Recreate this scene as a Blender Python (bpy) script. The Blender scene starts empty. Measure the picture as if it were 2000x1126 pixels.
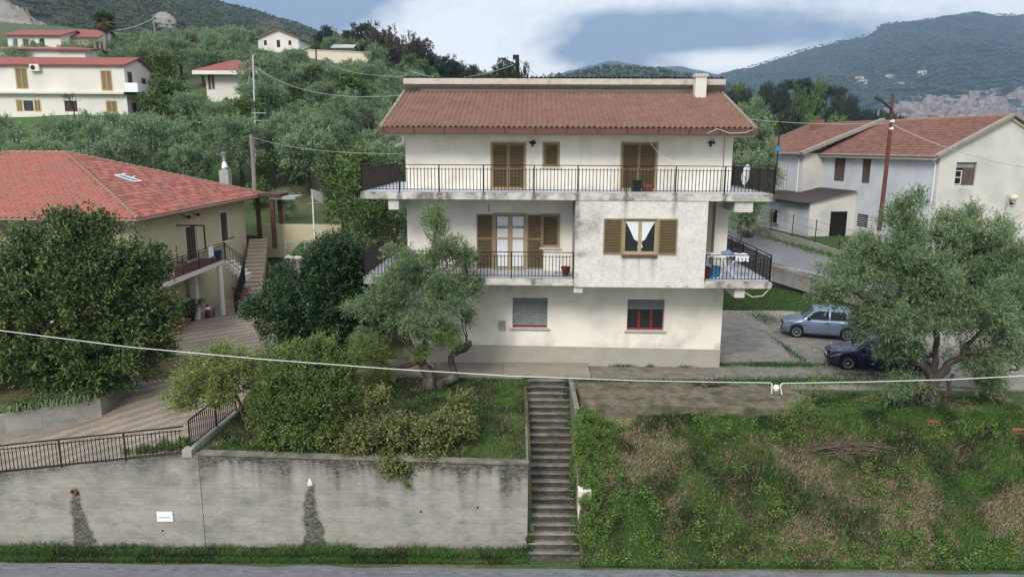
import bpy, math, random
import numpy as np
from mathutils import Matrix, Vector
random.seed(7)
RNG = np.random.default_rng(11)
SC = bpy.context.scene
COL = SC.collection
# ---------------------------------------------------------------- camera
F = 1400.0; PIT = math.radians(11.23); ROLL = math.radians(.3); CAM = np.array([0, 0, 9.5])
cd = bpy.data.cameras.new('camera'); cam = bpy.data.objects.new('camera', cd); COL.objects.link(cam)
cd.sensor_width = 36.0; cd.lens = 36.0 * F / 2000.0; cd.clip_start = .1; cd.clip_end = 30000
MC = Matrix.Rotation(math.pi / 2 - PIT, 3, 'X') @ Matrix.Rotation(ROLL, 3, 'Z')
cam.location = CAM; cam.rotation_euler = MC.to_euler()
SC.camera = cam
MCN = np.array(MC)
def ray(px, py): return MCN @ np.array([(px - 1000) / F, -(py - 563) / F, -1.])
def PY(px, py, Y): d = ray(px, py); return CAM + d * (Y / d[1])
def PZ(px, py, z): d = ray(px, py); return CAM + d * ((z - CAM[2]) / d[2])
def PL(fr, px, py, x=None, y=None):          # a photo point on a plane of a building's own frame
    o, rz = fr; c_, s_ = math.cos(-rz), math.sin(-rz); R = np.array([[c_, -s_, 0], [s_, c_, 0], [0, 0, 1]])
    c = R @ (CAM - np.array(o)); d = R @ ray(px, py)
    t = (y - c[1]) / d[1] if y is not None else (x - c[0]) / d[0]
    return c + d * t
# ---------------------------------------------------------------- view, world, sun
SC.view_settings.view_transform = 'Standard'; SC.view_settings.look = 'None'
SC.view_settings.gamma = 1; SC.view_settings.exposure = 0.80
SC.view_settings.use_curve_mapping = False
SC.cycles.max_bounces = 6; SC.cycles.diffuse_bounces = 3; SC.cycles.transparent_max_bounces = 8
SC.cycles.volume_bounces = 0; SC.cycles.use_denoising = True
SUN_EL, SUN_AZ = math.radians(38), math.radians(205)    # azimuth from +Y clockwise: behind the camera, to the left
W = bpy.data.worlds.new('World'); SC.world = W; W.use_nodes = True
def NT(nt):
    def n(t, **k):
        x = nt.nodes.new(t)
        for a, b in k.items():
            if a in x.bl_rna.properties: setattr(x, a, b)
            else: x.inputs[a].default_value = b
        return x
    return n, nt.links.new
nt = W.node_tree; nt.nodes.clear(); n, L = NT(nt)
out = n('ShaderNodeOutputWorld'); bg = n('ShaderNodeBackground'); bg.inputs['Strength'].default_value = .1
sky = n('ShaderNodeTexSky', sky_type='NISHITA', sun_disc=False, sun_elevation=SUN_EL, sun_rotation=SUN_AZ, altitude=300, air_density=1.2, dust_density=1.5)
tc = n('ShaderNodeTexCoord')
nrm = n('ShaderNodeVectorMath', operation='NORMALIZE'); L(tc.outputs['Generated'], nrm.inputs[0])
mp = n('ShaderNodeMapping'); mp.inputs['Scale'].default_value = (1, 1, 2.2); L(nrm.outputs[0], mp.inputs['Vector'])
n1 = n('ShaderNodeTexNoise', Scale=4.6, Detail=10.0, Roughness=.60); n1.inputs['Distortion'].default_value = .25; L(mp.outputs[0], n1.inputs['Vector'])
def blob(px, py, k, amp):                    # a bright or dark bank of cloud round one direction of the sky
    d = ray(px, py); d = d / np.linalg.norm(d)
    sub = n('ShaderNodeVectorMath', operation='SUBTRACT'); sub.inputs[1].default_value = tuple(d); L(nrm.outputs[0], sub.inputs[0])
    sc_ = n('ShaderNodeVectorMath', operation='MULTIPLY'); sc_.inputs[1].default_value = (1 / k[0], 1 / k[0], 1 / k[1]); L(sub.outputs[0], sc_.inputs[0])
    dt = n('ShaderNodeVectorMath', operation='DOT_PRODUCT'); L(sc_.outputs[0], dt.inputs[0]); L(sc_.outputs[0], dt.inputs[1])
    m = n('ShaderNodeMath', operation='MULTIPLY'); m.inputs[1].default_value = -1; L(dt.outputs['Value'], m.inputs[0])
    e = n('ShaderNodeMath', operation='EXPONENT'); L(m.outputs[0], e.inputs[0])
    a = n('ShaderNodeMath', operation='MULTIPLY'); a.inputs[1].default_value = amp; L(e.outputs[0], a.inputs[0])
    return a
am = n('ShaderNodeMapRange'); am.inputs[1].default_value = .30; am.inputs[2].default_value = .70; am.inputs[3].default_value = .18; am.inputs[4].default_value = .80; am.clamp = False; L(n1.outputs['Fac'], am.inputs[0]); acc = am.outputs[0]
for b in [(900, 80, (.13, .07), .42), (720, 110, (.12, .03), .22), (500, 0, (.12, .035), -.20), (600, -30, (.12, .04), -.22), (1190, 75, (.085, .042), -.34), (1330, 60, (.12, .05), -.22), (1500, 55, (.10, .03), -.14),
          (1400, 118, (.07, .014), .34), (1700, 5, (.22, .018), .26), (1250, 5, (.12, .012), .22), (1950, 5, (.1, .02), .22), (1620, 60, (.12, .015), -.06)]:
    s = n('ShaderNodeMath', operation='ADD'); L(acc, s.inputs[0]); L(blob(*b).outputs[0], s.inputs[1]); acc = s.outputs[0]
st_ = n('ShaderNodeMapRange'); st_.clamp = False; st_.inputs[1].default_value = .3; st_.inputs[2].default_value = .7; st_.inputs[3].default_value = .20; st_.inputs[4].default_value = .80; L(acc, st_.inputs[0]); cr = n('ShaderNodeValToRGB'); L(st_.outputs[0], cr.inputs[0])
els = cr.color_ramp.elements
for p_, c_ in [(.22, (.20, .27, .38)), (.36, (.26, .34, .45)), (.48, (.36, .44, .53)), (.58, (.50, .57, .64)), (.70, (.74, .79, .83)), (.85, (1.0, 1.0, 1.0))]:
    if p_ == .22: e_ = els[0]; e_.position = p_
    elif p_ == .85: e_ = els[1]; e_.position = p_
    else: e_ = els.new(p_)
    e_.color = (*c_, 1)
cm = n('ShaderNodeVectorMath', operation='SCALE'); L(cr.outputs[0], cm.inputs[0])
sz = n('ShaderNodeSeparateXYZ'); L(nrm.outputs[0], sz.inputs[0]); ze = n('ShaderNodeMapRange', interpolation_type='SMOOTHSTEP'); ze.inputs[1].default_value = .30; ze.inputs[2].default_value = .85; ze.inputs[3].default_value = 9.2; ze.inputs[4].default_value = 17.5; L(sz.outputs[2], ze.inputs[0]); L(ze.outputs[0], cm.inputs['Scale'])
hs = n('ShaderNodeHueSaturation'); hr = n('ShaderNodeMapRange'); hr.inputs[1].default_value = .25; hr.inputs[2].default_value = .6; hr.inputs[3].default_value = 1.0; hr.inputs[4].default_value = .25; L(sz.outputs[2], hr.inputs[0]); L(hr.outputs[0], hs.inputs['Saturation']); L(cm.outputs[0], hs.inputs['Color'])
mx = n('ShaderNodeMix', data_type='RGBA'); mx.inputs[0].default_value = .92
L(sky.outputs[0], mx.inputs[6]); L(hs.outputs[0], mx.inputs[7])
L(mx.outputs[2], bg.inputs['Color']); L(bg.outputs[0], out.inputs['Surface'])
sd = bpy.data.lights.new('sun', 'SUN'); sd.energy = 1.5; sd.angle = math.radians(20); sd.color = (1, .95, .88)
so = bpy.data.objects.new('sun', sd); COL.objects.link(so)
sv = Vector((math.sin(SUN_AZ) * math.cos(SUN_EL), math.cos(SUN_AZ) * math.cos(SUN_EL), math.sin(SUN_EL)))
so.rotation_euler = sv.to_track_quat('Z', 'Y').to_euler(); so.location = (0, 0, 60)
# ---------------------------------------------------------------- materials
MATS = {}
def mat(name, c1, c2=None, scale=3.0, rough=.85, bump=0.0, bscale=40.0, c3=None, s3=.5, t3=(.5, .7), metal=0.0, stain=None, stainc=(.08, .075, .065), stretch=(1, 1, 1), attr=None, wave=None, spec=.3, lo=.3, hi=.7):
    """noise mix of c1 and c2, patches of c3, stains from the vertex attribute 'stain'"""
    m = bpy.data.materials.new(name); m.use_nodes = True; t = m.node_tree; t.nodes.clear(); n, L = NT(t)
    o = n('ShaderNodeOutputMaterial'); b = n('ShaderNodeBsdfPrincipled'); L(b.outputs[0], o.inputs[0])
    b.inputs['Roughness'].default_value = rough; b.inputs['Metallic'].default_value = metal; b.inputs['Specular IOR Level'].default_value = spec
    g = n('ShaderNodeNewGeometry'); mp = n('ShaderNodeMapping'); mp.inputs['Scale'].default_value = stretch; L(g.outputs['Position'], mp.inputs[0])
    def mixc(f, a, bb):
        x = n('ShaderNodeMix', data_type='RGBA'); L(f, x.inputs[0])
        for i, v in ((6, a), (7, bb)):
            if isinstance(v, tuple): x.inputs[i].default_value = (*v, 1)
            else: L(v, x.inputs[i])
        return x.outputs[2]
    def ns(sc, lo_, hi_, det=6.0, ro=.6):
        x = n('ShaderNodeTexNoise', Scale=sc, Detail=det, Roughness=ro); L(mp.outputs[0], x.inputs['Vector'])
        r = n('ShaderNodeMapRange'); r.inputs[1].default_value = lo_; r.inputs[2].default_value = hi_; L(x.outputs['Fac'], r.inputs[0]); return r.outputs[0]
    if attr:
        a = n('ShaderNodeAttribute', attribute_name=attr); base = a.outputs['Color']
        if c2 is not None:
            hsv = n('ShaderNodeHueSaturation'); L(base, hsv.inputs['Color']); vr = n('ShaderNodeMapRange'); vr.inputs[3].default_value = c2[0]; vr.inputs[4].default_value = c2[1]
            L(ns(scale, lo, hi), vr.inputs[0]); L(vr.outputs[0], hsv.inputs['Value']); base = hsv.outputs[0]
    else:
        base = mixc(ns(scale, lo, hi), c1, c2) if c2 is not None else c1
    if c3 is not None: base = mixc(ns(s3, *t3), base, c3)
    if stain:
        a = n('ShaderNodeAttribute', attribute_name='stain'); q = n('ShaderNodeMath', operation='MULTIPLY'); q.use_clamp = True
        L(a.outputs['Fac'], q.inputs[0]); sm_ = n('ShaderNodeMapRange'); sm_.inputs[3].default_value = .38; L(ns(9.0, .25, .6), sm_.inputs[0]); L(sm_.outputs[0], q.inputs[1])
        q2 = n('ShaderNodeMath', operation='MULTIPLY'); q2.inputs[1].default_value = stain; L(q.outputs[0], q2.inputs[0]); base = mixc(q2.outputs[0], base, stainc)
    if isinstance(base, tuple): b.inputs['Base Color'].default_value = (*base, 1)
    else: L(base, b.inputs['Base Color'])
    if bump:
        x = n('ShaderNodeTexNoise', Scale=bscale, Detail=4.0, Roughness=.6); L(mp.outputs[0], x.inputs['Vector'])
        bp = n('ShaderNodeBump'); bp.inputs['Strength'].default_value = min(1, bump); bp.inputs['Distance'].default_value = .02 * max(1, bump); L(x.outputs['Fac'], bp.inputs['Height']); L(bp.outputs[0], b.inputs['Normal'])
    MATS[name] = m; return m
def leafmat(name, cols, back=None, trans=.12, rough=.55):
    """colour by each leaf's own random number; paler underside where `back` is given"""
    m = bpy.data.materials.new(name); m.use_nodes = True; t = m.node_tree; t.nodes.clear(); n, L = NT(t)
    o = n('ShaderNodeOutputMaterial'); b = n('ShaderNodeBsdfPrincipled'); b.inputs['Roughness'].default_value = rough; b.inputs['Specular IOR Level'].default_value = .35
    a = n('ShaderNodeAttribute', attribute_name='rnd'); r = n('ShaderNodeValToRGB'); L(a.outputs['Fac'], r.inputs[0]); e = r.color_ramp.elements
    k = len(cols) - 1
    for i, c in enumerate(cols):
        x = e[0] if i == 0 else e[1] if i == k else e.new(i / k)
        x.position = i / k; x.color = (*c, 1)
    c = r.outputs[0]
    if back:
        g = n('ShaderNodeNewGeometry'); mx = n('ShaderNodeMix', data_type='RGBA'); L(g.outputs['Backfacing'], mx.inputs[0]); L(c, mx.inputs[6]); mx.inputs[7].default_value = (*back, 1); c = mx.outputs[2]
    L(c, b.inputs['Base Color']); tr = n('ShaderNodeBsdfTranslucent'); L(c, tr.inputs['Color']); ms = n('ShaderNodeMixShader'); ms.inputs[0].default_value = trans
    L(b.outputs[0], ms.inputs[1]); L(tr.outputs[0], ms.inputs[2]); L(ms.outputs[0], o.inputs[0]); MATS[name] = m; return m
def glass(name, c=(.02, .025, .03), rough=.08):
    m = mat(name, c, rough=rough, spec=.6); return m
# ---------------------------------------------------------------- objects
ROOT = {}
def tag(o, label=None, cat=None, group=None, kind=None):
    if label: o['label'] = label
    if cat: o['category'] = cat
    if group: o['group'] = group
    if kind: o['kind'] = kind
    return o
def thing(name, label, cat, loc=(0, 0, 0), rz=0.0, group=None):
    o = bpy.data.objects.new(name, None); COL.objects.link(o); o.location = tuple(float(v) for v in loc); o.rotation_euler = (0, 0, rz); o.empty_display_size = .2
    ROOT[o.name] = (np.array(loc, float), rz); return tag(o, label, cat, group)
def rootof(o):
    while o.parent: o = o.parent
    return ROOT.get(o.name, (np.zeros(3), 0.0))
class MB:
    def __init__(s): s.v = []; s.f = []; s.nv = 0; s.va = []; s.fa = []
    def add(s, V, Fs, fa=None):
        V = np.asarray(V, float).reshape(-1, 3); s.v.append(V); Fs = [tuple(int(i) + s.nv for i in f) for f in Fs] if not isinstance(Fs, np.ndarray) else Fs + s.nv
        s.f.append(Fs); s.nv += len(V)
        s.fa.append(np.full(len(Fs), .5) if fa is None else np.asarray(fa, float)); return s
    def poly(s, *p): return s.add(p, [tuple(range(len(p)))])
    def box(s, x0, x1, y0, y1, z0, z1):
        V = [(x, y, z) for z in (z0, z1) for y in (y0, y1) for x in (x0, x1)]
        return s.add(V, [(0, 2, 3, 1), (4, 5, 7, 6), (0, 1, 5, 4), (2, 6, 7, 3), (0, 4, 6, 2), (1, 3, 7, 5)])
    def bar(s, p, q, w, h=None, up=(0, 0, 1)):
        h = h or w; p = np.array(p, float); q = np.array(q, float); d = q - p; l = np.linalg.norm(d)
        if l < 1e-6: return s
        d /= l; u = np.array(up, float)
        if abs(d @ u) > .98: u = np.array((0, 1., 0))
        a = np.cross(d, u); a /= np.linalg.norm(a); b = np.cross(a, d)
        V = [c + a * i * w / 2 + b * j * h / 2 for c in (p, q) for j in (-1, 1) for i in (-1, 1)]
        return s.add(V, [(0, 2, 3, 1), (4, 5, 7, 6), (0, 1, 5, 4), (2, 6, 7, 3), (0, 4, 6, 2), (1, 3, 7, 5)])
    def tube(s, pts, r, k=8, caps=True):
        pts = np.array(pts, float); m = len(pts); r = np.full(m, r, float) if np.isscalar(r) else np.array(r, float)
        t = np.gradient(pts, axis=0); t /= np.linalg.norm(t, axis=1)[:, None] + 1e-9
        u = np.array((0, 0, 1.)) if abs(t[0, 2]) < .9 else np.array((1., 0, 0)); V = []
        a = np.cross(t[0], u); a /= np.linalg.norm(a)
        th = np.arange(k) * 2 * math.pi / k
        for i in range(m):
            a = a - t[i] * (a @ t[i]); a /= np.linalg.norm(a) + 1e-9; b = np.cross(t[i], a)
            V.append(pts[i] + r[i] * (np.cos(th)[:, None] * a + np.sin(th)[:, None] * b))
        Fs = [(i * k + j, i * k + (j + 1) % k, (i + 1) * k + (j + 1) % k, (i + 1) * k + j) for i in range(m - 1) for j in range(k)]
        if caps: Fs += [tuple(range(k))[::-1], tuple((m - 1) * k + j for j in range(k))]
        return s.add(np.concatenate(V), Fs)
    def lathe(s, prof, c=(0, 0, 0), k=16, axis='z', caps=True):
        V = []
        for r, h in prof:
            for j in range(k):
                a = 2 * math.pi * j / k; x, y = r * math.cos(a), r * math.sin(a)
                V.append((c[0] + x, c[1] + y, c[2] + h) if axis == 'z' else (c[0] + x, c[1] + h, c[2] + y))
        m = len(prof); Fs = [(i * k + j, i * k + (j + 1) % k, (i + 1) * k + (j + 1) % k, (i + 1) * k + j) for i in range(m - 1) for j in range(k)]
        if caps: Fs += [tuple(range(k))[::-1], tuple((m - 1) * k + j for j in range(k))]
        return s.add(V, Fs)
    def grid(s, P):                           # P: (m, n, 3)
        m, k = P.shape[:2]; i, j = np.meshgrid(np.arange(m - 1), np.arange(k - 1), indexing='ij'); a = (i * k + j).ravel()
        return s.add(P.reshape(-1, 3), np.stack([a, a + k, a + k + 1, a + 1], 1))
    def build(s, name, m, parent=None, label=None, smooth=False, world=False, vattr=None, vcol=None, link=True):
        V = np.concatenate(s.v) if s.v else np.zeros((0, 3)); me = bpy.data.meshes.new(name)
        Vw = V
        if parent is not None:
            loc, rz = rootof(parent)
            if world:
                c, q = math.cos(-rz), math.sin(-rz); d = V - loc; V = np.stack([c * d[:, 0] - q * d[:, 1], q * d[:, 0] + c * d[:, 1], d[:, 2]], 1)
        if all(isinstance(f, np.ndarray) for f in s.f) and s.f:
            Fa = np.concatenate(s.f).astype(np.int32); k = Fa.shape[1]
            me.vertices.add(len(V)); me.vertices.foreach_set('co', V.astype(np.float32).ravel())
            me.loops.add(Fa.size); me.loops.foreach_set('vertex_index', Fa.ravel()); me.polygons.add(len(Fa))
            me.polygons.foreach_set('loop_start', np.arange(0, Fa.size, k, dtype=np.int32)); me.update(calc_edges=True)
        else:
            me.from_pydata(V.tolist(), [], [tuple(int(i) for i in f) for b in s.f for f in b]); me.update()
        fa = np.concatenate(s.fa) if s.fa else np.zeros(0)
        if fa.size and (fa != .5).any() and len(fa) == len(me.polygons): a = me.attributes.new('rnd', 'FLOAT', 'FACE'); a.data.foreach_set('value', fa.astype(np.float32))
        if vattr is not None: a = me.attributes.new('stain', 'FLOAT', 'POINT'); a.data.foreach_set('value', np.clip(vattr(Vw), 0, 1).astype(np.float32))
        if vcol is not None:
            a = me.attributes.new('col', 'FLOAT_COLOR', 'POINT'); c = vcol(Vw) if callable(vcol) else vcol; a.data.foreach_set('color', np.concatenate([c, np.ones((len(c), 1))], 1).astype(np.float32).ravel())
        if smooth: me.shade_smooth()
        if m is not None: me.materials.append(m if not isinstance(m, str) else MATS[m])
        o = bpy.data.objects.new(name, me)
        if link: COL.objects.link(o)
        if parent is not None: o.parent = parent
        if label: o['label'] = label
        return o
def solo(mb, name, m, label, cat, loc, group=None, rz=0.0, **k):       # a thing that is one mesh, its origin at its base
    loc = np.array(loc, float)
    V = [v - loc for v in mb.v]; mb.v = V; o = mb.build(name, m, None, **k); o.location = tuple(loc); o.rotation_euler = (0, 0, rz); return tag(o, label, cat, group)
def struct(mb, name, m, **k): return tag(mb.build(name, m, None, **k), kind='structure')
def kids(o): return [c for c in o.children]
def copy_tree(o, parent=None):
    c = o.copy(); COL.objects.link(c)
    if parent is not None: c.parent = parent
    for ch in kids(o): copy_tree(ch, c)
    return c
# value noise
def vn(x, y, s=1.0, seed=0):
    x = np.asarray(x, float) / s + seed * 17.3; y = np.asarray(y, float) / s + seed * 9.1; xi = np.floor(x); yi = np.floor(y); fx = x - xi; fy = y - yi
    fx = fx * fx * (3 - 2 * fx); fy = fy * fy * (3 - 2 * fy)
    h = lambda a, b: np.modf(np.abs(np.sin(a * 127.1 + b * 311.7 + seed * 5.3) * 43758.5453))[0]
    return (h(xi, yi) * (1 - fx) + h(xi + 1, yi) * fx) * (1 - fy) + (h(xi, yi + 1) * (1 - fx) + h(xi + 1, yi + 1) * fx) * fy
def fbm(x, y, s=1.0, seed=0, o=4): return sum(vn(x, y, s / 2 ** i, seed + i) * .5 ** i for i in range(o)) / sum(.5 ** i for i in range(o))
def sst(a, b, x): t = np.clip((np.asarray(x, float) - a) / (b - a), 0, 1); return t * t * (3 - 2 * t)
# ---------------------------------------------------------------- the palette
mat('cream stucco', (.79, .74, .65), (.84, .80, .72), 1.2, .9, .25, 60, c3=(.62, .59, .53), s3=.35, t3=(.52, .78), stain=.75, stainc=(.22, .20, .17))
mat('rough stucco', (.75, .73, .68), (.62, .60, .56), 3.0, .92, 1.0, 38, c3=(.38, .37, .35), s3=11.0, t3=(.52, .80), stain=.9, stainc=(.13, .12, .105))
mat('slab concrete', (.62, .59, .53), (.46, .44, .39), 2.5, .9, .4, 30, c3=(.20, .19, .17), s3=3.5, t3=(.56, .80), stain=.9, stainc=(.07, .065, .055))
mat('plinth render', (.40, .37, .32), (.33, .31, .27), 1.5, .92, .3, 40)
mat('cream fascia', (.68, .60, .48), (.60, .52, .42), 2.0, .9, .2, 40)
mat('roof tile brown', (.165, .088, .064), (.235, .142, .108), 2.2, .9, .2, 30, c3=(.14, .085, .065), s3=1.1, t3=(.5, .8))
mat('roof tile red', (.265, .078, .06), (.335, .125, .097), 2.6, .85, .2, 30, c3=(.24, .115, .09), s3=.9, t3=(.42, .68))
mat('roof tile orange', (.20, .10, .078), (.15, .082, .065), 2.0, .9, .2, 30, c3=(.24, .11, .08), s3=.5, t3=(.5, .8))
mat('roof far red', (.25, .075, .062), (.19, .06, .052), 2.5, .85)
mat('tile mortar', (.29, .26, .22), (.20, .18, .155), 3.0, .95, .4, 30)
mat('ridge tile', (.22, .12, .085), (.30, .19, .14), 3.0, .9, .3, 30)
mat('gutter copper', (.10, .045, .034), (.13, .06, .046), 2.0, .55, spec=.4)
mat('dark metal', (.010, .009, .009), (.02, .014, .012), 8.0, .6)
mat('black metal', (.012, .012, .014), (.03, .028, .028), 8.0, .5)
mat('rust metal', (.16, .05, .032), (.09, .03, .022), 5.0, .8, .3, 40)
mat('galvanised', (.42, .43, .44), (.30, .31, .32), 6.0, .45, metal=.3)
mat('steel', (.62, .63, .65), rough=.25, metal=.9)
mat('shutter olive', (.245, .185, .10), (.20, .15, .082), 4.0, .55)
mat('slat gap shade', (.10, .072, .036), rough=.8)  # shade between the louvre slats, put into the colour of a backing sheet
mat('shutter frame', (.38, .30, .18), (.33, .255, .15), 4.0, .55)
mat('shutter yellow', (.52, .40, .18), (.46, .35, .16), 4.0, .6)
mat('grey shutter', (.30, .32, .32), (.22, .24, .245), 5.0, .55)
mat('red frame', (.26, .022, .022), (.20, .02, .02), 4.0, .45)
mat('white plastic', (.78, .79, .80), rough=.5)
mat('marble sill', (.55, .52, .48), rough=.5)
mat('old wood', (.07, .05, .04), (.12, .092, .075), 6.0, .85, .3, 30, stretch=(1, 1, .15))
mat('pole wood', (.28, .25, .21), (.20, .17, .14), 5.0, .9, .3, 30, stretch=(1, 1, .1))
mat('dark wood', (.055, .028, .018), (.08, .04, .025), 4.0, .7)
mat('brown timber', (.13, .05, .028), (.09, .035, .022), 4.0, .8)
glass('dark glass'); mat('interior dark', (.012, .011, .010))
mat('curtain white', (.72, .74, .76), (.62, .64, .67), 6.0, .9, stretch=(8, 8, .5))
mat('balcony tile', (.52, .55, .62), (.46, .49, .55), 6.0, .5)
mat('red tile', (.16, .05, .045), (.12, .04, .035), 6.0, .6)
mat('terracotta', (.27, .10, .06), (.21, .085, .055), 5.0, .85)
mat('concrete wall', (.365, .35, .305), (.27, .262, .23), 3.0, .93, .8, 25, c3=(.21, .21, .18), s3=1.3, t3=(.50, .80), stain=.97, stainc=(.05, .047, .034), stretch=(.8, 1, 1.5))
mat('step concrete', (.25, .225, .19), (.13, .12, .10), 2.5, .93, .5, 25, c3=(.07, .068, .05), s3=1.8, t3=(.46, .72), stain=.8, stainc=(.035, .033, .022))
mat('asphalt', (.10, .11, .125), (.155, .165, .18), 1.2, .92, .5, 90, c3=(.15, .155, .165), s3=160.0, t3=(.56, .72))
mat('old asphalt', (.16, .17, .185), (.12, .125, .14), .6, .92, .5, 80, c3=(.21, .21, .215), s3=60.0, t3=(.55, .75))
mat('gravel', (.24, .225, .195), (.12, .112, .09), 1.8, .95, 1.5, 30, c3=(.34, .33, .31), s3=45.0, t3=(.55, .72))
mat('pad concrete', (.26, .24, .22), (.16, .15, .135), 1.6, .93, .8, 30, c3=(.13, .125, .10), s3=.9, t3=(.55, .75))
mat('pad dark', (.20, .165, .125), (.095, .082, .062), 3.5, .95, 1.0, 30, c3=(.05, .06, .028), s3=1.4, t3=(.45, .66))
mat('tan slab', (.31, .275, .22), (.24, .215, .175), 1.0, .93, .3, 40)
mat('tree bark', (.085, .07, .055), (.032, .026, .02), 5.0, .95, 1.0, 12, stretch=(1, 1, .3), c3=(.17, .16, .14), s3=2.0, t3=(.55, .7))
mat('twig wood', (.16, .12, .09), (.09, .065, .05), 5.0, .95)
mat('grey stone', (.34, .33, .30), (.25, .245, .225), 1.6, .95, .6, 20, stain=.8, stainc=(.06, .055, .045))
mat('travertine', (.46, .39, .31), (.38, .32, .25), 2.0, .8, stain=.9, stainc=(.12, .10, .08))
mat('far white', (.72, .70, .64), (.66, .63, .57), .5, .9, stain=.5, stainc=(.3, .28, .25))
mat('grey blue stucco', (.58, .60, .63), (.51, .53, .57), .6, .92, .3, 40, stain=.7, stainc=(.12, .12, .11))
mat('pale gable stucco', (.60, .585, .54), (.52, .505, .46), .7, .92, .3, 40, c3=(.40, .40, .37), s3=.4, t3=(.55, .8), stain=.7, stainc=(.16, .15, .13))
mat('yellow stucco', (.58, .52, .36), (.52, .46, .32), .8, .92, .2, 40, stain=.5, stainc=(.2, .17, .11))
mat('blue paint', (.02, .09, .24), rough=.5); mat('sky paint', (.03, .20, .42), rough=.5)
mat('dark roof sheet', (.035, .028, .028), (.05, .038, .036), 1.5, .6)
mat('pink cloth', (.42, .12, .15), (.30, .07, .10), 20.0, .9)
mat('maroon', (.13, .018, .022), rough=.7)
mat('cable white', (.62, .62, .60), rough=.6); mat('cable dark', (.10, .10, .10), rough=.7); mat('cable grey', (.34, .36, .36), rough=.6)
mat('ceramic', (.75, .75, .70), rough=.2, spec=.5)
mat('tyre rubber', (.012, .012, .013), rough=.8); mat('rim alloy', (.42, .44, .46), rough=.3, metal=.7)
mat('lamp glass', (.62, .66, .70), rough=.1, spec=.8); mat('black plastic', (.012, .012, .013), rough=.45)
mat('paint silver blue', (.15, .195, .285), (.14, .185, .275), 3.0, .28, metal=.35, spec=.6)
mat('paint dark blue', (.018, .028, .07), (.016, .025, .06), 3.0, .22, metal=.35, spec=.6)
mat('paint dark red', (.06, .01, .012), rough=.3, spec=.5)
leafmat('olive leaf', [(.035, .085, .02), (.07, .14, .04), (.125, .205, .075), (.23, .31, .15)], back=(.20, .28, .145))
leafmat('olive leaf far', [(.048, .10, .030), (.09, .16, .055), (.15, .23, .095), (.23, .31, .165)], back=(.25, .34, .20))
leafmat('citrus leaf', [(.026, .065, .014), (.044, .10, .024), (.075, .145, .036), (.16, .23, .06)], back=(.05, .085, .035), rough=.42)
leafmat('dark citrus leaf', [(.014, .042, .012), (.024, .065, .018), (.038, .09, .026), (.06, .125, .04)], back=(.03, .06, .022), rough=.42)
leafmat('bush leaf', [(.04, .09, .015), (.07, .135, .022), (.11, .18, .035), (.17, .23, .05)], back=(.10, .14, .05))
leafmat('yellow leaf', [(.06, .11, .018), (.11, .18, .03), (.17, .25, .045), (.26, .31, .07)], back=(.18, .20, .09))
leafmat('bramble leaf', [(.045, .10, .022), (.075, .15, .03), (.12, .19, .045), (.22, .20, .06)], back=(.13, .15, .07))
leafmat('pine leaf', [(.012, .026, .014), (.02, .04, .02), (.032, .056, .026), (.045, .07, .03)], back=(.03, .05, .025))
leafmat('broad leaf', [(.045, .10, .018), (.07, .145, .026), (.11, .20, .035), (.17, .26, .05)], back=(.09, .14, .045))
leafmat('autumn leaf', [(.05, .055, .025), (.085, .07, .035), (.12, .085, .045), (.15, .11, .06)], back=(.10, .09, .05))
leafmat('palm leaf', [(.06, .12, .025), (.10, .17, .04), (.14, .21, .06)], back=(.10, .16, .05)); leafmat('dry palm', [(.17, .12, .05), (.24, .17, .08), (.14, .10, .05)])
# ================================================================ THE LAND
TU = np.array([-900, -300, 0, 300, 500, 700, 900, 1050, 1200, 1400, 1600, 1750, 2000, 2600.])
TY = np.array([40, 50, 60, 70, 85, 110, 150, 200, 260, 400, 800.])
TZ = np.array([  # rows Y, columns TU
 [0, 0, 0, 0, 0, 0, 0, 0, 0, 0, 0, 0, 0, 0],
 [2.5, 2.5, 2.5, 2.8, 2.8, 2.3, 1.0, .8, .5, .4, .6, .6, .6, .6],
 [5, 5, 4.5, 5, 4.2, 3.5, 2, 2, 1.5, 2.4, 3, 3, 3, 3],
 [8, 8, 7.6, 8.3, 8.0, 6.2, 3, 3, 2.2, 2.6, 3.1, 3.1, 3, 3],
 [13, 13, 13, 13.4, 14.0, 11.0, 5, 4, 3, 3, 3.2, 3, 2.5, 2.5],
 [19, 19, 19, 20, 20.5, 17.5, 11, 8, 5, 4, 3, 2, 1, 1],
 [27, 27, 26.5, 28, 28.3, 25.5, 19, 13.5, 8, 7, 3, 1, -3, -3],
 [38, 38, 36, 36, 36, 28, 19, 13.5, 9, 11, 7, 1, -6, -6],
 [52, 52, 49, 45, 43, 28, 17, 12, 8, 10, 7, 0, -10, -10],
 [80, 80, 75, 68, 58, 26, 12, 9, 5, 2, 0, -6, -18, -18],
 [60, 60, 60, 50, 40, 10, 0, 0, 0, 0, -5, -10, -22, -22]])
W1 = np.array([(34, 28), (30, 34), (27.5, 36), (24, 39), (19.3, 44.6), (17.3, 47.7), (15.6, 50.6), (12.5, 56), (9, 64), (0, 80)])      # low edge of the lane behind: x, y
W2 = np.array([(44, 28), (38, 34), (32, 38), (27, 43), (22.6, 49), (17.9, 58), (14.5, 66), (8, 82)])
def xw(Wp, y): o = np.argsort(Wp[:, 1]); return np.interp(y, Wp[o, 1], Wp[o, 0])
def lanez(x, y): return np.clip(1.45 + (y - 45) * .125, .0, 3.0) + np.clip(y - 60, 0, 40) * .02
def zwall(x): return -1.5 + .116 * (x + 17.25)
def drivez(x, y):
    t = np.clip((y - 22.6) / 10., 0, 1); return zwall(np.clip(x, -24, -10.4)) * (1 - t) + -.4 * t
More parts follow.
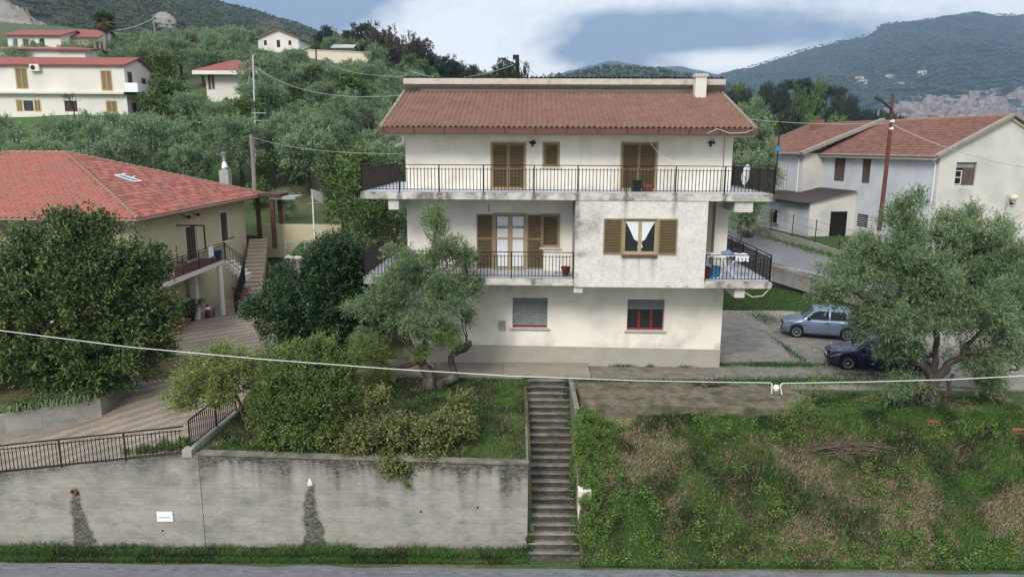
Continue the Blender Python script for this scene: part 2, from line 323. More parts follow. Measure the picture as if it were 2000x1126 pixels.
def gardenz(x, y):
    zt = np.interp(x, [-10.8, .5], [-.80, -1.05]); t = sst(22.6, 28.6, y) * .5 + np.clip((y - 22.6) / 6, 0, 1) * .5; return zt * (1 - t) - .12 * t
def bankz(x, y):
    e = 25.35 + .25 * np.sin(x * .5); t = np.clip((y - 21.75) / (e - 21.75), 0, 1)
    return -4.1 + 3.78 * (t ** .85) + np.clip(y - e, 0, 3) * .08
def gh(x, y):
    x = np.asarray(x, float); y = np.asarray(y, float)
    x, y = np.broadcast_arrays(x, y)
    u = 1000 + 1400 * x / (np.maximum(y, 20) * .981 + 1.2)
    iu = np.clip(np.interp(u, TU, np.arange(len(TU))), 0, len(TU) - 1.0001); iy = np.clip(np.interp(y, TY, np.arange(len(TY))), 0, len(TY) - 1.0001)
    a = iu.astype(int); b = iy.astype(int); fu = iu - a; fy = iy - b
    z = (TZ[b, a] * (1 - fu) + TZ[b, a + 1] * fu) * (1 - fy) + (TZ[b + 1, a] * (1 - fu) + TZ[b + 1, a + 1] * fu) * fy
    z = z + (fbm(x, y, 9, 3) - .5) * 1.2 * sst(60, 90, y)
    # lane terrace on the right
    z = np.where((x < -8.3) & (y < np.where(x < -15.3, 51.5, 47.75)) & (y > 32), 0., z)
    s1 = (x - xw(W1, y)) * .82; s2 = (x - xw(W2, y)) * .85
    lz = lanez(x, y); up = np.maximum(np.where(y > 58, z, 3.0 + 0 * z), lz + .02)
    up = np.where(y < 47, lz + .6, up)
    z = np.where(y < 80, z * (1 - sst(.28, .5, s1)) + lz * sst(.28, .5, s1), z)
    z = np.where(y < 80, z * (1 - sst(.05, .35, s2)) + up * sst(.05, .35, s2), z)
    # forecourt of the house on the left lies 0.4 lower; its stair climbs behind
    left = 1 - sst(-12.0, -9.0, x)
    z = np.where(y > 32, z - .4 * left * ((y < 47.75) | ((x < -15.3) & (y < 51.5))), z)
    # the near part
    g = gardenz(x, y); d = drivez(x, y); fe = np.interp(y, [22, 25.6, 28, 32], [-10.85, -10.4, -10.6, -11.5])
    w = sst(-.35, .35, x - fe); nl = d * (1 - w) + g * w
    nr = bankz(x, y); nr = np.where(y > 28.4, nr * 0 + 0., nr)
    tb = sst(26.8, 28.4, y); nr = nr * (1 - tb)
    stp = (x > .5) & (x < 2.42); st = np.interp(y, [21.7, 28.8], [-4.3, -.45])
    near = np.where(x < .5, nl, nr)
    near = np.where((x < .5) & (y > 28.8), np.where(x < -8, near, 0), near)
    near = np.where(stp & (y < 28.75), st, near)
    near = np.where(x < .58, np.where(y < 22.72, -4.1, near), near)
    near = np.where(y < 21.75, -4.1, near)
    # raised bed of the big citrus tree
    bed = (x < np.interp(y, [22.72, 24.7, 26.5, 26.9, 29, 34, 35], [-25.6, -19.9, -17.2, -16.6, -16.7, -17.6, -18.4])) & (y > 22.72) & (y < 35)
    near = np.where(bed, -.32, near)
    k = sst(29.5, 32.5, y); z = np.where(y < 29.5, near, near * (1 - k) + z * k)
    z = np.where((x > xw(W1, y) - .5) & (y < 36) & (y > 30), np.maximum(z, 0), z)
    z = np.where(bed, -.32, z)
    return z
def lane(*seg):
    o = []
    for a, b, s in seg: o.append(np.arange(a, b, s))
    return np.unique(np.round(np.concatenate(o), 3))
gx = lane((-9000, -1500, 1500), (-1500, -300, 100), (-300, -60, 8), (-60, -22, 1.2), (-22, 26, .3), (26, 60, 1.2), (60, 300, 8), (300, 1500, 100), (1500, 9001, 1500)); gx = np.unique(np.concatenate([gx, [.5, .499, 2.42, 2.421]]))
gy = lane((-200, 10, 30), (10, 21.5, 3), (21.5, 34, .2), (34, 60, .2), (58, 130, 1.6), (130, 420, 6), (420, 1500, 60), (1500, 12001, 1500)); gy = np.unique(np.concatenate([gy, [22.71, 22.73, 28.76, 28.74]]))
GX, GY = np.meshgrid(gx, gy, indexing='ij'); GZ = gh(GX, GY)
GZ = np.where(GY > 800, np.minimum(GZ, -8), GZ)
def groundcol(V):
    x, y = V[:, 0], V[:, 1]; n_ = len(x); f = fbm(x, y, 1.3, 5, 5); f2 = fbm(x, y, 5., 9, 3)
    grass = np.array([.045, .085, .022]); dry = np.array([.16, .125, .07]); dark = np.array([.028, .045, .016]); soil = np.array([.085, .062, .042]); grav = np.array([.235, .22, .19])
    c = grass[None] * (1 - f[:, None]) + dark[None] * f[:, None]
    m = sst(.50, .62, f2 * .6 + f * .4)[:, None]; c = c * (1 - m * .6) + dry * m * .6
    b = ((x < .6) & (y < 29.5) & (x > -11.5))[:, None]; c = np.where(b, c * .75 + soil * .25, c)
    g = ((x > 2.4) & (y > 27.6) & (y < 44) & (x < xw(W1, y)))                                                # yard: gravel with grass in it
    lawn = (y > 41.5 + .6 * np.sin(x)) & (y < 56) & (x < xw(W1, y)) & (x > 8)
    g = g | ((x > -5) & (x <= 2.5) & (y > 28.8) & (y < 42)); mix = sst(.35, .62, f)[:, None]
    gc = grav * (1 - mix * .55) + np.array([.12, .125, .075]) * mix * .55
    c = np.where(g[:, None], gc, c); c = np.where(lawn[:, None], np.array([.045, .10, .026]) * (.8 + .4 * f[:, None]), c)
    far = sst(52, 75, y)[:, None]; c = c * (1 - far) + (np.array([.055, .075, .03]) * (.7 + .7 * f[:, None])) * far
    v = ((y > 62) & (x < -25) & (y < 85) & (f2 > .46))[:, None]; c = np.where(v, np.array([.055, .10, .024]) * (.8 + .4 * f[:, None]), c)
    return c
P = np.stack([GX, GY, GZ], -1); mb = MB(); mb.grid(P)
mat('ground soil', (0, 0, 0), (.75, 1.3), 7.0, .95, 1.2, 14, attr='col')
struct(mb, 'ground', 'ground soil', smooth=True, vcol=groundcol)
# street below the wall, a lane behind, paved drive, pads
mb = MB(); xs = np.linspace(-80, 80, 161); ye = 21.5 - .012 * (xs + 17) + .05 * np.sin(xs * 1.7) + .03 * np.sin(xs * 4.1)
mb.grid(np.stack([np.stack([xs, np.full_like(xs, 13.5), np.full_like(xs, -4.094)], -1), np.stack([xs, ye, np.full_like(xs, -4.094)], -1)])); struct(mb, 'road', 'asphalt')
mb = MB(); mb.grid(np.stack([np.stack([xs, ye - .34, np.full_like(xs, -4.088)], -1), np.stack([xs, ye - .24, np.full_like(xs, -4.088)], -1)]))
mat('worn line', (.13, .135, .145), (.22, .225, .235), 6.0, .9, c3=(.085, .095, .11), s3=3.0, t3=(.4, .6)); tag(mb.build('edge_line', 'worn line'), kind='structure')
mb = MB(); yy = np.linspace(27, 78, 60); A = []; B = []
for t in np.linspace(0, 1, 9): A.append(np.stack([xw(W1, yy) + .45 + (xw(W2, yy) - xw(W1, yy) - .5) * t, yy, 0 * yy], -1))
A = np.stack(A); A[..., 2] = lanez(A[..., 0], A[..., 1]) + .03 + .03 * (fbm(A[..., 0], A[..., 1], 3, 2) - .5); struct(mb.grid(A), 'lane', 'old asphalt', smooth=True)
# drive
mb = MB(); yy = np.concatenate([np.arange(22.72, 30, .25), np.arange(30, 47.6, .5)])
xl = np.interp(yy, [22.72, 24.7, 26.5, 29, 34.8, 36, 43], [-24.5, -18.85, -16.1, -16.3, -18.5, -18.5, -18.5]); xr = np.interp(yy, [22, 25.6, 28, 32, 43], [-10.85, -10.4, -10.6, -11.2, -11.2])
A = np.stack([np.stack([xl + (xr - xl) * t, yy, 0 * yy], -1) for t in np.linspace(0, 1, 40)]); A[..., 2] = np.maximum(gh(A[..., 0], A[..., 1]), drivez(A[..., 0], A[..., 1])) + .03
A[..., 2] = drivez(A[..., 0], A[..., 1]) + .05
def pavermat():
    m = bpy.data.materials.new('paving'); m.use_nodes = True; t = m.node_tree; t.nodes.clear(); n, L = NT(t); o = n('ShaderNodeOutputMaterial'); b = n('ShaderNodeBsdfPrincipled', Roughness=.92); L(b.outputs[0], o.inputs[0])
    g = n('ShaderNodeNewGeometry'); mp = n('ShaderNodeMapping'); mp.inputs['Rotation'].default_value = (0, 0, math.radians(-38)); L(g.outputs['Position'], mp.inputs[0])
    br = n('ShaderNodeTexBrick', Scale=1.0); br.inputs['Brick Width'].default_value = .22; br.inputs['Row Height'].default_value = .115; br.inputs['Mortar Size'].default_value = .012
    br.inputs['Color1'].default_value = (.33, .275, .215, 1); br.inputs['Color2'].default_value = (.27, .225, .18, 1); br.inputs['Mortar'].default_value = (.19, .16, .13, 1); L(mp.outputs[0], br.inputs['Vector'])
    w = n('ShaderNodeTexWave', wave_type='BANDS', bands_direction='Y', Scale=.45, Distortion=7.0, Detail=3.0); w.inputs['Detail Scale'].default_value = .6; L(mp.outputs[0], w.inputs['Vector'])
    r = n('ShaderNodeMapRange'); r.inputs[1].default_value = .2; r.inputs[2].default_value = .8; r.inputs[3].default_value = .78; r.inputs[4].default_value = 1.1; L(w.outputs['Fac'], r.inputs[0])
    nz = n('ShaderNodeTexNoise', Scale=.5, Detail=5.0); L(g.outputs['Position'], nz.inputs['Vector']); r2 = n('ShaderNodeMapRange'); r2.inputs[1].default_value = .3; r2.inputs[2].default_value = .7; r2.inputs[3].default_value = .75; r2.inputs[4].default_value = 1.15; L(nz.outputs['Fac'], r2.inputs[0])
    mm = n('ShaderNodeMath', operation='MULTIPLY'); L(r.outputs[0], mm.inputs[0]); L(r2.outputs[0], mm.inputs[1]); h = n('ShaderNodeHueSaturation'); L(br.outputs[0], h.inputs['Color']); L(mm.outputs[0], h.inputs['Value']); L(h.outputs[0], b.inputs['Base Color'])
    bp = n('ShaderNodeBump'); bp.inputs['Distance'].default_value = .01; L(br.outputs['Fac'], bp.inputs['Height']); bp.invert = True; L(bp.outputs[0], b.inputs['Normal']); MATS['paving'] = m
pavermat(); struct(mb.grid(A), 'driveway', 'paving', smooth=True)
# yard pads
def sheet(name, m, pts, z, th=.05):
    mb = MB(); k = len(pts); mb.add([(x, y, z) for x, y in pts] + [(x, y, z - th) for x, y in pts], [tuple(range(k))] + [(i, k + i, k + (i + 1) % k, (i + 1) % k) for i in range(k)]); return struct(mb, name, m)
sheet('concrete_pad', 'pad concrete', [(9.0, 30.7), (12.7, 31.2), (13.6, 36), (13.9, 42.4), (9.0, 42.6)], .06)
sheet('path', 'pad dark', [(2.62, 25.5), (6, 25.35), (10.4, 25.1), (11.4, 26.4), (11.2, 28.0), (2.7, 28.2)], .02, .5)
sheet('yard_gravel', 'gravel', [(2.7, 28.4), (12, 28.3), (20, 27.6), (21.5, 29), (21, 34), (18, 39), (13.95, 41), (13.6, 36), (12.75, 31.2), (9.0, 30.66), (9, 30.4), (3.6, 30.5)], .012)
sheet('sidewalk', 'tan slab', [(-5.6, 28.95), (-.35, 28.85), (-.35, 30.8), (-5.6, 30.9)], .10, .4)
sheet('porch_slab', 'tan slab', [(-.34, 28.8), (3.3, 28.75), (3.35, 30.7), (-.34, 30.8)], .14, .5)
# ---------------------------------------------------------------- mountains
def ridge(name, m, us, ys, D, d0, z0, base_amp, dd=40, du=140, back=1.6, seed=1, u0=None, u1=None, col=None, skew=.8, fine=.35):
    u = np.linspace(us[0], us[-1], du); top = np.interp(u, us, ys); d = np.concatenate([np.linspace(d0, D, dd), np.linspace(D * 1.03, D * back, 8)])
    U, Dm = np.meshgrid(u, d, indexing='ij'); T = top[:, None]
    RY = np.array([ray(a_, b_) for a_, b_ in zip(u, top)]); zt = 9.5 + (RY[:, 2] / RY[:, 1])[:, None] * D; t = np.clip((Dm - d0) / (D - d0), 0, 1)
    X = (RY[:, 0] / RY[:, 1])[:, None] * Dm; z0 = np.minimum(z0, zt * .45); Z = z0 + (zt - z0) * t ** skew
    amp = base_amp * np.sin(np.clip(t, 0, 1) * math.pi) ** .7 * (Dm <= D)
    Z = Z + (fbm(X, Dm, D * .16, seed, 5) - .5) * amp * 2 - np.abs(fbm(X, Dm, D * .09, seed + 3, 3) - .5) * amp * 1.2
    Z = Z + (fbm(X, Dm, D * .02, seed + 7, 3) - .5) * base_amp * fine * (t > .02)
    Z = np.where(Dm > D, zt - (Dm - D) * .35 * (zt / (D * .3) + .4), Z)
    mb = MB(); mb.grid(np.stack([X, Dm, Z], -1)); o = struct(mb, name, m, smooth=True); return U, Dm, X, Z
mat('mountain scrub', (.042, .052, .027), (.03, .04, .022), .06, .95, 1.0, .25, c3=(.12, .115, .085), s3=.022, t3=(.53, .70))
mat('mountain wood', (.045, .075, .035), (.03, .055, .028), .010, .95, 1.0, .05, c3=(.13, .15, .07), s3=.006, t3=(.52, .70), lo=.35, hi=.65)
mat('far wood', (.04, .065, .035), (.03, .05, .03), .01, .95)
ML = ridge('hills', 'mountain scrub', np.array([-900, -400, 0, 120, 200, 300, 383, 449, 494, 540, 608, 640, 760, 900, 1080]), np.array([-240, -230, -190, -140, -80, -45, -3, 20, 35, 50, 62, 72, 118, 165, 200.]), 620, 330, 52, 14, seed=4, dd=60, du=220)
MR = ridge('mountain', 'mountain wood', np.array([1080, 1200, 1330, 1400, 1480, 1550, 1620, 1700, 1730, 1820, 1900, 2000, 2100, 2400, 2900]), np.array([172, 165, 160, 151, 127, 107, 86, 70, 50, 40, 28, 32, 45, 70, 110.]), 2700, 900, 2, 60, seed=8, dd=70, du=260, skew=1.15)
FB = ridge('far_hill', 'far wood', np.array([900, 1060, 1110, 1150, 1190, 1230, 1290, 1330, 1380, 1440, 1600]), np.array([190, 160, 140, 128, 116, 124, 131, 131, 140, 150, 170.]), 3300, 2700, 60, 45, seed=12, dd=20, du=100)
NH = ridge('wooded_rise', 'far wood', np.array([1040, 1100, 1140, 1180, 1220, 1290, 1340, 1380, 1460]), np.array([178, 150, 146, 134, 133, 139, 147, 153, 178.]), 800, 640, 20, 6, seed=15, dd=16, du=60)
# ================================================================ WALLS, STEPS AND RAILINGS
def wall_stain(V):
    x, z = V[:, 0], V[:, 2]; zt = np.where(x < -10.5, zwall(x) + .03, np.interp(x, [-10.5, .6], [-.70, -1.0])); d = zt - z
    n1_ = vn(x, 0 * x, .35, 2); n2_ = fbm(x, z, .5, 6)
    s = np.exp(-d / (.16 + .75 * n1_ ** 2.0 * np.where(x > -10.5, 1.5, .8))) * np.where(x > -10.5, 1.35, .85) + .9 * np.exp(-d / (.05 + .9 * vn(x, 0 * x, .11, 44) ** 3)) * (x > -10.5) * 1.2 + .30 * sst(.55, .75, fbm(x, z * 1.2, .9, 33)) + .22 * (np.abs(np.mod(z + .35, .62) - .31) < .02) * sst(.4, .6, n2_) + .10 * (np.abs(np.mod(z, .155) - .07) < .02) * sst(.45, .6, fbm(x, z, .4, 66))
    for cx, w, L_, a in [(-9.4, .10, 1.1, .5), (-5.9, .16, .8, .7), (-3.6, .12, 1.0, .6), (-2.6, .2, 1.2, .5), (-8.2, .12, .7, .5), (-1.2, .14, 1.0, .5)]: s = s + a * np.exp(-((x - cx) / w) ** 2) * np.exp(-d / L_)
    for cx, zt_, w0, w1 in [(-6.8, -1.75, .08, .43), (-14.75, -2.1, .10, .42)]:       # moss below the two drain holes
        t = np.clip((zt_ - z) / (zt_ + 4.1), 0, 1); wd = w0 + (w1 - w0) * t ** 1.15 * .9 + (.10 + .22 * t) * (fbm(x * 2, z * 2, .35, 61, 4) - .5) + .10 * t * (vn(x, z, .05, 9) - .5); s = np.maximum(s * (1 - .5 * np.exp(-((x - cx) / .5) ** 2)), (1.3 + 1.2 * vn(x, z, .06, 12)) * sst(-.12, .14, wd - np.abs(x - cx - .05 * np.sin(z * 3))) * (z < zt_ + .03))
    s = s + .35 * np.exp(-(z + 4.1) / .25) * n2_
    return s * (.7 + .6 * n2_)
def stained_wall(name, m, root, x0, x1, top, bot, y0, y1, step=.035, fn=wall_stain):
    mb = MB(); xs = np.linspace(x0, x1, int((x1 - x0) / step) + 1); T = np.linspace(0, 1, 92); zt = top(xs)
    A = np.stack([np.stack([xs, 0 * xs + y0, zt + (bot - zt) * t], -1) for t in T]); A[..., 1] += .012 * (fbm(A[..., 0], A[..., 2] * 3, .8, 4) - .5); mb.grid(A)
    mb.grid(np.stack([np.stack([xs, 0 * xs + y1, zt], -1), np.stack([xs, 0 * xs + y0, zt], -1)])); mb.grid(np.stack([np.stack([xs, 0 * xs + y1, 0 * xs + bot], -1), np.stack([xs, 0 * xs + y1, zt], -1)]))
    for i in (0, -1): mb.poly((xs[i], y0, bot), (xs[i], y1, bot), (xs[i], y1, zt[i]), (xs[i], y0, zt[i]))
    return mb.build(name, m, root, world=True, vattr=fn)
rw = thing('retaining_wall', 'long stained concrete retaining wall between the street and the sloping garden', 'retaining wall', (-8, 22.5, -4.1))
stained_wall('wall_panel', 'concrete wall', rw, -10.50, .57, lambda x: np.interp(x, [-10.5, .6], [-.70, -1.0]), -4.2, 22.5, 22.74)
stained_wall('wall_panel', 'concrete wall', rw, -24, -10.515, lambda x: zwall(x) + .03, -4.2, 22.49, 22.74)
MB().bar((-10.5, 22.60, -.665), (.60, 22.60, -.965), .32, .07).build('coping', 'step concrete', rw, world=True)
MB().box(-11.02, -10.70, 22.45, 22.78, -.78, -.52).build('coping_block', 'concrete wall', rw, world=True)
MB().lathe([(.10, 0), (.10, -.14), (.085, -.14), (.085, 0)], tuple(PY(147, 957, 22.5) + (0, .02, 0)), 14, 'y', caps=False).build('drain_pipe', 'terracotta', rw, world=True)
mb = MB(); q = PY(605, 940, 22.5); mb.add([q + (-.09, -.012, -.14), q + (.09, -.012, -.14), q + (.05, -.012, .05), q + (.0, -.012, .16), q + (-.05, -.012, .06)], [(0, 1, 2, 3, 4)]); mb.lathe([(.045, 0), (.045, -.05), (.034, -.05), (.034, 0)], tuple(q + (0, 0, -.1)), 12, 'y', caps=False); mb.build('drain_hole', 'far white', rw, world=True)
for px, py in [(933, 990), (822, 998), (318, 1035)]:
    q = PY(px, py, 22.5); MB().lathe([(.035, 0), (.035, -.02)], tuple(q), 10, 'y').build('weep_hole', 'interior dark', rw, world=True)
sg = thing('notice', 'small white notice sheet with a line of blue writing on the concrete retaining wall', 'sign', PY(323, 1018, 22.5))
q = PY(323, 1007, 22.5); MB().box(q[0] - .27, q[0] + .27, 22.455, 22.475, q[2] - .18, q[2] + .18).build('board', 'white plastic', sg, world=True)
mat('sign ink', (.12, .16, .33), rough=.6); mb = MB(); xx = q[0] - .21
for i in range(13):
    hgt = [.05, .032, .03, .05, .03, .03, .045, .03, .03, .03, .045, .03, .055][i]; mb.box(xx, xx + .010, 22.450, 22.454, q[2] - .045, q[2] - .045 + hgt); mb.box(xx, xx + .022, 22.4495, 22.4535, q[2] - .045 + (i % 3) * .012, q[2] - .036 + (i % 3) * .012); xx += .032
mb.build('lettering', 'sign ink', sg, world=True)
# railing kit
def rail_run(root, name, A, B, h=1.0, m='black metal', gap=.13, posts=(), world=True, rt=.022, bt=.011, base=.10, top2=True, over=.05, zup=.14, post_h=0.0, label=None, ret=None):
    """one straight run of railing: rails and balusters are the panel, every post is a part of it"""
    A = np.array(A, float); B = np.array(B, float); z = np.array((0, 0, 1.)); L_ = np.linalg.norm((B - A)[:2]); mb = MB()
    mb.bar(A + z * h, B + z * h, rt * 2, rt * 1.6)
    if top2: mb.bar(A + z * (h - zup), B + z * (h - zup), rt * 1.2, rt * 1.0)
    mb.bar(A + z * base, B + z * base, rt * 1.2, rt * 1.0); k = max(2, int(L_ / gap)); tp = h - zup + over if top2 else h
    for i in range(1, k):
        p = A + (B - A) * (i / k); mb.bar(p + z * (base - .04), p + z * tp, bt * 2)
    o = mb.build(name, m, root, world=world, label=label)
    for t in posts: p = A + (B - A) * t; MB().bar(p - z * .12, p + z * (h + post_h), .045).build('post', m, o, world=world)
    return o
rl = thing('wall_railing', 'black metal railing along the top of the retaining wall beside the paved drive', 'railing', (-16, 22.6, -1.4))
A_ = np.array((-24.0, 22.6, zwall(-24) + .03)); B_ = np.array((-10.98, 22.6, zwall(-10.98) + .03))
rail_run(rl, 'railing_panel', A_, B_, 1.0, gap=.135, posts=[(x + 24) / 13.02 for x in (-22.1, -19.7, -17.35, -15.2, -13.0)], rt=.026, bt=.010)
r2 = thing('garden_railing', 'black metal railing turning back from the wall between drive and garden', 'railing', (-10.8, 22.7, -.7))
rail_run(r2, 'railing_panel', (-10.86, 22.75, -.62), (-10.45, 25.8, -.42), 1.02, gap=.12, posts=(0, .55, 1.0), bt=.012, top2=False, base=.12)
ob = r2.children[0]; mb = MB(); mb.bar((-10.98, 22.75, -.52), (-10.85, 22.75, -.52), .04)
MB().add([(-10.95, 22.75, -1.2), (-10.55, 25.9, -1.2), (-10.35, 25.9, -1.2), (-10.75, 22.75, -1.2), (-10.95, 22.75, -.58), (-10.55, 25.9, -.42), (-10.35, 25.9, -.42), (-10.75, 22.75, -.58)], [(0, 1, 5, 4), (3, 7, 6, 2), (4, 5, 6, 7), (0, 4, 7, 3), (1, 2, 6, 5)]).build('curb', 'concrete wall', r2, world=True)
# planter wall of the raised bed
pw = thing('planter_wall', 'low concrete wall holding the raised bed under the large citrus tree', 'garden wall', (-16.1, 26.4, -.9))
pp = [(-24.5, 21.6 + 1.2), (-18.85, 24.7), (-16.0, 26.5), (-16.2, 29.2), (-16.9, 32.2)]
for a, b in zip(pp[:-1], pp[1:]):
    mb = MB(); a = np.array(a); b = np.array(b); k = 24; t = np.linspace(0, 1, k)[:, None]; p = a + (b - a) * t; nrm_ = np.array([-(b - a)[1], (b - a)[0]]); nrm_ = nrm_ / np.linalg.norm(nrm_) * .2
    zt = np.where(p[:, 0] > -17, -.25, -.25) + 0 * t[:, 0] + .02 * np.sin(t[:, 0] * 3); bz = np.array([drivez(x_, y_) - .3 for x_, y_ in p]); rows = [np.stack([p[:, 0], p[:, 1], zt + (bz - zt) * s_], -1) for s_ in np.linspace(0, 1, 14)]
    mb.grid(np.stack(rows)); bk = p + nrm_; mb.grid(np.stack([np.stack([bk[:, 0], bk[:, 1], zt], -1), rows[0]])); mb.grid(np.stack([np.stack([bk[:, 0], bk[:, 1], bz], -1), np.stack([bk[:, 0], bk[:, 1], zt], -1)]))
    mb.build('wall_section', 'concrete wall', pw, world=True, vattr=lambda V: .5 * np.exp(-np.abs(V[:, 2]) / .12) * vn(V[:, 0] + V[:, 1], V[:, 2], .3) + .35 * fbm(V[:, 0], V[:, 2], .6, 8))
mb = MB(); a = np.array((-18.6, 24.86)); b = np.array((-17.65, 25.46)); n_ = np.array((.53, -.85)) * .012
mb.add([(a[0] + n_[0], a[1] + n_[1], -.98), (b[0] + n_[0], b[1] + n_[1], -.95), (b[0] + n_[0], b[1] + n_[1], -.36), (a[0] + n_[0], a[1] + n_[1], -.38)], [(0, 1, 2, 3)]); mb.build('repair_patch', 'grey stone', pw, world=True, vattr=lambda V: V[:, 0] * 0)
# long garden stair
st = thing('garden_stair', 'long mossy concrete stair climbing from the street to the house', 'stairs', (1.5, 21.8, -4.1))
NS = 23; rise = (4.1 - .02) / NS
for i in range(NS):
    y0 = 21.95 + i * (28.75 - 21.95) / NS; zt = -4.1 + rise * (i + 1); x0, x1 = .60, 2.34; k = 26; xs_ = np.linspace(x0, x1, k); d_ = .035 * (fbm(xs_, 0 * xs_ + i * 3.3, .22, 3) - .4)
    prof = [(-.03, zt - rise - .10), (0, zt - .06), (-.035, zt - .05), (-.035, zt - .012), (-.02, zt), (.34, zt - .004), (.34, zt - rise - .1)]
    A = np.stack([np.stack([xs_, y0 + dy_ + d_ * (1 if dy_ < 0 else 0), zz_ + 0 * xs_ + (d_ * .35 if dy_ <= 0 else 0)], -1) for dy_, zz_ in prof]); mb = MB().grid(A)
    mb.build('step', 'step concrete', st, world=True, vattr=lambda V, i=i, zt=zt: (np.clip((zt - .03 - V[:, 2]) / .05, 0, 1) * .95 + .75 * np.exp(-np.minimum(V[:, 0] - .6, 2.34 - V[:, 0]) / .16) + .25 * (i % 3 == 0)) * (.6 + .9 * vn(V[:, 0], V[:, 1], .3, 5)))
def slope_wall(root, name, x0, x1, pts, m='concrete wall', vf=None):
    k = len(pts); V = [(x0, y, z) for y, z, b in pts] + [(x0, y, b) for y, z, b in pts] + [(x1, y, z) for y, z, b in pts] + [(x1, y, b) for y, z, b in pts]; mb = MB(); Fs = []
    for i in range(k - 1): Fs += [(i, i + 1, k + i + 1, k + i), (2 * k + i, 3 * k + i, 3 * k + i + 1, 2 * k + i + 1), (i, 2 * k + i, 2 * k + i + 1, i + 1)]
    Fs += [(0, k, 3 * k, 2 * k), (k - 1, 3 * k - 1, 4 * k - 1, 2 * k - 1)]; return mb.add(V, Fs).build(name, m, root, world=True, vattr=vf or (lambda V: .6 + 0 * V[:, 0]))
slope_wall(st, 'left_cheek_wall', .38, .59, [(22.76, -1.12, -4.2), (25.7, -.62, -3.2), (28.7, -.10, -1.2)])
slope_wall(st, 'right_cheek_wall', 2.36, 2.54, [(23.1, -2.75, -4.2), (24.2, -1.72, -3.9), (25.3, -.42, -3.2), (25.31, -.06, -3.2), (28.6, .06, -1.2)])
MB().box(2.34, 2.78, 22.95, 23.35, -3.4, -2.18).build('broken_pier', 'far white', st, world=True)
mb = MB(); mb.bar((2.66, 25.6, .0), (2.6, 27.9, .1), .05); mb.build('rusty_bar', 'rust metal', st, world=True)
# low stone wall holding the lane, and the fence foot above it
lw = thing('lane_wall', 'low grey block wall holding up the lane behind the parking yard', 'retaining wall', (17.5, 47.4, 0))
P1 = W1[::-1]
for (xa, ya), (xb, yb) in zip(W1[2:6], W1[3:7]):
    k = 30; t = np.linspace(0, 1, k); x_ = xa + (xb - xa) * t; y_ = ya + (yb - ya) * t; top = lanez(x_, y_) + .12; nx_, ny_ = (yb - ya), -(xb - xa); q_ = math.hypot(nx_, ny_); nx_, ny_ = -nx_ / q_ * .62, -ny_ / q_ * .62
    mb = MB(); mb.grid(np.stack([np.stack([x_, y_, top + (-.4 - top) * s_], -1) for s_ in np.linspace(0, 1, 12)])); mb.grid(np.stack([np.stack([x_ + nx_, y_ + ny_, top], -1), np.stack([x_, y_, top], -1)])); mb.grid(np.stack([np.stack([x_ + nx_, y_ + ny_, top - 1], -1), np.stack([x_ + nx_, y_ + ny_, top], -1)]))
    mb.build('wall_section', 'grey stone', lw, world=True, vattr=lambda V: .8 * np.exp(-np.abs(V[:, 2] - lanez(V[:, 0], V[:, 1]) - .1) / .25) + .5 * vn(V[:, 0] * 3, V[:, 2], .4, 3))
mb = MB()
for o_ in (0, .08): mb.tube([(17.0 + .05, 47.6, 1.25 + o_ - .25), (17.25, 47.2, 1.55 + o_), (17.7, 46.7, 1.72 + o_), (19.6, 43.8, 1.62 + o_)], .035, 8)
solo(mb, 'pipe', 'galvanised', 'pair of pale pipes running along the top of the low lane wall', 'pipe', (17.3, 47, 1.3))
fw = thing('fence', 'thin wire fence on a low crumbling wall along the far side of the lane', 'fence', (20, 54, 2.9))
for (xa, ya), (xb, yb) in zip(W2[4:6], W2[5:7]):
    k = 24; t = np.linspace(0, 1, k); x_ = xa + .1 + (xb - xa) * t; y_ = ya + (yb - ya) * t; top = np.maximum(lanez(x_, y_) + .55, 0) + .08 * vn(x_, y_, .7)
    mb = MB(); mb.grid(np.stack([np.stack([x_, y_, top - s_ * 1.1], -1) for s_ in np.linspace(0, 1, 6)])); mb.grid(np.stack([np.stack([x_ + .22, y_ + .1, top], -1), np.stack([x_, y_, top], -1)])); mb.grid(np.stack([np.stack([x_ + .22, y_ + .1, top - 1.2], -1), np.stack([x_ + .22, y_ + .1, top], -1)]))
    mb.build('base_wall', 'grey stone', fw, world=True, vattr=lambda V: .3 + .6 * fbm(V[:, 0], V[:, 2], .5, 3))
for t in np.linspace(0, 1, 7):
    y_ = 47.5 + t * 11; x_ = float(xw(W2, y_)) + .25; z_ = float(lanez(x_, y_)) + .5; MB().bar((x_, y_, z_), (x_ + .03, y_, z_ + 1.75), .05).build('post', 'dark metal', fw, world=True)
mb = MB()
for h_ in (.5, 1.05, 1.6): mb.tube([(float(xw(W2, y_)) + .25, y_, float(lanez(0, y_)) + .5 + h_) for y_ in np.linspace(47.5, 58.5, 12)], .008, 4)
mb.build('wire', 'dark metal', fw, world=True)
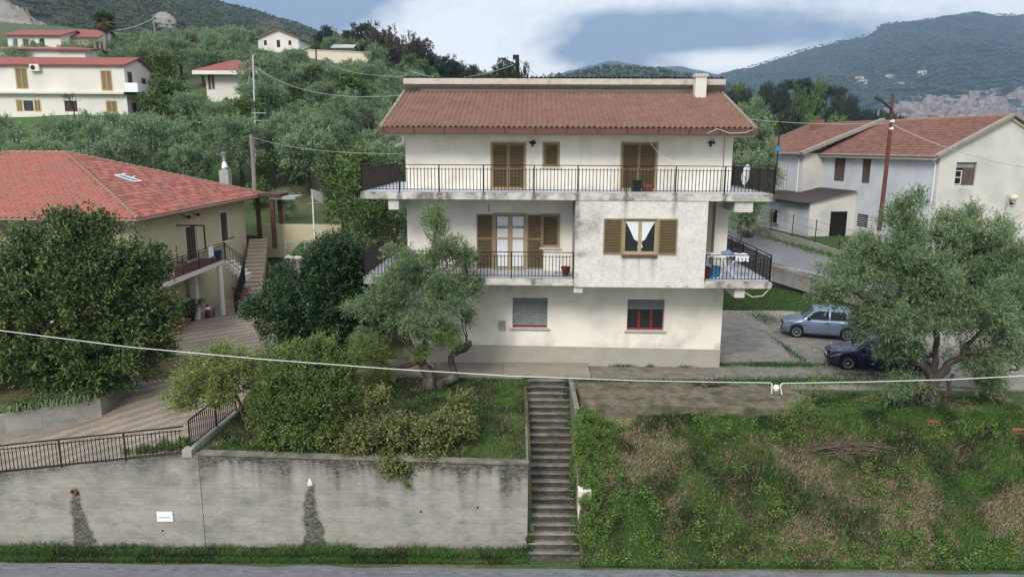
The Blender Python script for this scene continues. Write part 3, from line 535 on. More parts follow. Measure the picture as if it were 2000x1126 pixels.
# ================================================================ BUILDING KIT
def xform(mb, o, a):        # map panel coordinates (x right, y into the wall, z up) into the building's own: origin o, turned by a about z
    c, s = math.cos(a), math.sin(a); mb.v = [np.stack([o[0] + c * v[:, 0] - s * v[:, 1], o[1] + s * v[:, 0] + c * v[:, 1], o[2] + v[:, 2]], 1) for v in mb.v]; return mb
def holed_wall(mb, x0, x1, z0, z1, y, holes, rev=.18, cell=.3):
    ok = [(max(a, x0), min(b, x1), max(c, z0), min(d, z1)) for a, b, c, d in holes]
    X = sorted({x0, x1, *[h[0] for h in ok], *[h[1] for h in ok]}); Z = sorted({z0, z1, *[h[2] for h in ok], *[h[3] for h in ok]})
    def dens(S):
        o = []
        for a, b in zip(S[:-1], S[1:]): k = max(1, int(math.ceil((b - a) / cell))); o += [a + (b - a) * i / k for i in range(k)]
        return o + [S[-1]]
    X = dens(X); Z = dens(Z); nx = len(X); V = [(x, y, z) for z in Z for x in X]; Fs = []
    for j in range(len(Z) - 1):
        for i in range(nx - 1):
            cx, cz = (X[i] + X[i + 1]) / 2, (Z[j] + Z[j + 1]) / 2
            if any(a < cx < b and c < cz < d for a, b, c, d in ok): continue
            Fs.append((j * nx + i, j * nx + i + 1, (j + 1) * nx + i + 1, (j + 1) * nx + i))
    mb.add(V, Fs)
    for a, b, c, d in ok:
        mb.poly((a, y, c), (a, y, d), (a, y + rev, d), (a, y + rev, c)); mb.poly((b, y, c), (b, y + rev, c), (b, y + rev, d), (b, y, d))
        mb.poly((a, y, d), (b, y, d), (b, y + rev, d), (a, y + rev, d)); mb.poly((a, y, c), (a, y + rev, c), (b, y + rev, c), (b, y, c))
    return mb
def frame_mb(x0, x1, z0, z1, y, w=.06, d=.06, mb=None):
    mb = mb or MB(); mb.box(x0, x0 + w, y, y + d, z0, z1); mb.box(x1 - w, x1, y, y + d, z0, z1); mb.box(x0 + w, x1 - w, y, y + d, z1 - w, z1); mb.box(x0 + w, x1 - w, y, y + d, z0, z0 + w); return mb
def louvre_mb(x0, x1, z0, z1, y, pitch=.06, mid=None, w=.055):
    mb = frame_mb(x0, x1, z0, z1, y, w, .045)
    if mid: mb.box(x0 + w, x1 - w, y, y + .045, mid - .04, mid + .04)
    z = z0 + w + pitch * .5
    while z < z1 - w - .01:
        if not (mid and abs(z - mid) < .05): mb.bar((x0 + w, y + .022, z), (x1 - w, y + .022, z), .045, .010, up=(0, .75, 1))
        z += pitch
    return mb
def shuttered(root, name, x0, x1, z0, z1, y, o=(0, 0, 0), a=0.0, leaves=2, mf='shutter frame', ml='shutter olive', mid=None, casing=.07, pitch=.06, sill=None, label=None):
    """window or door closed by louvred shutters: casing > shutters"""
    f = xform(frame_mb(x0 - casing, x1 + casing, z0 - .02, z1 + casing, y - .03, casing, .08), o, a).build(name, mf, root, label=label)
    xform(MB().box(x0, x1, y + .045, y + .06, z0, z1), o, a).build('backing', 'slat gap shade', f)  # dark sheet stands in for the shade behind the slats
    for i in range(leaves):
        p, q = x0 + (x1 - x0) * i / leaves + .006, x0 + (x1 - x0) * (i + 1) / leaves - .006
        xform(louvre_mb(p, q, z0 + .04, z1 - .01, y - .005, pitch, mid), o, a).build('shutter', ml, f)
    if sill: xform(MB().box(x0 - .12, x1 + .12, y - .09, y + .05, z0 - .09, z0 - .03), o, a).build('sill', sill, f)
    return f
def glazed(root, name, x0, x1, z0, z1, y, o=(0, 0, 0), a=0.0, n=2, m='shutter frame', w=.06, pane='dark glass', zbar=None, sill=None, mull=.05, label=None):
    mb = frame_mb(x0, x1, z0, z1, y, w, .06)
    for i in range(1, n): c = x0 + (x1 - x0) * i / n; mb.box(c - mull, c + mull, y - .005, y + .055, z0 + w, z1 - w)
    if zbar: mb.box(x0 + w, x1 - w, y + .003, y + .052, zbar - .04, zbar + .04)
    f = xform(mb, o, a).build(name, m, root, label=label); xform(MB().box(x0 + w * .5, x1 - w * .5, y + .03, y + .04, z0 + w * .5, z1 - w * .5), o, a).build('pane', pane, f)
    if sill: xform(MB().box(x0 - .14, x1 + .14, y - .26, y + .03, z0 - .07, z0 - .012), o, a).build('sill', sill, f)
    return f
def tiled(root, name, m, O, U, S, ulen, vlen, umin=None, umax=None, per=.21, row=.36, amp=.045, step=.028, k=6, label=None, jit=.012, parent_build=True):
    """pantiles as real relief: O eave corner, U along the eave, S up the slope"""
    O = np.array(O, float); U = np.array(U, float); U /= np.linalg.norm(U); S = np.array(S, float); S /= np.linalg.norm(S); N = np.cross(U, S); N /= np.linalg.norm(N)
    if N[2] < 0: N = -N
    nu = int(ulen / per) * k + 1; u = np.linspace(0, ulen, nu); nr = int(round(vlen / row)); rr = vlen / nr
    v = np.array([[r * rr, r * rr + .02, (r + 1) * rr - .001] for r in range(nr)]).ravel(); h = np.array([[0, step, 0]] * nr).ravel()
    Ug, Vg = np.meshgrid(u, v); prof = amp * np.abs(np.cos(math.pi * Ug / per)) ** 1.4 if k > 2 else 0 * Ug
    ci = np.floor(Ug / per + .5); ri = np.floor(Vg / rr + 1e-4); j1 = (vn(ci * 7.1, ri * 3.3, 1.0, 3) - .5) * jit * 2; H = prof + h[:, None] + j1
    lo = umin(Vg) if umin else 0 * Ug; hi = umax(Vg) if umax else ulen + 0 * Ug; Uc = np.clip(Ug, lo, hi)
    P = O + Uc[..., None] * U + Vg[..., None] * S + H[..., None] * N; return MB().grid(P).build(name, m, root, label=label)
# ================================================================ MAIN HOUSE
HO = (-4.5, 30.6, 0.0); HR = math.radians(-1.5); HF = (HO, HR)
H = thing('apartment_house', 'large three storey cream house with brown tiled roof and wrap-around balconies', 'house', HO, HR)
W_ = 13.62
def px_rect(px0, py0, px1, py1, y): a = PL(HF, px0, py0, y=y); b = PL(HF, px1, py1, y=y); return a[0], b[0], b[2], a[2]
D1 = px_rect(961, 280, 1024, 372, 0); D1 = (D1[0], D1[1], 7.72, D1[3]); WS = px_rect(1063, 280, 1090, 325, 0)
D2 = px_rect(1216, 280, 1279, 372, 0); D2 = (D2[0], D2[1], 7.72, D2[3])
D3 = px_rect(966, 418, 1026, 525, 0); D3 = (D3[0], D3[1], 4.30, D3[3]); WM = px_rect(1060, 420, 1090, 482, 0)
G1 = px_rect(1001, 581, 1069, 640, 0); G2 = px_rect(1226, 584, 1296, 645, 0); WB = px_rect(1219, 428, 1281, 495, -1.9)
LOG = (12.30, 13.08, 4.22, 7.40)
POSTX = [PL(HF, p, 378, y=-1.9)[0] for p in (705, 780, 858, 944, 1043, 1128, 1223, 1319, 1415, 1510)]
def hstain(V):
    x, y, z = V[:, 0], V[:, 1], V[:, 2]; nz = fbm(x, z, .7, 4)
    s = .24 * sst(.50, .72, nz) + .25 * sst(.55, .7, vn(x, z, .16, 19)) * sst(.5, .6, vn(x, z, 1.5, 20)) + .55 * np.exp(-np.abs(z - 3.9) / .12) * (z < 3.95) * vn(x, z, .3, 3); s = s + .5 * np.exp(-np.abs(z - .9) / .12) * (nz > .5) + .5 * np.exp(-np.abs(z - 7.75) / .25) * sst(.45, .7, vn(x, z, .5, 7))
    for a, b, c, d in (G1, G2): s = s + .35 * np.exp(-((x - a) / .05) ** 2) * (z < c) * (z > c - .8) + .2 * np.exp(-((x - b) / .05) ** 2) * (z < c) * (z > c - .5)
    return s + .35 * np.exp(-((x - 13.5) / .15) ** 2) * (z < 3) * (nz > .45) + .4 * np.exp(-((x - .4) ** 2 + (z - 8.7) ** 2) / .1)
mb = holed_wall(MB(), 0, W_, -.5, 10.0, 0, [D1, WS, D2, D3, WM, G1, G2, LOG], .2, .25)
mb.poly((0, 11, -.5), (0, 0, -.5), (0, 0, 10.0), (0, 11, 10.0)); mb.poly((W_, 11, -.5), (W_, 11, 10.0), (0, 11, 10.0), (0, 11, -.5))
mb.poly((W_, 0, -.5), (W_, 11, -.5), (W_, 11, 4.22), (W_, 0, 4.22)); mb.poly((W_, 0, 7.4), (W_, 11, 7.4), (W_, 11, 10), (W_, 0, 10)); mb.poly((W_, 2.2, 4.22), (W_, 11, 4.22), (W_, 11, 7.4), (W_, 2.2, 7.4)); mb.poly((W_, 0, 4.22), (W_, .5, 4.22), (W_, .5, 7.4), (W_, 0, 7.4))
mb.poly((0, 0, 10), (W_, 0, 10), (W_, 11, 10), (0, 11, 10))
mb.build('wall', 'cream stucco', H, vattr=hstain)
mb = MB(); mb.box(11.6, 12.3, .0 + .25, 2.4, 4.25, 7.39); mb.box(12.3, 13.6, 2.2, 2.3, 4.25, 7.39); mb.box(13.08, 13.60, .205, .49, 4.24, 7.395); mb.build('loggia_wall', 'cream fascia', H)
MB().box(12.31, 12.42, .26, 1.6, 4.26, 6.4).build('loggia_door', 'dark wood', H)
xs = np.linspace(-.012, W_ + .012, 120); mb = MB(); zt = np.interp(xs, [1.8, 13.6], [.92, .82])
mb.grid(np.stack([np.stack([xs, 0 * xs - .014, zt], -1), np.stack([xs, 0 * xs - .014, 0 * xs - .5], -1)])); mb.grid(np.stack([np.stack([xs, 0 * xs + .01, zt], -1), np.stack([xs, 0 * xs - .014, zt], -1)])); mb.poly((W_ + .012, -.014, -.5), (W_ + .012, 11, -.5), (W_ + .012, 11, .82), (W_ + .012, -.014, .82)); mb.poly((-.012, 11, -.5), (-.012, -.014, -.5), (-.012, -.014, .92), (-.012, 11, .92)); mb.build('plinth', 'plinth render', H)
# projecting bay of the middle floor
def bstain(V):
    x, z = V[:, 0], V[:, 2]; nz = fbm(x, z, .6, 9); s = .18 * nz + .5 * np.exp(-(7.7 - z) / .10) * sst(.3, .6, vn(x, z, .3, 2))
    for p in POSTX[5:9]: s = s + (1.3 * np.exp(-((x - p) / (.07 + .05 * np.clip(7.7 - z, 0, 2))) ** 2) * np.exp(-(7.7 - z) / .75))
    for p, w in ((WB[0] + .05, .09), (WB[1] - .1, .12), ((WB[0] * .5 + WB[1] * .5), .05)): s = s + .8 * np.exp(-((x - p) / w) ** 2) * np.where(z < WB[2] - .05, np.exp(-(WB[2] - z) / .6), 0)
    s = s + .55 * np.exp(-np.abs(x - 7.08) / .14) * sst(.4, .7, vn(x, z, .35, 6)) + .6 * sst(.50, .75, fbm(x, z, 1.1, 14)) * np.exp(-np.abs(z - 6.4) / .8) + .7 * np.exp(-((x - 7.3) / .35) ** 2 - ((z - 5.25) / .12) ** 2)
    s = s + 2.0 * (np.abs(z - 3.98 - .03 * np.cos((x - 11.2) * 4)) < .02) * (np.abs(x - 11.2) < .45)
    return s
mb = holed_wall(MB(), 7.06, 12.29, 3.92, 7.70, -1.9, [WB], .2, .06)
mb.poly((7.06, 0, 3.92), (7.06, -1.9, 3.92), (7.06, -1.9, 7.69), (7.06, 0, 7.69)); mb.poly((12.29, -1.9, 3.92), (12.29, 0, 3.92), (12.29, 0, 7.69), (12.29, -1.9, 7.69)); mb.poly((7.06, -1.9, 3.92), (7.06, 0, 3.92), (12.29, 0, 3.92), (12.29, -1.9, 3.92))
mb.poly((7.06, -1.9, 7.70), (12.29, -1.9, 7.70), (12.29, -1.6, 7.70), (7.06, -1.6, 7.70)); mb.build('bay_wall', 'rough stucco', H, vattr=bstain)
# balcony slabs
def sstain(V):
    x, y, z = V[:, 0], V[:, 1], V[:, 2]; s = .55 * sst(.42, .68, fbm(x + y, z * 2, .8, 21))
    for p in POSTX: s = s + 1.4 * np.exp(-((x - p) / .085) ** 2)
    return s + .4 * (vn(x + y, z, .25, 2) > .6)
def slab(name, x0, x1, y0, y1, z0, z1, hole=None, top=True):
    mb = MB(); g = lambda P, Q, R, a, b: mb.grid(np.array([[np.array(P) + (np.array(Q) - P) * i / a + (np.array(R) - P) * j / b for j in range(b + 1)] for i in range(a + 1)], float))
    nx = max(2, int((x1 - x0) / .06)); ny = max(2, int((y1 - y0) / .3))
    g((x0, y0, z0), (x1, y0, z0), (x0, y0, z1), nx, 4); g((x0, y1, z0), (x0, y0, z0), (x0, y1, z1), ny, 3); g((x1, y0, z0), (x1, y1, z0), (x1, y0, z1), ny, 3)
    mb.box(x0 + .002, x1 - .002, y0 + .002, y1, z0, z1 - .004); return mb.build(name, 'slab concrete', H, vattr=sstain)
slab('balcony_slab', -1.5, 14.86, -1.93, -.004, 7.41, 7.69); slab('balcony_slab', -1.5, -.004, -.003, 6.0, 7.41, 7.69); slab('balcony_slab', W_ + .004, 14.86, -.003, 6.0, 7.41, 7.69)
slab('balcony_slab', -1.52, 7.055, -1.9, -.004, 3.96, 4.24); slab('balcony_slab', -1.52, -.004, -.003, 5.0, 3.96, 4.24); slab('balcony_slab', 12.295, 14.98, -1.9, -.004, 3.92, 4.20); slab('balcony_slab', W_ + .004, 14.98, -.003, 6, 3.92, 4.20)
for x0, x1, y0, y1, z in [(-1.4, 14.76, -1.85, -.01, 7.692), (-1.4, -.01, 0, 5.9, 7.692), (W_ + .02, 14.78, 0, 5.9, 7.692), (-1.42, 7.05, -1.82, -.01, 4.243), (-1.42, -.02, 0, 4.9, 4.243), (12.31, 14.9, -1.82, -.02, 4.203), (W_ + .02, 14.9, .0, 5.9, 4.203), (12.31, 13.6, .22, 2.19, 4.245)]:
    MB().box(x0, x1, y0, y1, z, z + .012).build('balcony_floor', 'balcony tile', H)
for a in [(-.42, -.006, -1.80, -.01, 6.98, 7.408), (7.06, 7.42, -1.80, -.1, 3.66, 3.918), (W_ - .01, 14.0, -1.70, -.01, 3.50, 3.918), (13.35, 14.06, -1.82, -.01, 6.98, 7.408), (-.42, -.006, -1.75, -.01, 3.55, 3.958)]:
    mb = MB(); mb.box(*a); mb.build('beam_end', 'rough stucco', H, vattr=lambda V: .25 + 0 * V[:, 0])
# balcony railings
z7, z4 = 7.70, 4.25
def hrail(pts, z, posts_on_first=None, h=1.06, **k):
    for i, (a, b) in enumerate(zip(pts[:-1], pts[1:])):
        L_ = math.dist(a, b); ps = posts_on_first if (i == 0 and posts_on_first) else [j / max(1, round(L_ / 1.9)) for j in range(max(1, round(L_ / 1.9)) + 1)]
        o = rail_run(H, 'railing', (*a, z), (*b, z), h, 'dark metal', .138, ps, world=False, rt=.02, bt=(.013 if i == 0 else .008), base=.10, zup=.17, over=.06, **k)
fx0, fx1 = -1.44, 14.80
hrail([(fx0, -1.87), (fx1, -1.87)], z7, [(p - fx0) / (fx1 - fx0) for p in [fx0] + POSTX[1:9] + [fx1]]); hrail([(fx0, -1.87), (fx0, 5.9)], z7); hrail([(fx1, -1.87), (fx1, 5.9)], z7)
hrail([(-1.46, -1.85), (7.02, -1.85)], z4, [0, .235, .47, .705, 1.0]); hrail([(-1.46, -1.85), (-1.46, 4.9)], z4)
hrail([(12.32, -1.85), (14.92, -1.85)], z4 - .04, [0, 1.0]); hrail([(14.92, -1.85), (14.92, 5.9)], z4 - .04)
# openings
shuttered(H, 'balcony_door', *D1, .02, mid=8.55); shuttered(H, 'balcony_door', *D2, .02, mid=8.55); shuttered(H, 'window', *WS, .02, leaves=1, sill='marble sill')
f = glazed(H, 'balcony_door', *D3, .06, n=2, zbar=5.62, pane='dark glass', w=.07, mull=.09); xform(frame_mb(D3[0] - .06, D3[1] + .06, D3[2] - .02, D3[3] + .06, -.03, .06, .1), (0, 0, 0), 0).build('casing', 'shutter frame', f)
for x in ((D3[0] + .1, (D3[0] + D3[1]) / 2 - .1), ((D3[0] + D3[1]) / 2 + .1, D3[1] - .09)):
    xs = np.linspace(*x, 30); mb = MB(); mb.grid(np.stack([np.stack([xs, .085 + .004 * np.sin(xs * 60), 0 * xs + z], -1) for z in np.linspace(4.40, D3[3] - .1, 8)])); mb.build('curtain', 'curtain white', f)
    mb = MB(); mb.box(x[0], x[1], .078, .082, D3[3] - .62, D3[3] - .50); mb.build('curtain_band', 'grey shutter', f)
for a, b in ((D3[0] - .76, D3[0] - .07), (D3[1] + .07, D3[1] + .76)): louvre_mb(a, b, D3[2] + .03, D3[3] + .0, -.06, .06, 5.62).build('shutter', 'shutter olive', f); MB().box(a + .03, b - .03, -.022, -.012, D3[2] + .06, D3[3] - .03).build('slat_gap_sheet', 'slat gap shade', f)  # added sheet behind each open leaf, its dark colour painting the gap shade
shuttered(H, 'window', *WM, -.0, leaves=1, sill='marble sill')
f = glazed(H, 'window', *WB, -1.84, n=2, w=.075, mull=.07); xform(frame_mb(WB[0] - .05, WB[1] + .05, WB[2] - .04, WB[3] + .05, -1.93, .05, .1), (0, 0, 0), 0).build('casing', 'shutter frame', f)
MB().box(WB[0] - .06, WB[1] + .06, -2.0, -1.86, WB[2] - .14, WB[2] - .06).build('sill', 'gutter copper', f)
for a, b in ((WB[0] - .80, WB[0] - .06), (WB[1] + .06, WB[1] + .80)): louvre_mb(a, b, WB[2] - .02, WB[3] + .03, -1.96, .062).build('shutter', 'shutter olive', f); MB().box(a + .03, b - .03, -1.925, -1.915, WB[2] + .02, WB[3] - .01).build('slat_gap_sheet', 'slat gap shade', f)
cx = (WB[0] + WB[1]) / 2; zt = WB[3] - .09; zb = WB[2] + .1                       # tied-back curtain with a lace band
for sgn in (-1, 1):
    P = []; ed = (WB[1] - WB[0]) / 2 - .1
    for t in np.linspace(0, 1, 14):
        z = zt - (zt - zb - .12) * t; outer = ed * (1 - t ** .8) + .05 + .02 * math.sin(t * 3); inner = -.0 + .012
        if t > .75: outer = .05 + .06 * (t - .75) * 4; inner = .01
        P.append([(cx + sgn * (inner + (outer - inner) * s) + (.02 if t > .7 else 0), -1.822 + .006 * math.sin(s * 25), z) for s in np.linspace(0, 1, 12)])
    MB().grid(np.array(P)).build('curtain', 'curtain white', f)
def roller(root, r, y, drop, bar=True):
    x0, x1, z0, z1 = r; f = glazed(root, 'window', x0, x1, z0, z1, y + .02, n=3, m='red frame', w=.07, mull=.055); mb = MB(); z = z1
    while z > z1 - (z1 - z0) * drop + .01:
        mb.bar((x0 + .02, y - .02, z - .045), (x1 - .02, y - .02, z - .045), .012, .082, up=(0, .95, 1)); z -= .088
    mb.box(x0 + .01, x1 - .01, y - .03, y - .012, z - .01, z + .02); mb.build('roller_shutter', 'grey shutter', f)
    MB().box(x0 - .10, x1 + .10, -.10, y + .02, z0 - .05, z0 + .006).build('sill', 'marble sill', f)
    MB().box(x0 - .1, x1 + .1, -.085, -.0, z0 - .085, z0 - .053).build('sill_edge', 'plinth render', f)
    MB().box(x1 - .03, x1 + .0, y - .03, y - .0, z0, z1).build('guide', 'galvanised', f); MB().box(x0, x0 + .03, y - .03, y, z0, z1).build('guide', 'galvanised', f); return f
roller(H, G1, .13, .93); roller(H, G2, .13, .30)
# roof
EZ, TZ_ = 10.20, 11.95; ey_, ty_ = -1.12, 4.6; S_ = np.array([0, ty_ - ey_, TZ_ - EZ]); sl = np.linalg.norm(S_)
rf = tiled(H, 'roof', 'roof tile brown', (-.74, ey_, EZ), (1, 0, 0), S_, 14.90, sl, per=.213, row=.345, amp=.085, step=.085)
mb = MB(); mb.add([(-.72, ey_ + .05, EZ - .03), (14.14, ey_ + .05, EZ - .03), (14.14, ty_, TZ_ - .03), (-.72, ty_, TZ_ - .03), (-.72, ey_ + .05, EZ - .26), (14.14, ey_ + .05, EZ - .26), (14.14, ty_, TZ_ - .26), (-.72, ty_, TZ_ - .26)], [(0, 1, 2, 3), (7, 6, 5, 4), (0, 4, 5, 1), (1, 5, 6, 2), (3, 7, 4, 0), (2, 6, 7, 3)]); mb.build('eave_slab', 'cream fascia', rf)
mb = MB(); mb.box(-.70, 14.12, -1.0, .05, 9.90, 9.945); mb.build('soffit', 'cream fascia', rf)
for x in (-.76, 14.16): MB().bar((x, ey_ - .05, EZ + .0), (x, ty_, TZ_ + .05), .13, .16).build('verge', 'tile mortar', rf)
gt = MB().box(-.80, 14.20, -1.30, -1.13, 9.975, 10.0); gt.box(-.80, 14.20, -1.31, -1.29, 9.976, 10.20); gt.box(-.80, 14.2, -1.15, -1.131, 9.976, 10.17); gt.box(-.81, -.80, -1.31, -1.13, 9.975, 10.2); gt.box(14.2, 14.21, -1.31, -1.13, 9.975, 10.2); gt.tube([(-.8, -1.31, 10.2), (14.2, -1.31, 10.2)], .014, 6); g_ = gt.build('gutter', 'gutter copper', rf)
for i in range(13):
    x = -.62 + i * 1.213; MB().box(x - .012, x + .012, -1.325, -1.311, 9.97, 10.23).build('bracket', 'dark metal', rf)
mb = MB(); mb.tube([(-.62, -1.2, 9.98), (-.6, -.5, 9.80), (-.3, -.2, 9.74), (-.12, -.14, 9.70)], .05, 10); mb = MB(); mb.tube([(.02, -.7, 9.96), (.02, -.62, 9.72), (-.03, -.5, 9.60), (-.28, -.22, 9.52), (-.36, -.1, 9.48)], .06, 10); mb.lathe([(.085, 0), (.085, .14)], (.02, -.70, 9.84), 12); mb.build('downpipe', 'white plastic', H)
MB().tube([(13.25, -.05, 9.9), (13.25, -.05, 7.72)], .022, 6).build('drain_line', 'galvanised', H)
# upper storey wall and high roof falling to the back
mb = MB(); mb.box(-.02, 13.30, 4.6, 4.8, 11.6, 12.30); mb.build('attic_wall', 'far white', H, vattr=lambda V: .2 + 0 * V[:, 0])
mb = MB(); V = [(-.72, 4.0, 12.31), (14.2, 4.0, 12.31), (14.2, 4.0, 12.57), (-.72, 4.0, 12.57), (-.72, 11.9, 10.0), (14.2, 11.9, 10.0), (14.2, 11.9, 10.22), (-.72, 11.9, 10.22)]
mb.add(V, [(0, 1, 2, 3), (5, 4, 7, 6), (4, 0, 3, 7), (1, 5, 6, 2), (4, 5, 1, 0)]); up = mb.build('upper_roof', 'slab concrete', H, vattr=lambda V: .35 * fbm(V[:, 0], V[:, 2], 1))
tiled(H, 'roof_tiles', 'tile mortar', (14.2, 11.9, 10.24), (-1, 0, 0), (0, -7.93, 2.36), 14.92, 8.27, per=.213, row=.345, amp=.065, step=.03)
mb = MB(); mb.box(-.005, .20, 4.8, 11, 9.9, 12.0); mb.box(13.4, 13.6, 4.8, 11, 9.9, 12.0); mb.v[0][:, 2] = np.where(mb.v[0][:, 2] > 11, 12.26 - (mb.v[0][:, 1] - 3.45) * .268, mb.v[0][:, 2]); mb.v[1][:, 2] = np.where(mb.v[1][:, 2] > 11, 12.26 - (mb.v[1][:, 1] - 3.45) * .268, mb.v[1][:, 2]); mb.build('gable_wall', 'cream fascia', H)
ch = MB().box(12.72, 13.22, 3.55, 4.05, 11.3, 12.62).build('chimney', 'far white', H, vattr=lambda V: .5 + 0 * V[:, 0]); MB().box(12.67, 13.27, 3.50, 4.10, 12.62, 12.70).build('cap', 'slab concrete', ch, vattr=lambda V: .2 + 0 * V[:, 0])
for dx in (-.24, -.08, .08, .24): MB().box(12.97 + dx - .04, 12.97 + dx + .04, 3.53, 4.07, 12.70, 12.78).build('cap_brick', 'slab concrete', ch, vattr=lambda V: 0 * V[:, 0])
# fittings on the wall
for px in (1040, 1388):
    q = PL(HF, px, 276, y=0); f = MB().box(q[0] - .04, q[0] + .04, -.06, 0, q[2] - .22, q[2] + .02).build('wall_lamp', 'dark metal', H); mb = MB(); mb.tube([(q[0], -.05, q[2]), (q[0] + .05, -.18, q[2] + .06), (q[0] + .1, -.2, q[2] + .02)], .018, 6); mb.lathe([(.03, 0), (.07, .06), (.05, .12)], (q[0] + .08, -.2, q[2] - .12), 10); mb.lathe([(.03, 0), (.07, .05), (.05, .1)], (q[0] - .08, -.16, q[2] - .1), 10); mb.build('lamp_head', 'black metal', f)
q = PL(HF, 954, 403, y=0); MB().tube([(q[0], -.03, q[2] + .08), (q[0] + .02, -.08, q[2]), (q[0], -.03, q[2] - .2)], .014, 6).build('wall_hook', 'dark metal', H)
q = PL(HF, 981, 635, y=0); f = MB().box(q[0] - .14, q[0] + .14, -.07, 0, q[2] - .20, q[2] + .22).build('meter_box', 'galvanised', H); MB().box(q[0] - .10, q[0] + .10, -.08, -.071, q[2] - .02, q[2] + .18).build('meter_door', 'grey shutter', f)
mb = MB()
for s_ in (0, 1): mb.tube([(9.9 - s_ * 2.55, -.04 - 0 * s_, 9.93), (9.85 - s_ * 2.5, -.04, 9.3), (9.72 - s_ * 2.4, -.04, 8.7)] if s_ else [(9.95, -1.25, 10.0), (10.1, -.9, 9.6), (10.6, -.6, 9.1), (11.3, -1.2, 8.78), (11.5, -1.85, 8.76)], .010, 5)
mb.tube([(12.2, -1.33, 10.02), (12.6, -1.36, 10.2), (13.1, -1.38, 10.03), (13.7, -1.38, 10.06), (14.0, -1.33, 10.18)], .010, 5); mb.build('loose_wire', 'cable white', H)
mb = MB(); mb.tube([(13.95, -1.7, 3.75), (14.3, -1.75, 3.55), (14.7, -1.78, 3.6), (15.0, -1.8, 3.95), (15.05, -1.8, 4.1)], .018, 6); mb.build('hose', 'cable white', H)
# a mast on the corner of the upper balcony
ms = thing('antenna_mast', 'thin dark mast with a small blue box at the upper balcony corner', 'antenna mast', (0, 0, 0)); o_ = PL(HF, 1511, 378, y=-1.95)
def h2w(x, y, z): c, s = math.cos(HR), math.sin(HR); return np.array([HO[0] + c * x - s * y, HO[1] + s * x + c * y, HO[2] + z])
b_ = h2w(14.80, -1.97, 7.45); ROOT[ms.name] = (b_, 0.); ms.location = tuple(b_)
MB().tube([b_, b_ + (.03, 0, 3.4)], .026, 8).build('mast', 'dark metal', ms, world=True); MB().box(b_[0] - .07, b_[0] + .09, b_[1] - .1, b_[1] - .03, b_[2] + 1.9, b_[2] + 2.08).build('box', 'sky paint', ms, world=True); MB().tube([b_ + (.02, 0, 3.0), b_ + (.22, .1, 3.55), b_ + (.30, .1, 3.75)], .012, 5).build('antenna_rod', 'dark metal', ms, world=True)
# things on the balconies
def at(px, py, y): q = PL(HF, px, py, y=y); return h2w(q[0], y, q[2])
def put(name, label, cat, x, y, z, group=None): return thing(name, label, cat, h2w(x, y, z), HR, group)
q = PL(HF, 1243, 372, y=-.9); t = put('plastic_crate', 'dark plastic tub on the upper balcony floor before the right door', 'tub', q[0], -.9, 7.705); MB().box(-.17, .17, -.15, .15, 0, .42).build('tub', 'black plastic', t); frame_mb(-.20, .20, .40, .46, -.18, .03, .36).build('rim', 'black plastic', t)
q = PL(HF, 1263, 372, y=-.9); t = put('flower_pot', 'wide terracotta bowl on the upper balcony beside the dark tub', 'flower pot', q[0] + .05, -.8, 7.705); MB().lathe([(.16, 0), (.26, .2), (.29, .2), (.29, .26), (.24, .26), (.22, .18)], k=18).build('bowl', 'terracotta', t); MB().lathe([(.235, .2), (.02, .22)], k=14).build('soil', 'interior dark', t)
q = PL(HF, 1460, 350, y=1.2); t = put('satellite_dish', 'white satellite dish tilted behind the right end of the upper balcony railing', 'satellite dish', 14.4, .6, 7.705)
MB().tube([(0, 0, 0), (0, 0, .55)], .025, 8).build('stand', 'galvanised', t); P_ = []
for r_ in np.linspace(0, 1, 7): P_.append([(.36 * r_ * math.cos(a) * .62, .30 * r_ * math.cos(a) * .5 - .10 * (1 - r_ * r_), .40 * r_ * math.sin(a) * 1.05 + .66 + .12 * r_ * math.cos(a)) for a in np.linspace(0, 2 * math.pi, 25)])
MB().grid(np.array(P_)).build('dish', 'white plastic', t); MB().tube([(0, -.08, .5), (-.22, -.42, .62)], .015, 6).build('arm', 'galvanised', t)
t = put('towel_rail', 'white stool with things on it at the right end of the lower left balcony', 'stool', 6.35, -1.0, 4.256)
MB().box(-.20, .20, -.16, .16, .42, .47).build('seat', 'white plastic', t)
for sx in (-.16, .16):
    for sy in (-.12, .12): MB().bar((sx, sy, 0), (sx * .9, sy * .9, .42), .035).build('leg', 'white plastic', t)
MB().box(-.16, .13, -.1, .1, .47, .72).build('box', 'curtain white', t); t.name = 'stool'; ROOT['stool'] = ROOT.get('towel_rail')
t = put('flower_pot', 'brown flower pot beside the white stool on the lower left balcony', 'flower pot', 6.75, -1.25, 4.256); MB().lathe([(.11, 0), (.17, .3), (.20, .3), (.20, .38), (.16, .38)], k=16).build('pot', 'maroon', t); mbp = MB(); mbp.lathe([(.15, .34), (.01, .36)], k=12); mbp.build('soil', 'interior dark', t)
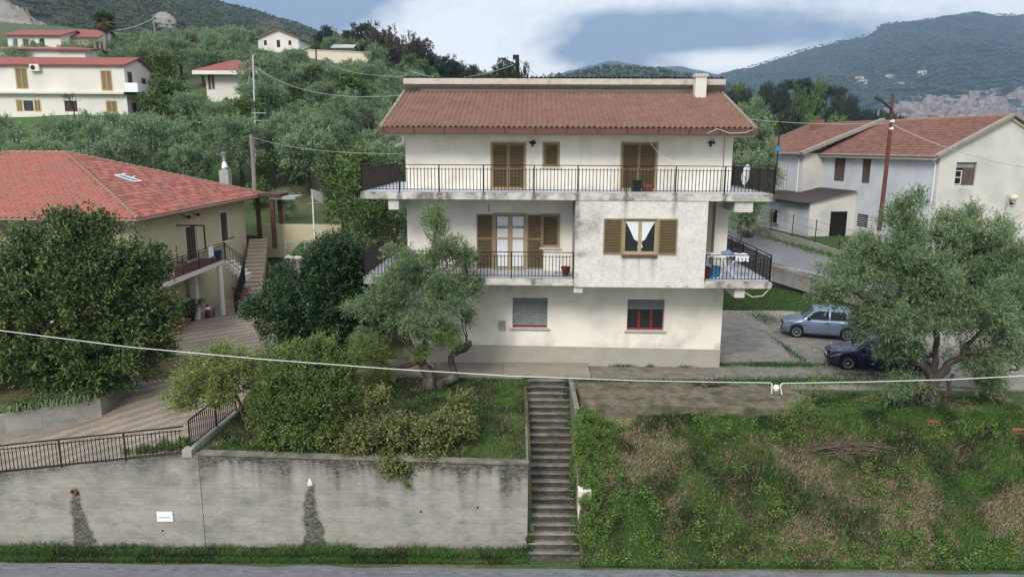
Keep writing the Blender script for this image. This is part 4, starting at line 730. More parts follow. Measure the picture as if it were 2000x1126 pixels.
# drying rack, tub and chair on the right lower balcony
t = put('drying_rack', 'white folding drying rack with cloths on the lower right balcony', 'drying rack', 13.35, -1.05, 4.216)
for y in (-.28, .28): MB().tube([(-.38, y, 0), (.42, y, .92)], .018, 8).build('leg', 'white plastic', t); MB().tube([(.42, y, 0), (-.38, y, .92)], .018, 8).build('leg', 'white plastic', t)
mb = frame_mb(-.72, .86, 0, .56, 0, .03, .025); mb.v = [np.stack([v[:, 0], v[:, 2] - .28, v[:, 1] + .93], 1) for v in mb.v]
for i in range(10): mb.tube([(-.7 + i * .17, -.28, .94), (-.7 + i * .17, .28, .94)], .007, 5)
mb.build('rack_frame', 'white plastic', t); xs = np.linspace(0, 1, 14)
def cloth(x0, x1, y0, y1, z, m, nm, drop=.25):
    P_ = []
    for a in np.linspace(0, 1, 14): P_.append([(x0 + (x1 - x0) * a, y0 + (y1 - y0) * b, z + .02 * math.sin(a * 11 + b * 5) - (drop if b < .08 else 0)) for b in (0, .07, .09, .3, .5, .7, .9, 1)])
    return MB().grid(np.array(P_)).build(nm, m, None)
for a in [(-.72, .05, -.30, .26, .975, 'white plastic', 'towel', .05), (.30, .84, -.30, .28, .975, 'curtain white', 'towel', .25)]: o = cloth(*a); o.parent = t
mb = MB(); mb.lathe([(.02, .96), (.26, .98), (.24, 1.05), (.10, 1.13), (.01, 1.15)], (.02, 0, 0), 14); mb.v[0][:, 2] += .03 * np.sin(mb.v[0][:, 0] * 20); o = mb.build('cloth', 'old asphalt', None); MATS['blue cloth'] = None; del MATS['blue cloth']; mat('blue cloth', (.16, .25, .36), (.11, .18, .28), 12, .9); o.data.materials[0] = MATS['blue cloth']; o.parent = t
t = put('bucket', 'round blue plastic tub under the white drying rack', 'tub', 12.86, -.85, 4.216); MB().lathe([(.02, 0), (.24, 0), (.33, .38), (.355, .38), (.35, .41), (.31, .41), (.23, .03)], k=20).build('tub', 'sky paint', t, smooth=False)
t = put('basket', 'small dark red basket in the corner of the lower right balcony', 'basket', 12.52, -1.3, 4.216); MB().lathe([(.13, 0), (.19, .40), (.20, .40), (.20, .44), (.17, .44), (.12, .03)], k=14).build('basket', 'maroon', t)
t = put('garden_chair', 'pale chair with a plant on its high back beside the loggia', 'chair', 12.62, -.55, 4.216); MB().box(-.2, .2, -.2, .2, .42, .46).build('seat', 'curtain white', t); mb = MB(); mb.box(-.2, .2, .17, .21, .5, .95); mb.build('backrest', 'curtain white', t)
for sx in (-.17, .17):
    for sy in (-.17, .17): MB().bar((sx, sy, 0), (sx, sy, .42 if sy < 0 else .95), .035).build('leg', 'curtain white', t)
t = put('windmill_toy', 'orange and red pinwheel on a stick above the right balcony railing', 'pinwheel', 14.0, 1.6, 4.216); MB().tube([(0, 0, 0), (0, 0, 1.55)], .012, 6).build('stick', 'galvanised', t)
mat('orange plastic', (.55, .12, .06), rough=.5); mb = MB()
for k in range(5):
    a = k * 2 * math.pi / 5; mb.add([(0, -.02, 1.55), (.22 * math.cos(a), -.04, 1.55 + .22 * math.sin(a)), (.16 * math.cos(a + .6), 0, 1.55 + .16 * math.sin(a + .6))], [(0, 1, 2)])
mb.build('vane', 'orange plastic', t)
# ================================================================ LEFT HOUSE (its east side runs away from the street)
LX, LY0, LY1 = -18.5, 34.9, 49.6; EX = -17.75
LH = thing('house', 'cream house with a red hipped tile roof and a railed balcony at left', 'house', (LX, 42, -.4))
def yx(px, X): # depth of a photo column on the plane x = X
    return PL(((0, 0, 0), 0.0), px, 400, x=X)[1]
def LW(px0, py0, px1, py1): a = PL(((0, 0, 0), 0.0), px0, py0, x=LX); b = PL(((0, 0, 0), 0.0), px1, py1, x=LX); return a[1], b[1], b[2], a[2]
DL = LW(361, 432, 388, 500); DL = (DL[0], DL[1], 2.86, 4.95); WL = LW(429, 416, 446, 468); DLo = LW(371, 548, 387, 612); DLo = (DLo[0], DLo[1], -.38, 1.75)
def east(mb): return xform(mb, (LX, 0, 0), math.pi / 2)     # panel x = world y, looking from +x
# panel frame turned by 90 deg: panel (x, y) -> world (LX - y, x)
wall = holed_wall(MB(), LY0, LY1, -.6, 6.05, 0, [DL, WL, DLo], .2, .4); east(wall)
w0 = wall.build('wall', 'yellow stucco', LH, world=True, vattr=lambda V: .35 * fbm(V[:, 1] * 1.0, V[:, 2], 1.2, 3) + .5 * np.exp(-np.abs(V[:, 2]) / .3))
for k_, (p, q) in enumerate([((LX, LY0), (-38, LY0)), ((-38, LY1), (LX, LY1)), ((-38, LY0), (-38, LY1))]):
    mb = MB(); mb.poly((p[0], p[1], -.6), (q[0], q[1], -.6), (q[0], q[1], 6.05), (p[0], p[1], 6.05)); mb.build('wall', 'yellow stucco', LH, world=True, vattr=lambda V: 0 * V[:, 0])
mat('shutter orange', (.42, .20, .08), (.36, .17, .07), 4.0, .6)
qa = PL(((0, 0, 0), 0.0), 0, 458, y=LY0); qb = PL(((0, 0, 0), 0.0), 38, 495, y=LY0); shuttered(LH, 'window', qa[0] - .3 - LX, qb[0] - LX, qb[2], qa[2] + .4, -.02, (0, LY0 - 42, .4), ml='shutter orange')
qc = PL(((0, 0, 0), 0.0), 92, 462, y=LY0); shuttered(LH, 'window', qc[0] - .6 - LX, qc[0] + .6 - LX, qb[2], qa[2] + .4, -.02, (0, LY0 - 42, .4), ml='shutter orange')
eE = lambda mb: east(mb)
def lpart(mb, name, m, parent=None, **k): return mb.build(name, m, parent or LH, world=True, **k)
d = lpart(eE(frame_mb(DL[0], DL[1], DL[2], DL[3], .05, .09, .08)), 'door', 'marble sill'); lpart(eE(MB().box(DL[0] + .09, DL[1] - .09, .1, .12, DL[2], DL[3] - .09)), 'pane', 'old wood', d)
mb = MB()
for i in range(4): a = DL[0] + .2 + i * (DL[1] - DL[0] - .4) / 3; mb.box(a, a + .03, .05, .10, DL[2], DL[3] - .1)
lpart(eE(mb), 'grille', 'dark wood', d)
lpart(eE(frame_mb(WL[0] - .12, WL[1] + .12, WL[2] - .12, WL[3] + .12, -.02, .12, .06)), 'window', 'far white', vattr=lambda V: 0 * V[:, 0]); f = [c for c in LH.children if c.name.startswith('window')][-1]; lpart(eE(MB().box(WL[0], WL[1], .08, .10, WL[2], WL[3])), 'shutter', 'dark wood', f)
d = lpart(eE(frame_mb(*DLo, .05, .08, .08)), 'door', 'dark wood'); lpart(eE(MB().box(DLo[0] + .08, DLo[1] - .08, .1, .12, DLo[2], DLo[3])), 'door_panel', 'old wood', d)
# roof: four hips
ez, rz_ = 5.98, 8.92; R1 = np.array([-26.3, 42.9, rz_]); R2 = np.array([-29.6, 42.9, rz_]); A_ = np.array([EX, 34.0, ez]); B_ = np.array([EX, 51.8, ez]); C_ = np.array([-38.4, 51.8, ez]); D_ = np.array([-38.4, 34.0, ez])
rt = MB(); lo = .12
rt.add([A_, B_, C_, D_, A_ - (0, 0, .14), B_ - (0, 0, .14), C_ - (0, 0, .14), D_ - (0, 0, .14), R1 - (0, 0, .06), R2 - (0, 0, .06)], [(0, 1, 8), (1, 2, 9, 8), (2, 3, 9), (3, 0, 8, 9), (4, 7, 6, 5), (0, 4, 5, 1), (1, 5, 6, 2), (2, 6, 7, 3), (3, 7, 4, 0)])
rf = lpart(rt, 'roof', 'cream fascia')
def roof_face(O, E, ridge_pts, m='roof tile red', **k):
    O = np.array(O); U = (E - O); ul = np.linalg.norm(U); U = U / ul; r = [np.array(x) for x in ridge_pts]; w = r[0] - O; up = w - U * (w @ U); vl = np.linalg.norm(up); S = up / vl
    ua = (r[0] - O) @ U; ub = (r[-1] - O) @ U
    loc_, _ = ROOT[LH.name]; return tiled(rf, 'roof_face', m, O - loc_ + (0, 0, .02), U, S, ul, vl, umin=lambda v: v / vl * ua, umax=lambda v: ul - v / vl * (ul - ub), **k)
kw = dict(per=.30, row=.40, amp=.075, step=.035, k=6, jit=.008)
roof_face(A_, B_, [R1], **kw); roof_face(D_, A_, [R2, R1], **kw); roof_face(B_, C_, [R1, R2], **kw); roof_face(C_, D_, [R2], **kw)
def ridge_line(P, Q, name='ridge_cap', m='ridge tile', r=.13, par=None, n=None):
    P = np.array(P, float); Q = np.array(Q, float); k = n or int(np.linalg.norm(Q - P) / .38); mb = MB()
    for i in range(k): a = P + (Q - P) * i / k; b = P + (Q - P) * (i + 1.15) / k; mb.tube([a + (0, 0, .02), b + (0, 0, -.01)], [r, r * .82], 8)
    return lpart(mb, name, m, par or rf)
for P, Q in [(A_, R1), (B_, R1), (D_, R2), (C_, R2), (R1, R2)]: ridge_line(P + (0, 0, .05), Q + (0, 0, .06))
mb = MB(); mb.tube([A_ + (.06, -.06, -.06), B_ + (.06, .06, -.06)], .065, 8); mb.tube([A_ + (.06, -.06, -.06), D_ + (-.06, -.06, -.06)], .065, 8); lpart(mb, 'gutter', 'gutter copper', rf)
mb = MB(); mb.tube([(EX, 34.4, 5.85), (-18.35, 34.8, 5.45), (-18.42, 34.85, 5.2)], .045, 8); lpart(mb, 'downpipe', 'cream fascia')
# roof panel, steel chimney
pn = thing('roof_panel', 'small pale solar panel lying on the red hipped roof', 'solar panel', (-22, 41.4, 7.5)); Nn = np.array([.32, 0, .947]); pS = np.array([-.947, 0, .32]); pc = np.array([-22.0, 41.4, 5.98 + (22.0 - 17.75) * .344 + .08])
mb = MB(); U_ = np.array([0, 1., 0]); V = [pc + U_ * a * .38 + pS * b * .55 + Nn * c for c in (0, .06) for b in (-1, 1) for a in (-1, 1)]; mb.add(V, [(0, 2, 3, 1), (4, 5, 7, 6), (0, 1, 5, 4), (2, 6, 7, 3), (0, 4, 6, 2), (1, 3, 7, 5)]); mb.build('panel', 'blue cloth', pn, world=True)
mb = MB(); fr_ = [pc + U_ * a * .40 + pS * b * .57 + Nn * .07 for a, b in ((-1, -1), (1, -1), (1, 1), (-1, 1))]
for i in range(4): mb.bar(fr_[i], fr_[(i + 1) % 4], .06, .03, up=Nn)
mb.bar(pc + pS * .5 + Nn * .08, pc + pS * .2 + Nn * .3, .05); mb.bar(pc + Nn * .08 - pS * .1 + U_ * .1, pc - pS * .3 + Nn * .3 + U_ * .1, .05); mb.build('panel_frame', 'white plastic', pn, world=True)
c0 = PY(441, 356, 50.8); mb = MB().box(c0[0] - .32, c0[0] + .32, 50.5, 51.1, 5.9, 7.75); ck = lpart(mb, 'chimney', 'galvanised')
mb = MB(); mb.lathe([(.26, 7.75), (.26, 7.95), (.12, 8.3), (.12, 8.6)], (c0[0], 50.8, 0), 14); 
for z in (8.62, 8.72, 8.82, 8.92): mb.lathe([(.10, z), (.23, z + .01), (.23, z + .04), (.10, z + .06)], (c0[0], 50.8, 0), 14)
lpart(mb, 'cowl', 'steel', ck)
# balcony
fl = lpart(MB().box(LX + .004, -17.0, 33.4, 42.2, 2.60, 2.84), 'balcony_slab', 'far white', vattr=lambda V: .5 + 0 * V[:, 0]); lpart(MB().box(LX + .01, -17.03, 33.5, 42.1, 2.842, 2.856), 'balcony_floor', 'red tile', fl)
rail_run(LH, 'railing', (-17.04, 33.5, 2.85), (-17.04, 42.15, 2.85), .98, 'black metal', .14, [.0, .17, .36, .58, .79, 1.0], rt=.024, bt=.010, base=.08)
# small flight from the balcony down to the main stair
a = np.array((-17.0, 42.2, 2.84)); b = np.array((-15.9, 41.95, 1.9)); mb = MB(); n = 5
for i in range(n):
    x0 = a[0] + (b[0] - a[0]) * i / n; x1 = a[0] + (b[0] - a[0]) * (i + 1) / n; z = a[2] + (b[2] - a[2]) * (i + 1) / n; mb.box(x0, x1 + .02, 41.9, 43.0, z - .34, z)
lpart(mb, 'flight', 'far white', vattr=lambda V: .7 + 0 * V[:, 0])
rail_run(LH, 'stair_railing', (-17.0, 41.95, 2.84), (-15.9, 41.92, 1.95), .98, 'black metal', .14, [0, 1.0], rt=.024, bt=.010, base=.08); rail_run(LH, 'stair_railing', (-15.88, 41.9, 1.5), (-16.3, 41.2, -.35), 1.2, 'black metal', .05, [0, 1.0], rt=.02, bt=.016, base=.08)
mb = MB(); mb.bar((-18.5, 39.4, 5.12), (-17.0, 39.4, 5.12), .07); mb.bar((-17.0, 39.4, 5.14), (-17.0, 39.4, 3.8), .07); mb.bar((-17.1, 42.2, 3.95), (-16.7, 42.9, 4.05), .07, .05); lpart(mb, 'awning_frame', 'black metal')
mb = MB(); mb.lathe([(.15, 0), (.15, 2.95)], (-17.05, 41.2, -.42), 16); lpart(mb, 'column', 'far white', vattr=lambda V: .25 + 0 * V[:, 0]); lpart(MB().box(-18.3, -17.95, 39.9, 40.25, -.5, 2.6), 'column', 'far white', vattr=lambda V: .3 + 0 * V[:, 0])
lpart(MB().box(-18.45, -17.9, 37.6, 39.0, 1.0, 1.12), 'shelf', 'tan slab')
for yy_, zz_ in ((40.2, 5.6), (41.4, 5.62)): 
    mb = MB(); mb.tube([(LX, yy_, zz_), (LX + .3, yy_, zz_ - .1)], .03, 6); mb.lathe([(.02, .0), (.16, .10), (.02, .2)], (LX + .34, yy_, zz_ - .2), 10); lpart(mb, 'wall_lamp', 'black metal')
# main outdoor stair and terrace
ms_ = thing('outdoor_stair', 'pale stone stair climbing beside the cream house to its rear terrace', 'stairs', (-15.2, 40.2, -.4)); P0 = np.array((-15.7, 41.6, -.4)); P1_ = np.array((-17.85, 50.2, 3.0)); n = 19
for i in range(n):
    t0, t1 = i / n, (i + 1) / n; c0_ = P0 + (P1_ - P0) * t0; c1_ = P0 + (P1_ - P0) * t1; z = P0[2] + (P1_[2] - P0[2]) * t1; s = np.array((1.0, 0.25, 0)) * .60
    V = [c0_ - s, c0_ + s, c1_ + s, c1_ - s]; V = [np.array((v[0], v[1], z)) for v in V] + [np.array((v[0], v[1], z - .9)) for v in V]
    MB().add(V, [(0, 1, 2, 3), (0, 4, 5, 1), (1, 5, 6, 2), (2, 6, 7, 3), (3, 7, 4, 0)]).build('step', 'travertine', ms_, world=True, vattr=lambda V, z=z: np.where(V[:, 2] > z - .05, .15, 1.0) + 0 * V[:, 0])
tr = thing('terrace_wall', 'pale terrace wall with a thin glass balustrade above the outdoor stair', 'terrace', (-12.5, 47, 0)); 
for a_ in [(-15.2, -8.5, 47.6, 47.9, -.5, 2.0, 'grey stone', 'wall'), (-15.3, -8.4, 47.5, 50.0, 2.0, 2.12, 'far white', 'slab'), (-18.0, -8.4, 51.4, 51.6, 1.5, 3.9, 'yellow stucco', 'back_wall'), (-15.1, -8.5, 50.0, 51.4, 1.2, 2.4, 'grey stone', 'planter')]: MB().box(*a_[:6]).build(a_[7], a_[6], tr, world=True, vattr=lambda V: .3 + 0 * V[:, 0])
mb = MB()
for x_ in np.arange(-15.2, -8.4, 1.3): mb.bar((x_, 47.7, 2.1), (x_, 47.7, 3.15), .045)
mb.bar((-15.25, 47.7, 3.15), (-8.5, 47.7, 3.15), .05); mb.build('balustrade', 'galvanised', tr, world=True); rail_run(tr, 'gate_railing', (-11.2, 47.2, 2.1), (-9.0, 50.6, 2.6), .9, 'galvanised', .13, [0, .5, 1], rt=.022, bt=.010)
po = thing('porch', 'small rear porch with brown timber posts behind the cream house', 'porch', (-17.9, 51.5, 2.5)); 
for x_, y_ in [(-18.2, 51.4), (-16.9, 50.6), (-16.75, 51.8)]: MB().box(x_ - .13, x_ + .13, y_ - .13, y_ + .13, 2.3, 5.95).build('post', 'brown timber', po, world=True)
MB().box(-18.6, -16.2, 50.2, 52.2, 5.95, 6.15).build('beam', 'dark wood', po, world=True); MB().box(-17.0, -15.2, 50.4, 52.4, 5.75, 5.94).build('flat_roof', 'galvanised', po, world=True)
sg = thing('basketball_hoop', 'white basketball backboard on a pole standing behind the hedge', 'basketball hoop', (-13.9, 51.5, 3))
q = PY(614, 460, 50.); b = np.array((q[0], 50., 2.2)); MB().tube([b, b + (0, 0, 3.9)], .05, 8).build('pole', 'white plastic', sg, world=True); zc_ = PY(618, 383, 50.)[2]; mb = MB(); mb.add([(b[0] - .08, 49.95, zc_ + .50), (b[0] + .50, 50.7, zc_ + .22), (b[0] + .50, 50.7, zc_ - .55), (b[0] - .08, 49.95, zc_ - .1)], [(0, 1, 2, 3)]); v = mb.v[0]; mb.add(v + (.04, -.04, 0), [(3, 2, 1, 0)]); mb.build('backboard', 'white plastic', sg, world=True); MB().bar((b[0] + .5, 50.7, zc_ - .35), (b[0] + 1.0, 51, zc_ + .05), .05).build('arm', 'galvanised', sg, world=True)
# things on and under the balcony
def simple_chair(name, label, loc, m, tall=.95, rz=0.0, plank=False):
    t = thing(name, label, 'chair', loc, rz); MB().box(-.22, .22, -.22, .22, .42, .46).build('seat', m, t)
    for sx in (-.19, .19):
        for sy in (-.19, .19): MB().bar((sx, sy, 0), (sx, sy, .42), .04).build('leg', m, t)
    mb = MB(); mb.box(-.22, -.18, .18, .22, .46, tall); mb.box(.18, .22, .18, .22, .46, tall); mb.box(-.18, .18, .18, .21, tall - .12, tall)
    for i in range(4): mb.box(-.14 + i * .085, -.10 + i * .085, .185, .205, .46, tall - .1)
    mb.build('backrest', m, t); return t
simple_chair('plastic_chair', 'white plastic chair with a cloth at the near end of the balcony', (-17.6, 36.1, 2.86), 'white plastic', .85, 1.2); simple_chair('wooden_chair', 'tall dark red carved chair beside the balcony door', (-17.7, 37.9, 2.86), 'maroon', 1.35, math.pi / 2 + .4)
t = thing('towel', 'white towel draped over the balcony railing with a blue edge', 'towel', (-17.0, 39.9, 3.3)); P_ = [[(-16.98 + .02 * math.sin(a * 9), 39.7 + a * .62, 3.86 - b * .58) for a in np.linspace(0, 1, 8)] for b in np.linspace(0, 1, 6)]; MB().grid(np.array(P_)).build('cloth', 'white plastic', t, world=True)
t = thing('blue_bin', 'bright blue bin at the far corner of the left balcony', 'bin', (-17.25, 41.6, 2.86)); MB().lathe([(.15, 0), (.21, .5), (.23, .5), (.23, .56), (.19, .56)], k=14).build('bin', 'blue paint', t)
t = thing('cloth_screen', 'red patterned cloth hanging under the small stair flight', 'cloth', (-16.3, 42.6, -.3)); MB().box(-16.9, -15.95, 42.5, 42.54, -.25, .95).build('cloth', 'pink cloth', t, world=True); MB().bar((-17.0, 42.52, .98), (-15.85, 42.52, .98), .05).build('rod', 'dark metal', t, world=True)
for i, (px, py, kind, lab) in enumerate([(342, 652, 'terracotta', 'long terracotta planter with leafy plants, nearest the camera by the left house'), (358, 638, 'terracotta', 'terracotta planter with a plant between the long planter and the black pot'), (372, 628, 'black plastic', 'black plastic pot with a leafy plant near the ground floor door')]):
    g = PZ(px, py, -.4); t = thing('potted_plant', lab, 'potted plant', g)
    if kind == 'terracotta': mb = MB(); mb.box(-.22, .22, -.5, .5, 0, .36); mb.box(-.25, .25, -.53, .53, .30, .38)
    else: mb = MB(); mb.lathe([(.22, 0), (.33, .55), (.35, .55), (.35, .6), (.28, .6)], k=14)
    mb.build('pot', kind, t); PLANTS = globals().setdefault('PLANTS', []); PLANTS.append((t, .75 + .15 * (i == 2)))
t = thing('garden_figure', 'small white and brown garden figure standing by the white column', 'figurine', (-17.6, 40.4, -.4)); mb = MB(); mb.lathe([(.16, 0), (.17, .3), (.10, .5), (.14, .62), (.11, .78), (.02, .84)], k=12); mb.build('figurine', 'maroon', t); MB().lathe([(.15, .55), (.17, .66), (.1, .74)], k=12).build('apron', 'white plastic', t); MB().bar((.25, .1, 0), (.32, .1, .5), .12, .05).build('board', 'old wood', t)
# ================================================================ RIGHT HOUSE
RO = (27.0, 46.0, 2.6); RR = math.radians(9.9); RF = (RO, RR); RH = thing('house', 'pale grey house with orange tiled gable roof behind the large olive tree', 'house', RO, RR)
WG, LE = 9.4, 13.0; ezr = 9.05 - 2.6; pk = 11.35 - 2.6; OH = .45
wx = lambda a, b, c, d: (lambda p, q: (p[1], q[1], q[2], p[2]))(PL(RF, a, b, x=0), PL(RF, c, d, x=0)); gxr = lambda a, b, c, d: (lambda p, q: (p[0], q[0], q[2], p[2]))(PL(RF, a, b, y=0), PL(RF, c, d, y=0))
GW = gxr(1869, 317, 1903, 362); RW1 = wx(1702, 311, 1680, 357); RW2 = wx(1652, 309, 1626, 353); RW3 = wx(1696, 420, 1672, 441)
def rs(V): x, y, z = V[:, 0], V[:, 1], V[:, 2]; s = .4 * sst(.5, .8, fbm(x + y, z, 1.6, 5)) + .5 * np.exp(-z / .5); return s + np.where(y < .1, .9 * np.exp(-((x - (GW[0] + GW[1]) / 2 + .15) / .55) ** 2) * (z < GW[2]) * np.exp(-(GW[2] - z) / 1.1), 0)
mb = holed_wall(MB(), 0, WG, -1.5, ezr, 0, [GW], .25, .25); mb.poly((0, 0, ezr), (WG, 0, ezr), (WG / 2, 0, pk)); mb.build('gable_wall', 'pale gable stucco', RH, vattr=rs)
mb = MB(); mb.poly((WG, LE, -1.5), (WG, 0, -1.5), (WG, 0, ezr), (WG, LE, ezr)); mb.poly((0, LE, -1.5), (WG, LE, -1.5), (WG, LE, ezr), (WG / 2, LE, pk), (0, LE, ezr)); mb.build('wall', 'pale gable stucco', RH, vattr=lambda V: 0 * V[:, 0])
flip = lambda r: (-r[1], -r[0], r[2], r[3])
RW1, RW2, RW3 = [tuple((min(r[0], r[1]), max(r[0], r[1]), r[2], r[3])) for r in (RW1, RW2, RW3)]
mb = holed_wall(MB(), -LE, 0, -1.5, ezr, 0, [flip(RW1), flip(RW2), flip(RW3)], .2, .3); xform(mb, (0, 0, 0), -math.pi / 2); mb.build('wall', 'grey blue stucco', RH, vattr=rs)
for r in (RW1, RW2):
    r = flip(r); f = xform(frame_mb(*r, .1, .07, .06), (0, 0, 0), -math.pi / 2).build('window', 'old wood', RH); mb = MB(); w = (r[1] - r[0]) / 5
    for i in range(5): mb.box(r[0] + i * w + .008, r[0] + (i + 1) * w - .008, .12, .14, r[2] + .02, r[3] - .02)
    xform(mb, (0, 0, 0), -math.pi / 2).build('shutter', 'old wood', f)
r = flip(RW3); f = xform(frame_mb(*r, .05, .08, .06), (0, 0, 0), -math.pi / 2).build('window', 'black metal', RH); xform(MB().box(r[0], r[1], .1, .11, r[2], r[3]), (0, 0, 0), -math.pi / 2).build('pane', 'dark glass', f); mb = MB(); z = r[2] + .1
while z < r[3] - .1: mb.box(r[0] + .08, r[1] - .08, .03, .05, z, z + .05); z += .13
xform(mb, (0, 0, 0), -math.pi / 2).build('louvre', 'galvanised', f)
f = frame_mb(*GW, .12, .06, .06).build('window', 'old wood', RH); MB().box(GW[0], GW[1], .2, .21, GW[2], GW[3]).build('backing', 'interior dark', f); m_ = GW[0] + .42 * (GW[1] - GW[0]); MB().box(m_, GW[1] - .06, .13, .16, GW[2] + .05, GW[3] - .35).build('shutter', 'old wood', f); frame_mb(GW[0] + .04, m_ - .06, GW[2] + .05, GW[2] + .95, .1, .05, .04).build('sash', 'far white', f, vattr=lambda V: .3 + 0 * V[:, 0]); MB().box(GW[0] + .06, m_ - .06, .1, .14, GW[2] + .48, GW[2] + .53).build('sash_bar', 'far white', f, vattr=lambda V: .3 + 0 * V[:, 0])
MB().box(GW[0] + .06, GW[1] - .06, .14, .17, GW[3] - .34, GW[3] - .06).build('board', 'grey stone', f, vattr=lambda V: .3 + 0 * V[:, 0])
slr = np.array([WG / 2 + OH, 0, (pk - ezr) * (WG / 2 + OH) / (WG / 2)]); sl_ = np.linalg.norm(slr); zo = ezr - (pk - ezr) * OH / (WG / 2) + .16
kr = dict(per=.27, row=.38, amp=.06, step=.07, k=6)
rf2 = tiled(RH, 'roof', 'roof tile orange', (-OH, LE, zo), (0, -1, 0), slr, LE + .15, sl_, **kr); tiled(rf2, 'roof_face', 'roof tile orange', (WG + OH, -.15, zo), (0, 1, 0), slr * (-1, 1, 1), LE + .15, sl_, **kr)
mb = MB(); E0 = [(-OH, zo - .06), (WG / 2, pk + .12), (WG + OH, zo - .06), (WG + OH, zo - .22), (WG / 2, pk - .05), (-OH, zo - .22)]
V = [(x, -.12, z) for x, z in E0] + [(x, LE, z) for x, z in E0]; mb.add(V, [(0, 1, 4, 5), (1, 2, 3, 4), (6, 11, 10, 7), (7, 10, 9, 8), (5, 4, 10, 11), (4, 3, 9, 10), (0, 5, 11, 6), (2, 8, 9, 3), (0, 6, 7, 1), (1, 7, 8, 2)]); mb.build('eave_board', 'cream fascia', rf2)
for sgn in (-1, 1):
    a = np.array((WG / 2 + sgn * (WG / 2 + OH + .05), -.2, zo + .02)); b = np.array((WG / 2, -.2, pk + .26)); MB().bar(a, b, .36, .16, up=(0, 0, 1)).build('verge', 'tile mortar', rf2)
mb = MB(); mb.tube([(WG / 2, -.1, pk + .2), (WG / 2, LE, pk + .2)], .12, 8); mb.build('ridge_cap', 'ridge tile', rf2); MB().tube([(-OH - .07, -.2, zo), (-OH - .07, LE - .2, zo)], .07, 8).build('gutter', 'tile mortar', rf2)
MB().tube([(-OH - .05, .3, zo - .05), (-.3, .25, zo - .22), (-.08, .25, zo - .5), (-.08, .25, -1.0)], .055, 8).build('downpipe', 'far white', RH, vattr=lambda V: .1 + 0 * V[:, 0])
q = PL(RF, 1974, 386, y=0); lf = MB().tube([(q[0] - .3, -.03, q[2] + .2), (q[0] - .3, -.03, q[2] - 1.3)], .02, 5).build('lamp_cable', 'galvanised', RH); mb = MB(); mb.lathe([(.05, -.2), (.06, -.1), (.20, 0), (.24, .14), (.16, .3), (.03, .34)], (q[0], -.25, q[2] - .1), 14); mb.build('globe_lamp', 'cream fascia', lf); MB().box(q[0] - .05, q[0] + .05, -.25, 0, q[2] - .42, q[2] - .3).build('bracket', 'black metal', lf)
# rear wing stepping out to the left
wo = 12.4; RX = -1.75
mb = MB(); mb.poly((RX, LE - .6, -1), (0, LE - .6, -1), (0, LE - .6, ezr), (RX, LE - .6, ezr)); mb.build('wing_wall', 'pale gable stucco', RH, vattr=rs); mb = MB(); mb.poly((RX, LE + 9, -1), (RX, LE - .6, -1), (RX, LE - .6, ezr), (RX, LE + 9, ezr)); mb.build('wing_wall', 'grey blue stucco', RH, vattr=rs)
so_ = np.array([WG / 2 - RX + OH, 0, (pk - ezr + .35)]); zo2 = zo + .02; sl2 = np.linalg.norm(so_)
wr = tiled(RH, 'wing_roof', 'roof tile orange', (RX - OH, LE + 9, zo2), (0, -1, 0), so_, 9.9, sl2, **kr); MB().bar((RX - OH - .02, LE - .88, zo2 + .02), (WG / 2, LE - .88, zo2 + so_[2] + .05), .5, .24).build('verge', 'tile mortar', wr)
mb = MB(); mb.poly((RX - OH, LE - .9, zo2 - .05), (RX - OH, LE + 9, zo2 - .05), (WG / 2, LE + 9, pk + .0), (WG / 2, LE - .9, pk + .0)); mb.build('eave_board', 'cream fascia', wr); MB().tube([(RX - OH - .07, LE - .8, zo2), (RX - OH - .07, LE + 9, zo2)], .07, 8).build('gutter', 'tile mortar', wr); MB().tube([(RX - OH, LE + .4, zo2 - .1), (RX - .1, LE - .1, zo2 - .35), (RX - .08, LE - .1, 1.5)], .055, 8).build('downpipe', 'far white', RH, vattr=lambda V: 0 * V[:, 0])
mb = MB()
for i in range(9): mb.box(RX - .06, RX - .03, LE + 1.6 + i * .36, LE + 1.68 + i * .36, 3.0, 5.6)
fb = mb.build('grille', 'grey shutter', RH); MB().box(RX - .03, RX - .01, LE + 1.6, LE + 4.6, 3.0, 5.6).build('grille_backing', 'far white', fb, vattr=lambda V: .4 + 0 * V[:, 0])
cq = MB().box(WG / 2 - 1.9, WG / 2 - 1.0, LE + 5.5, LE + 6.3, pk - .6, pk + .55).build('chimney', 'roof tile orange', RH)
# lean-to shed
sh = thing('shed', 'low lean-to shed with dark sloping roof and barred door against the grey house', 'shed', RO, RR); SX, SY0, SY1 = -3.7, 7.9, 15.5; hz0, hz1 = 3.0, 3.85
shf = lambda V: rs(V) + .9 * sst(.45, .7, fbm(V[:, 1] * .5 + V[:, 0], V[:, 2], 1.5, 9)) * (V[:, 0] < SX + .05)
DR = (lambda p, q: (p[0], q[0], q[2], p[2]))(PL(RF, 1623, 413, y=SY0), PL(RF, 1651, 462, y=SY0)); DR = (DR[0], DR[1], .05, DR[3])
mb = holed_wall(MB(), SX, 0, -1, hz0 - .1, SY0, [DR], .2, .3); mb.poly((SX, SY0, hz0 - .1), (0, SY0, hz0 - .1), (0, SY0, hz1 - .05)); mb.build('front_wall', 'pale gable stucco', sh, vattr=rs)
mb = holed_wall(MB(), -SY1, -SY0, -1, hz0 - .1, -SX, [(-13.2, -12.0, .9, 2.0)], .2, .3); xform(mb, (0, 0, 0), -math.pi / 2); mb.v = [v * (1, 1, 1) for v in mb.v]; mb.v = [np.stack([np.where(v[:, 0] > 0, -v[:, 0], v[:, 0]), v[:, 1], v[:, 2]], 1) for v in mb.v]; mb.build('side_wall', 'grey blue stucco', sh, vattr=shf)
f = MB().box(SX + .18, SX + .2, 12.0, 13.2, .9, 2.0).build('window', 'interior dark', sh); mb = MB()
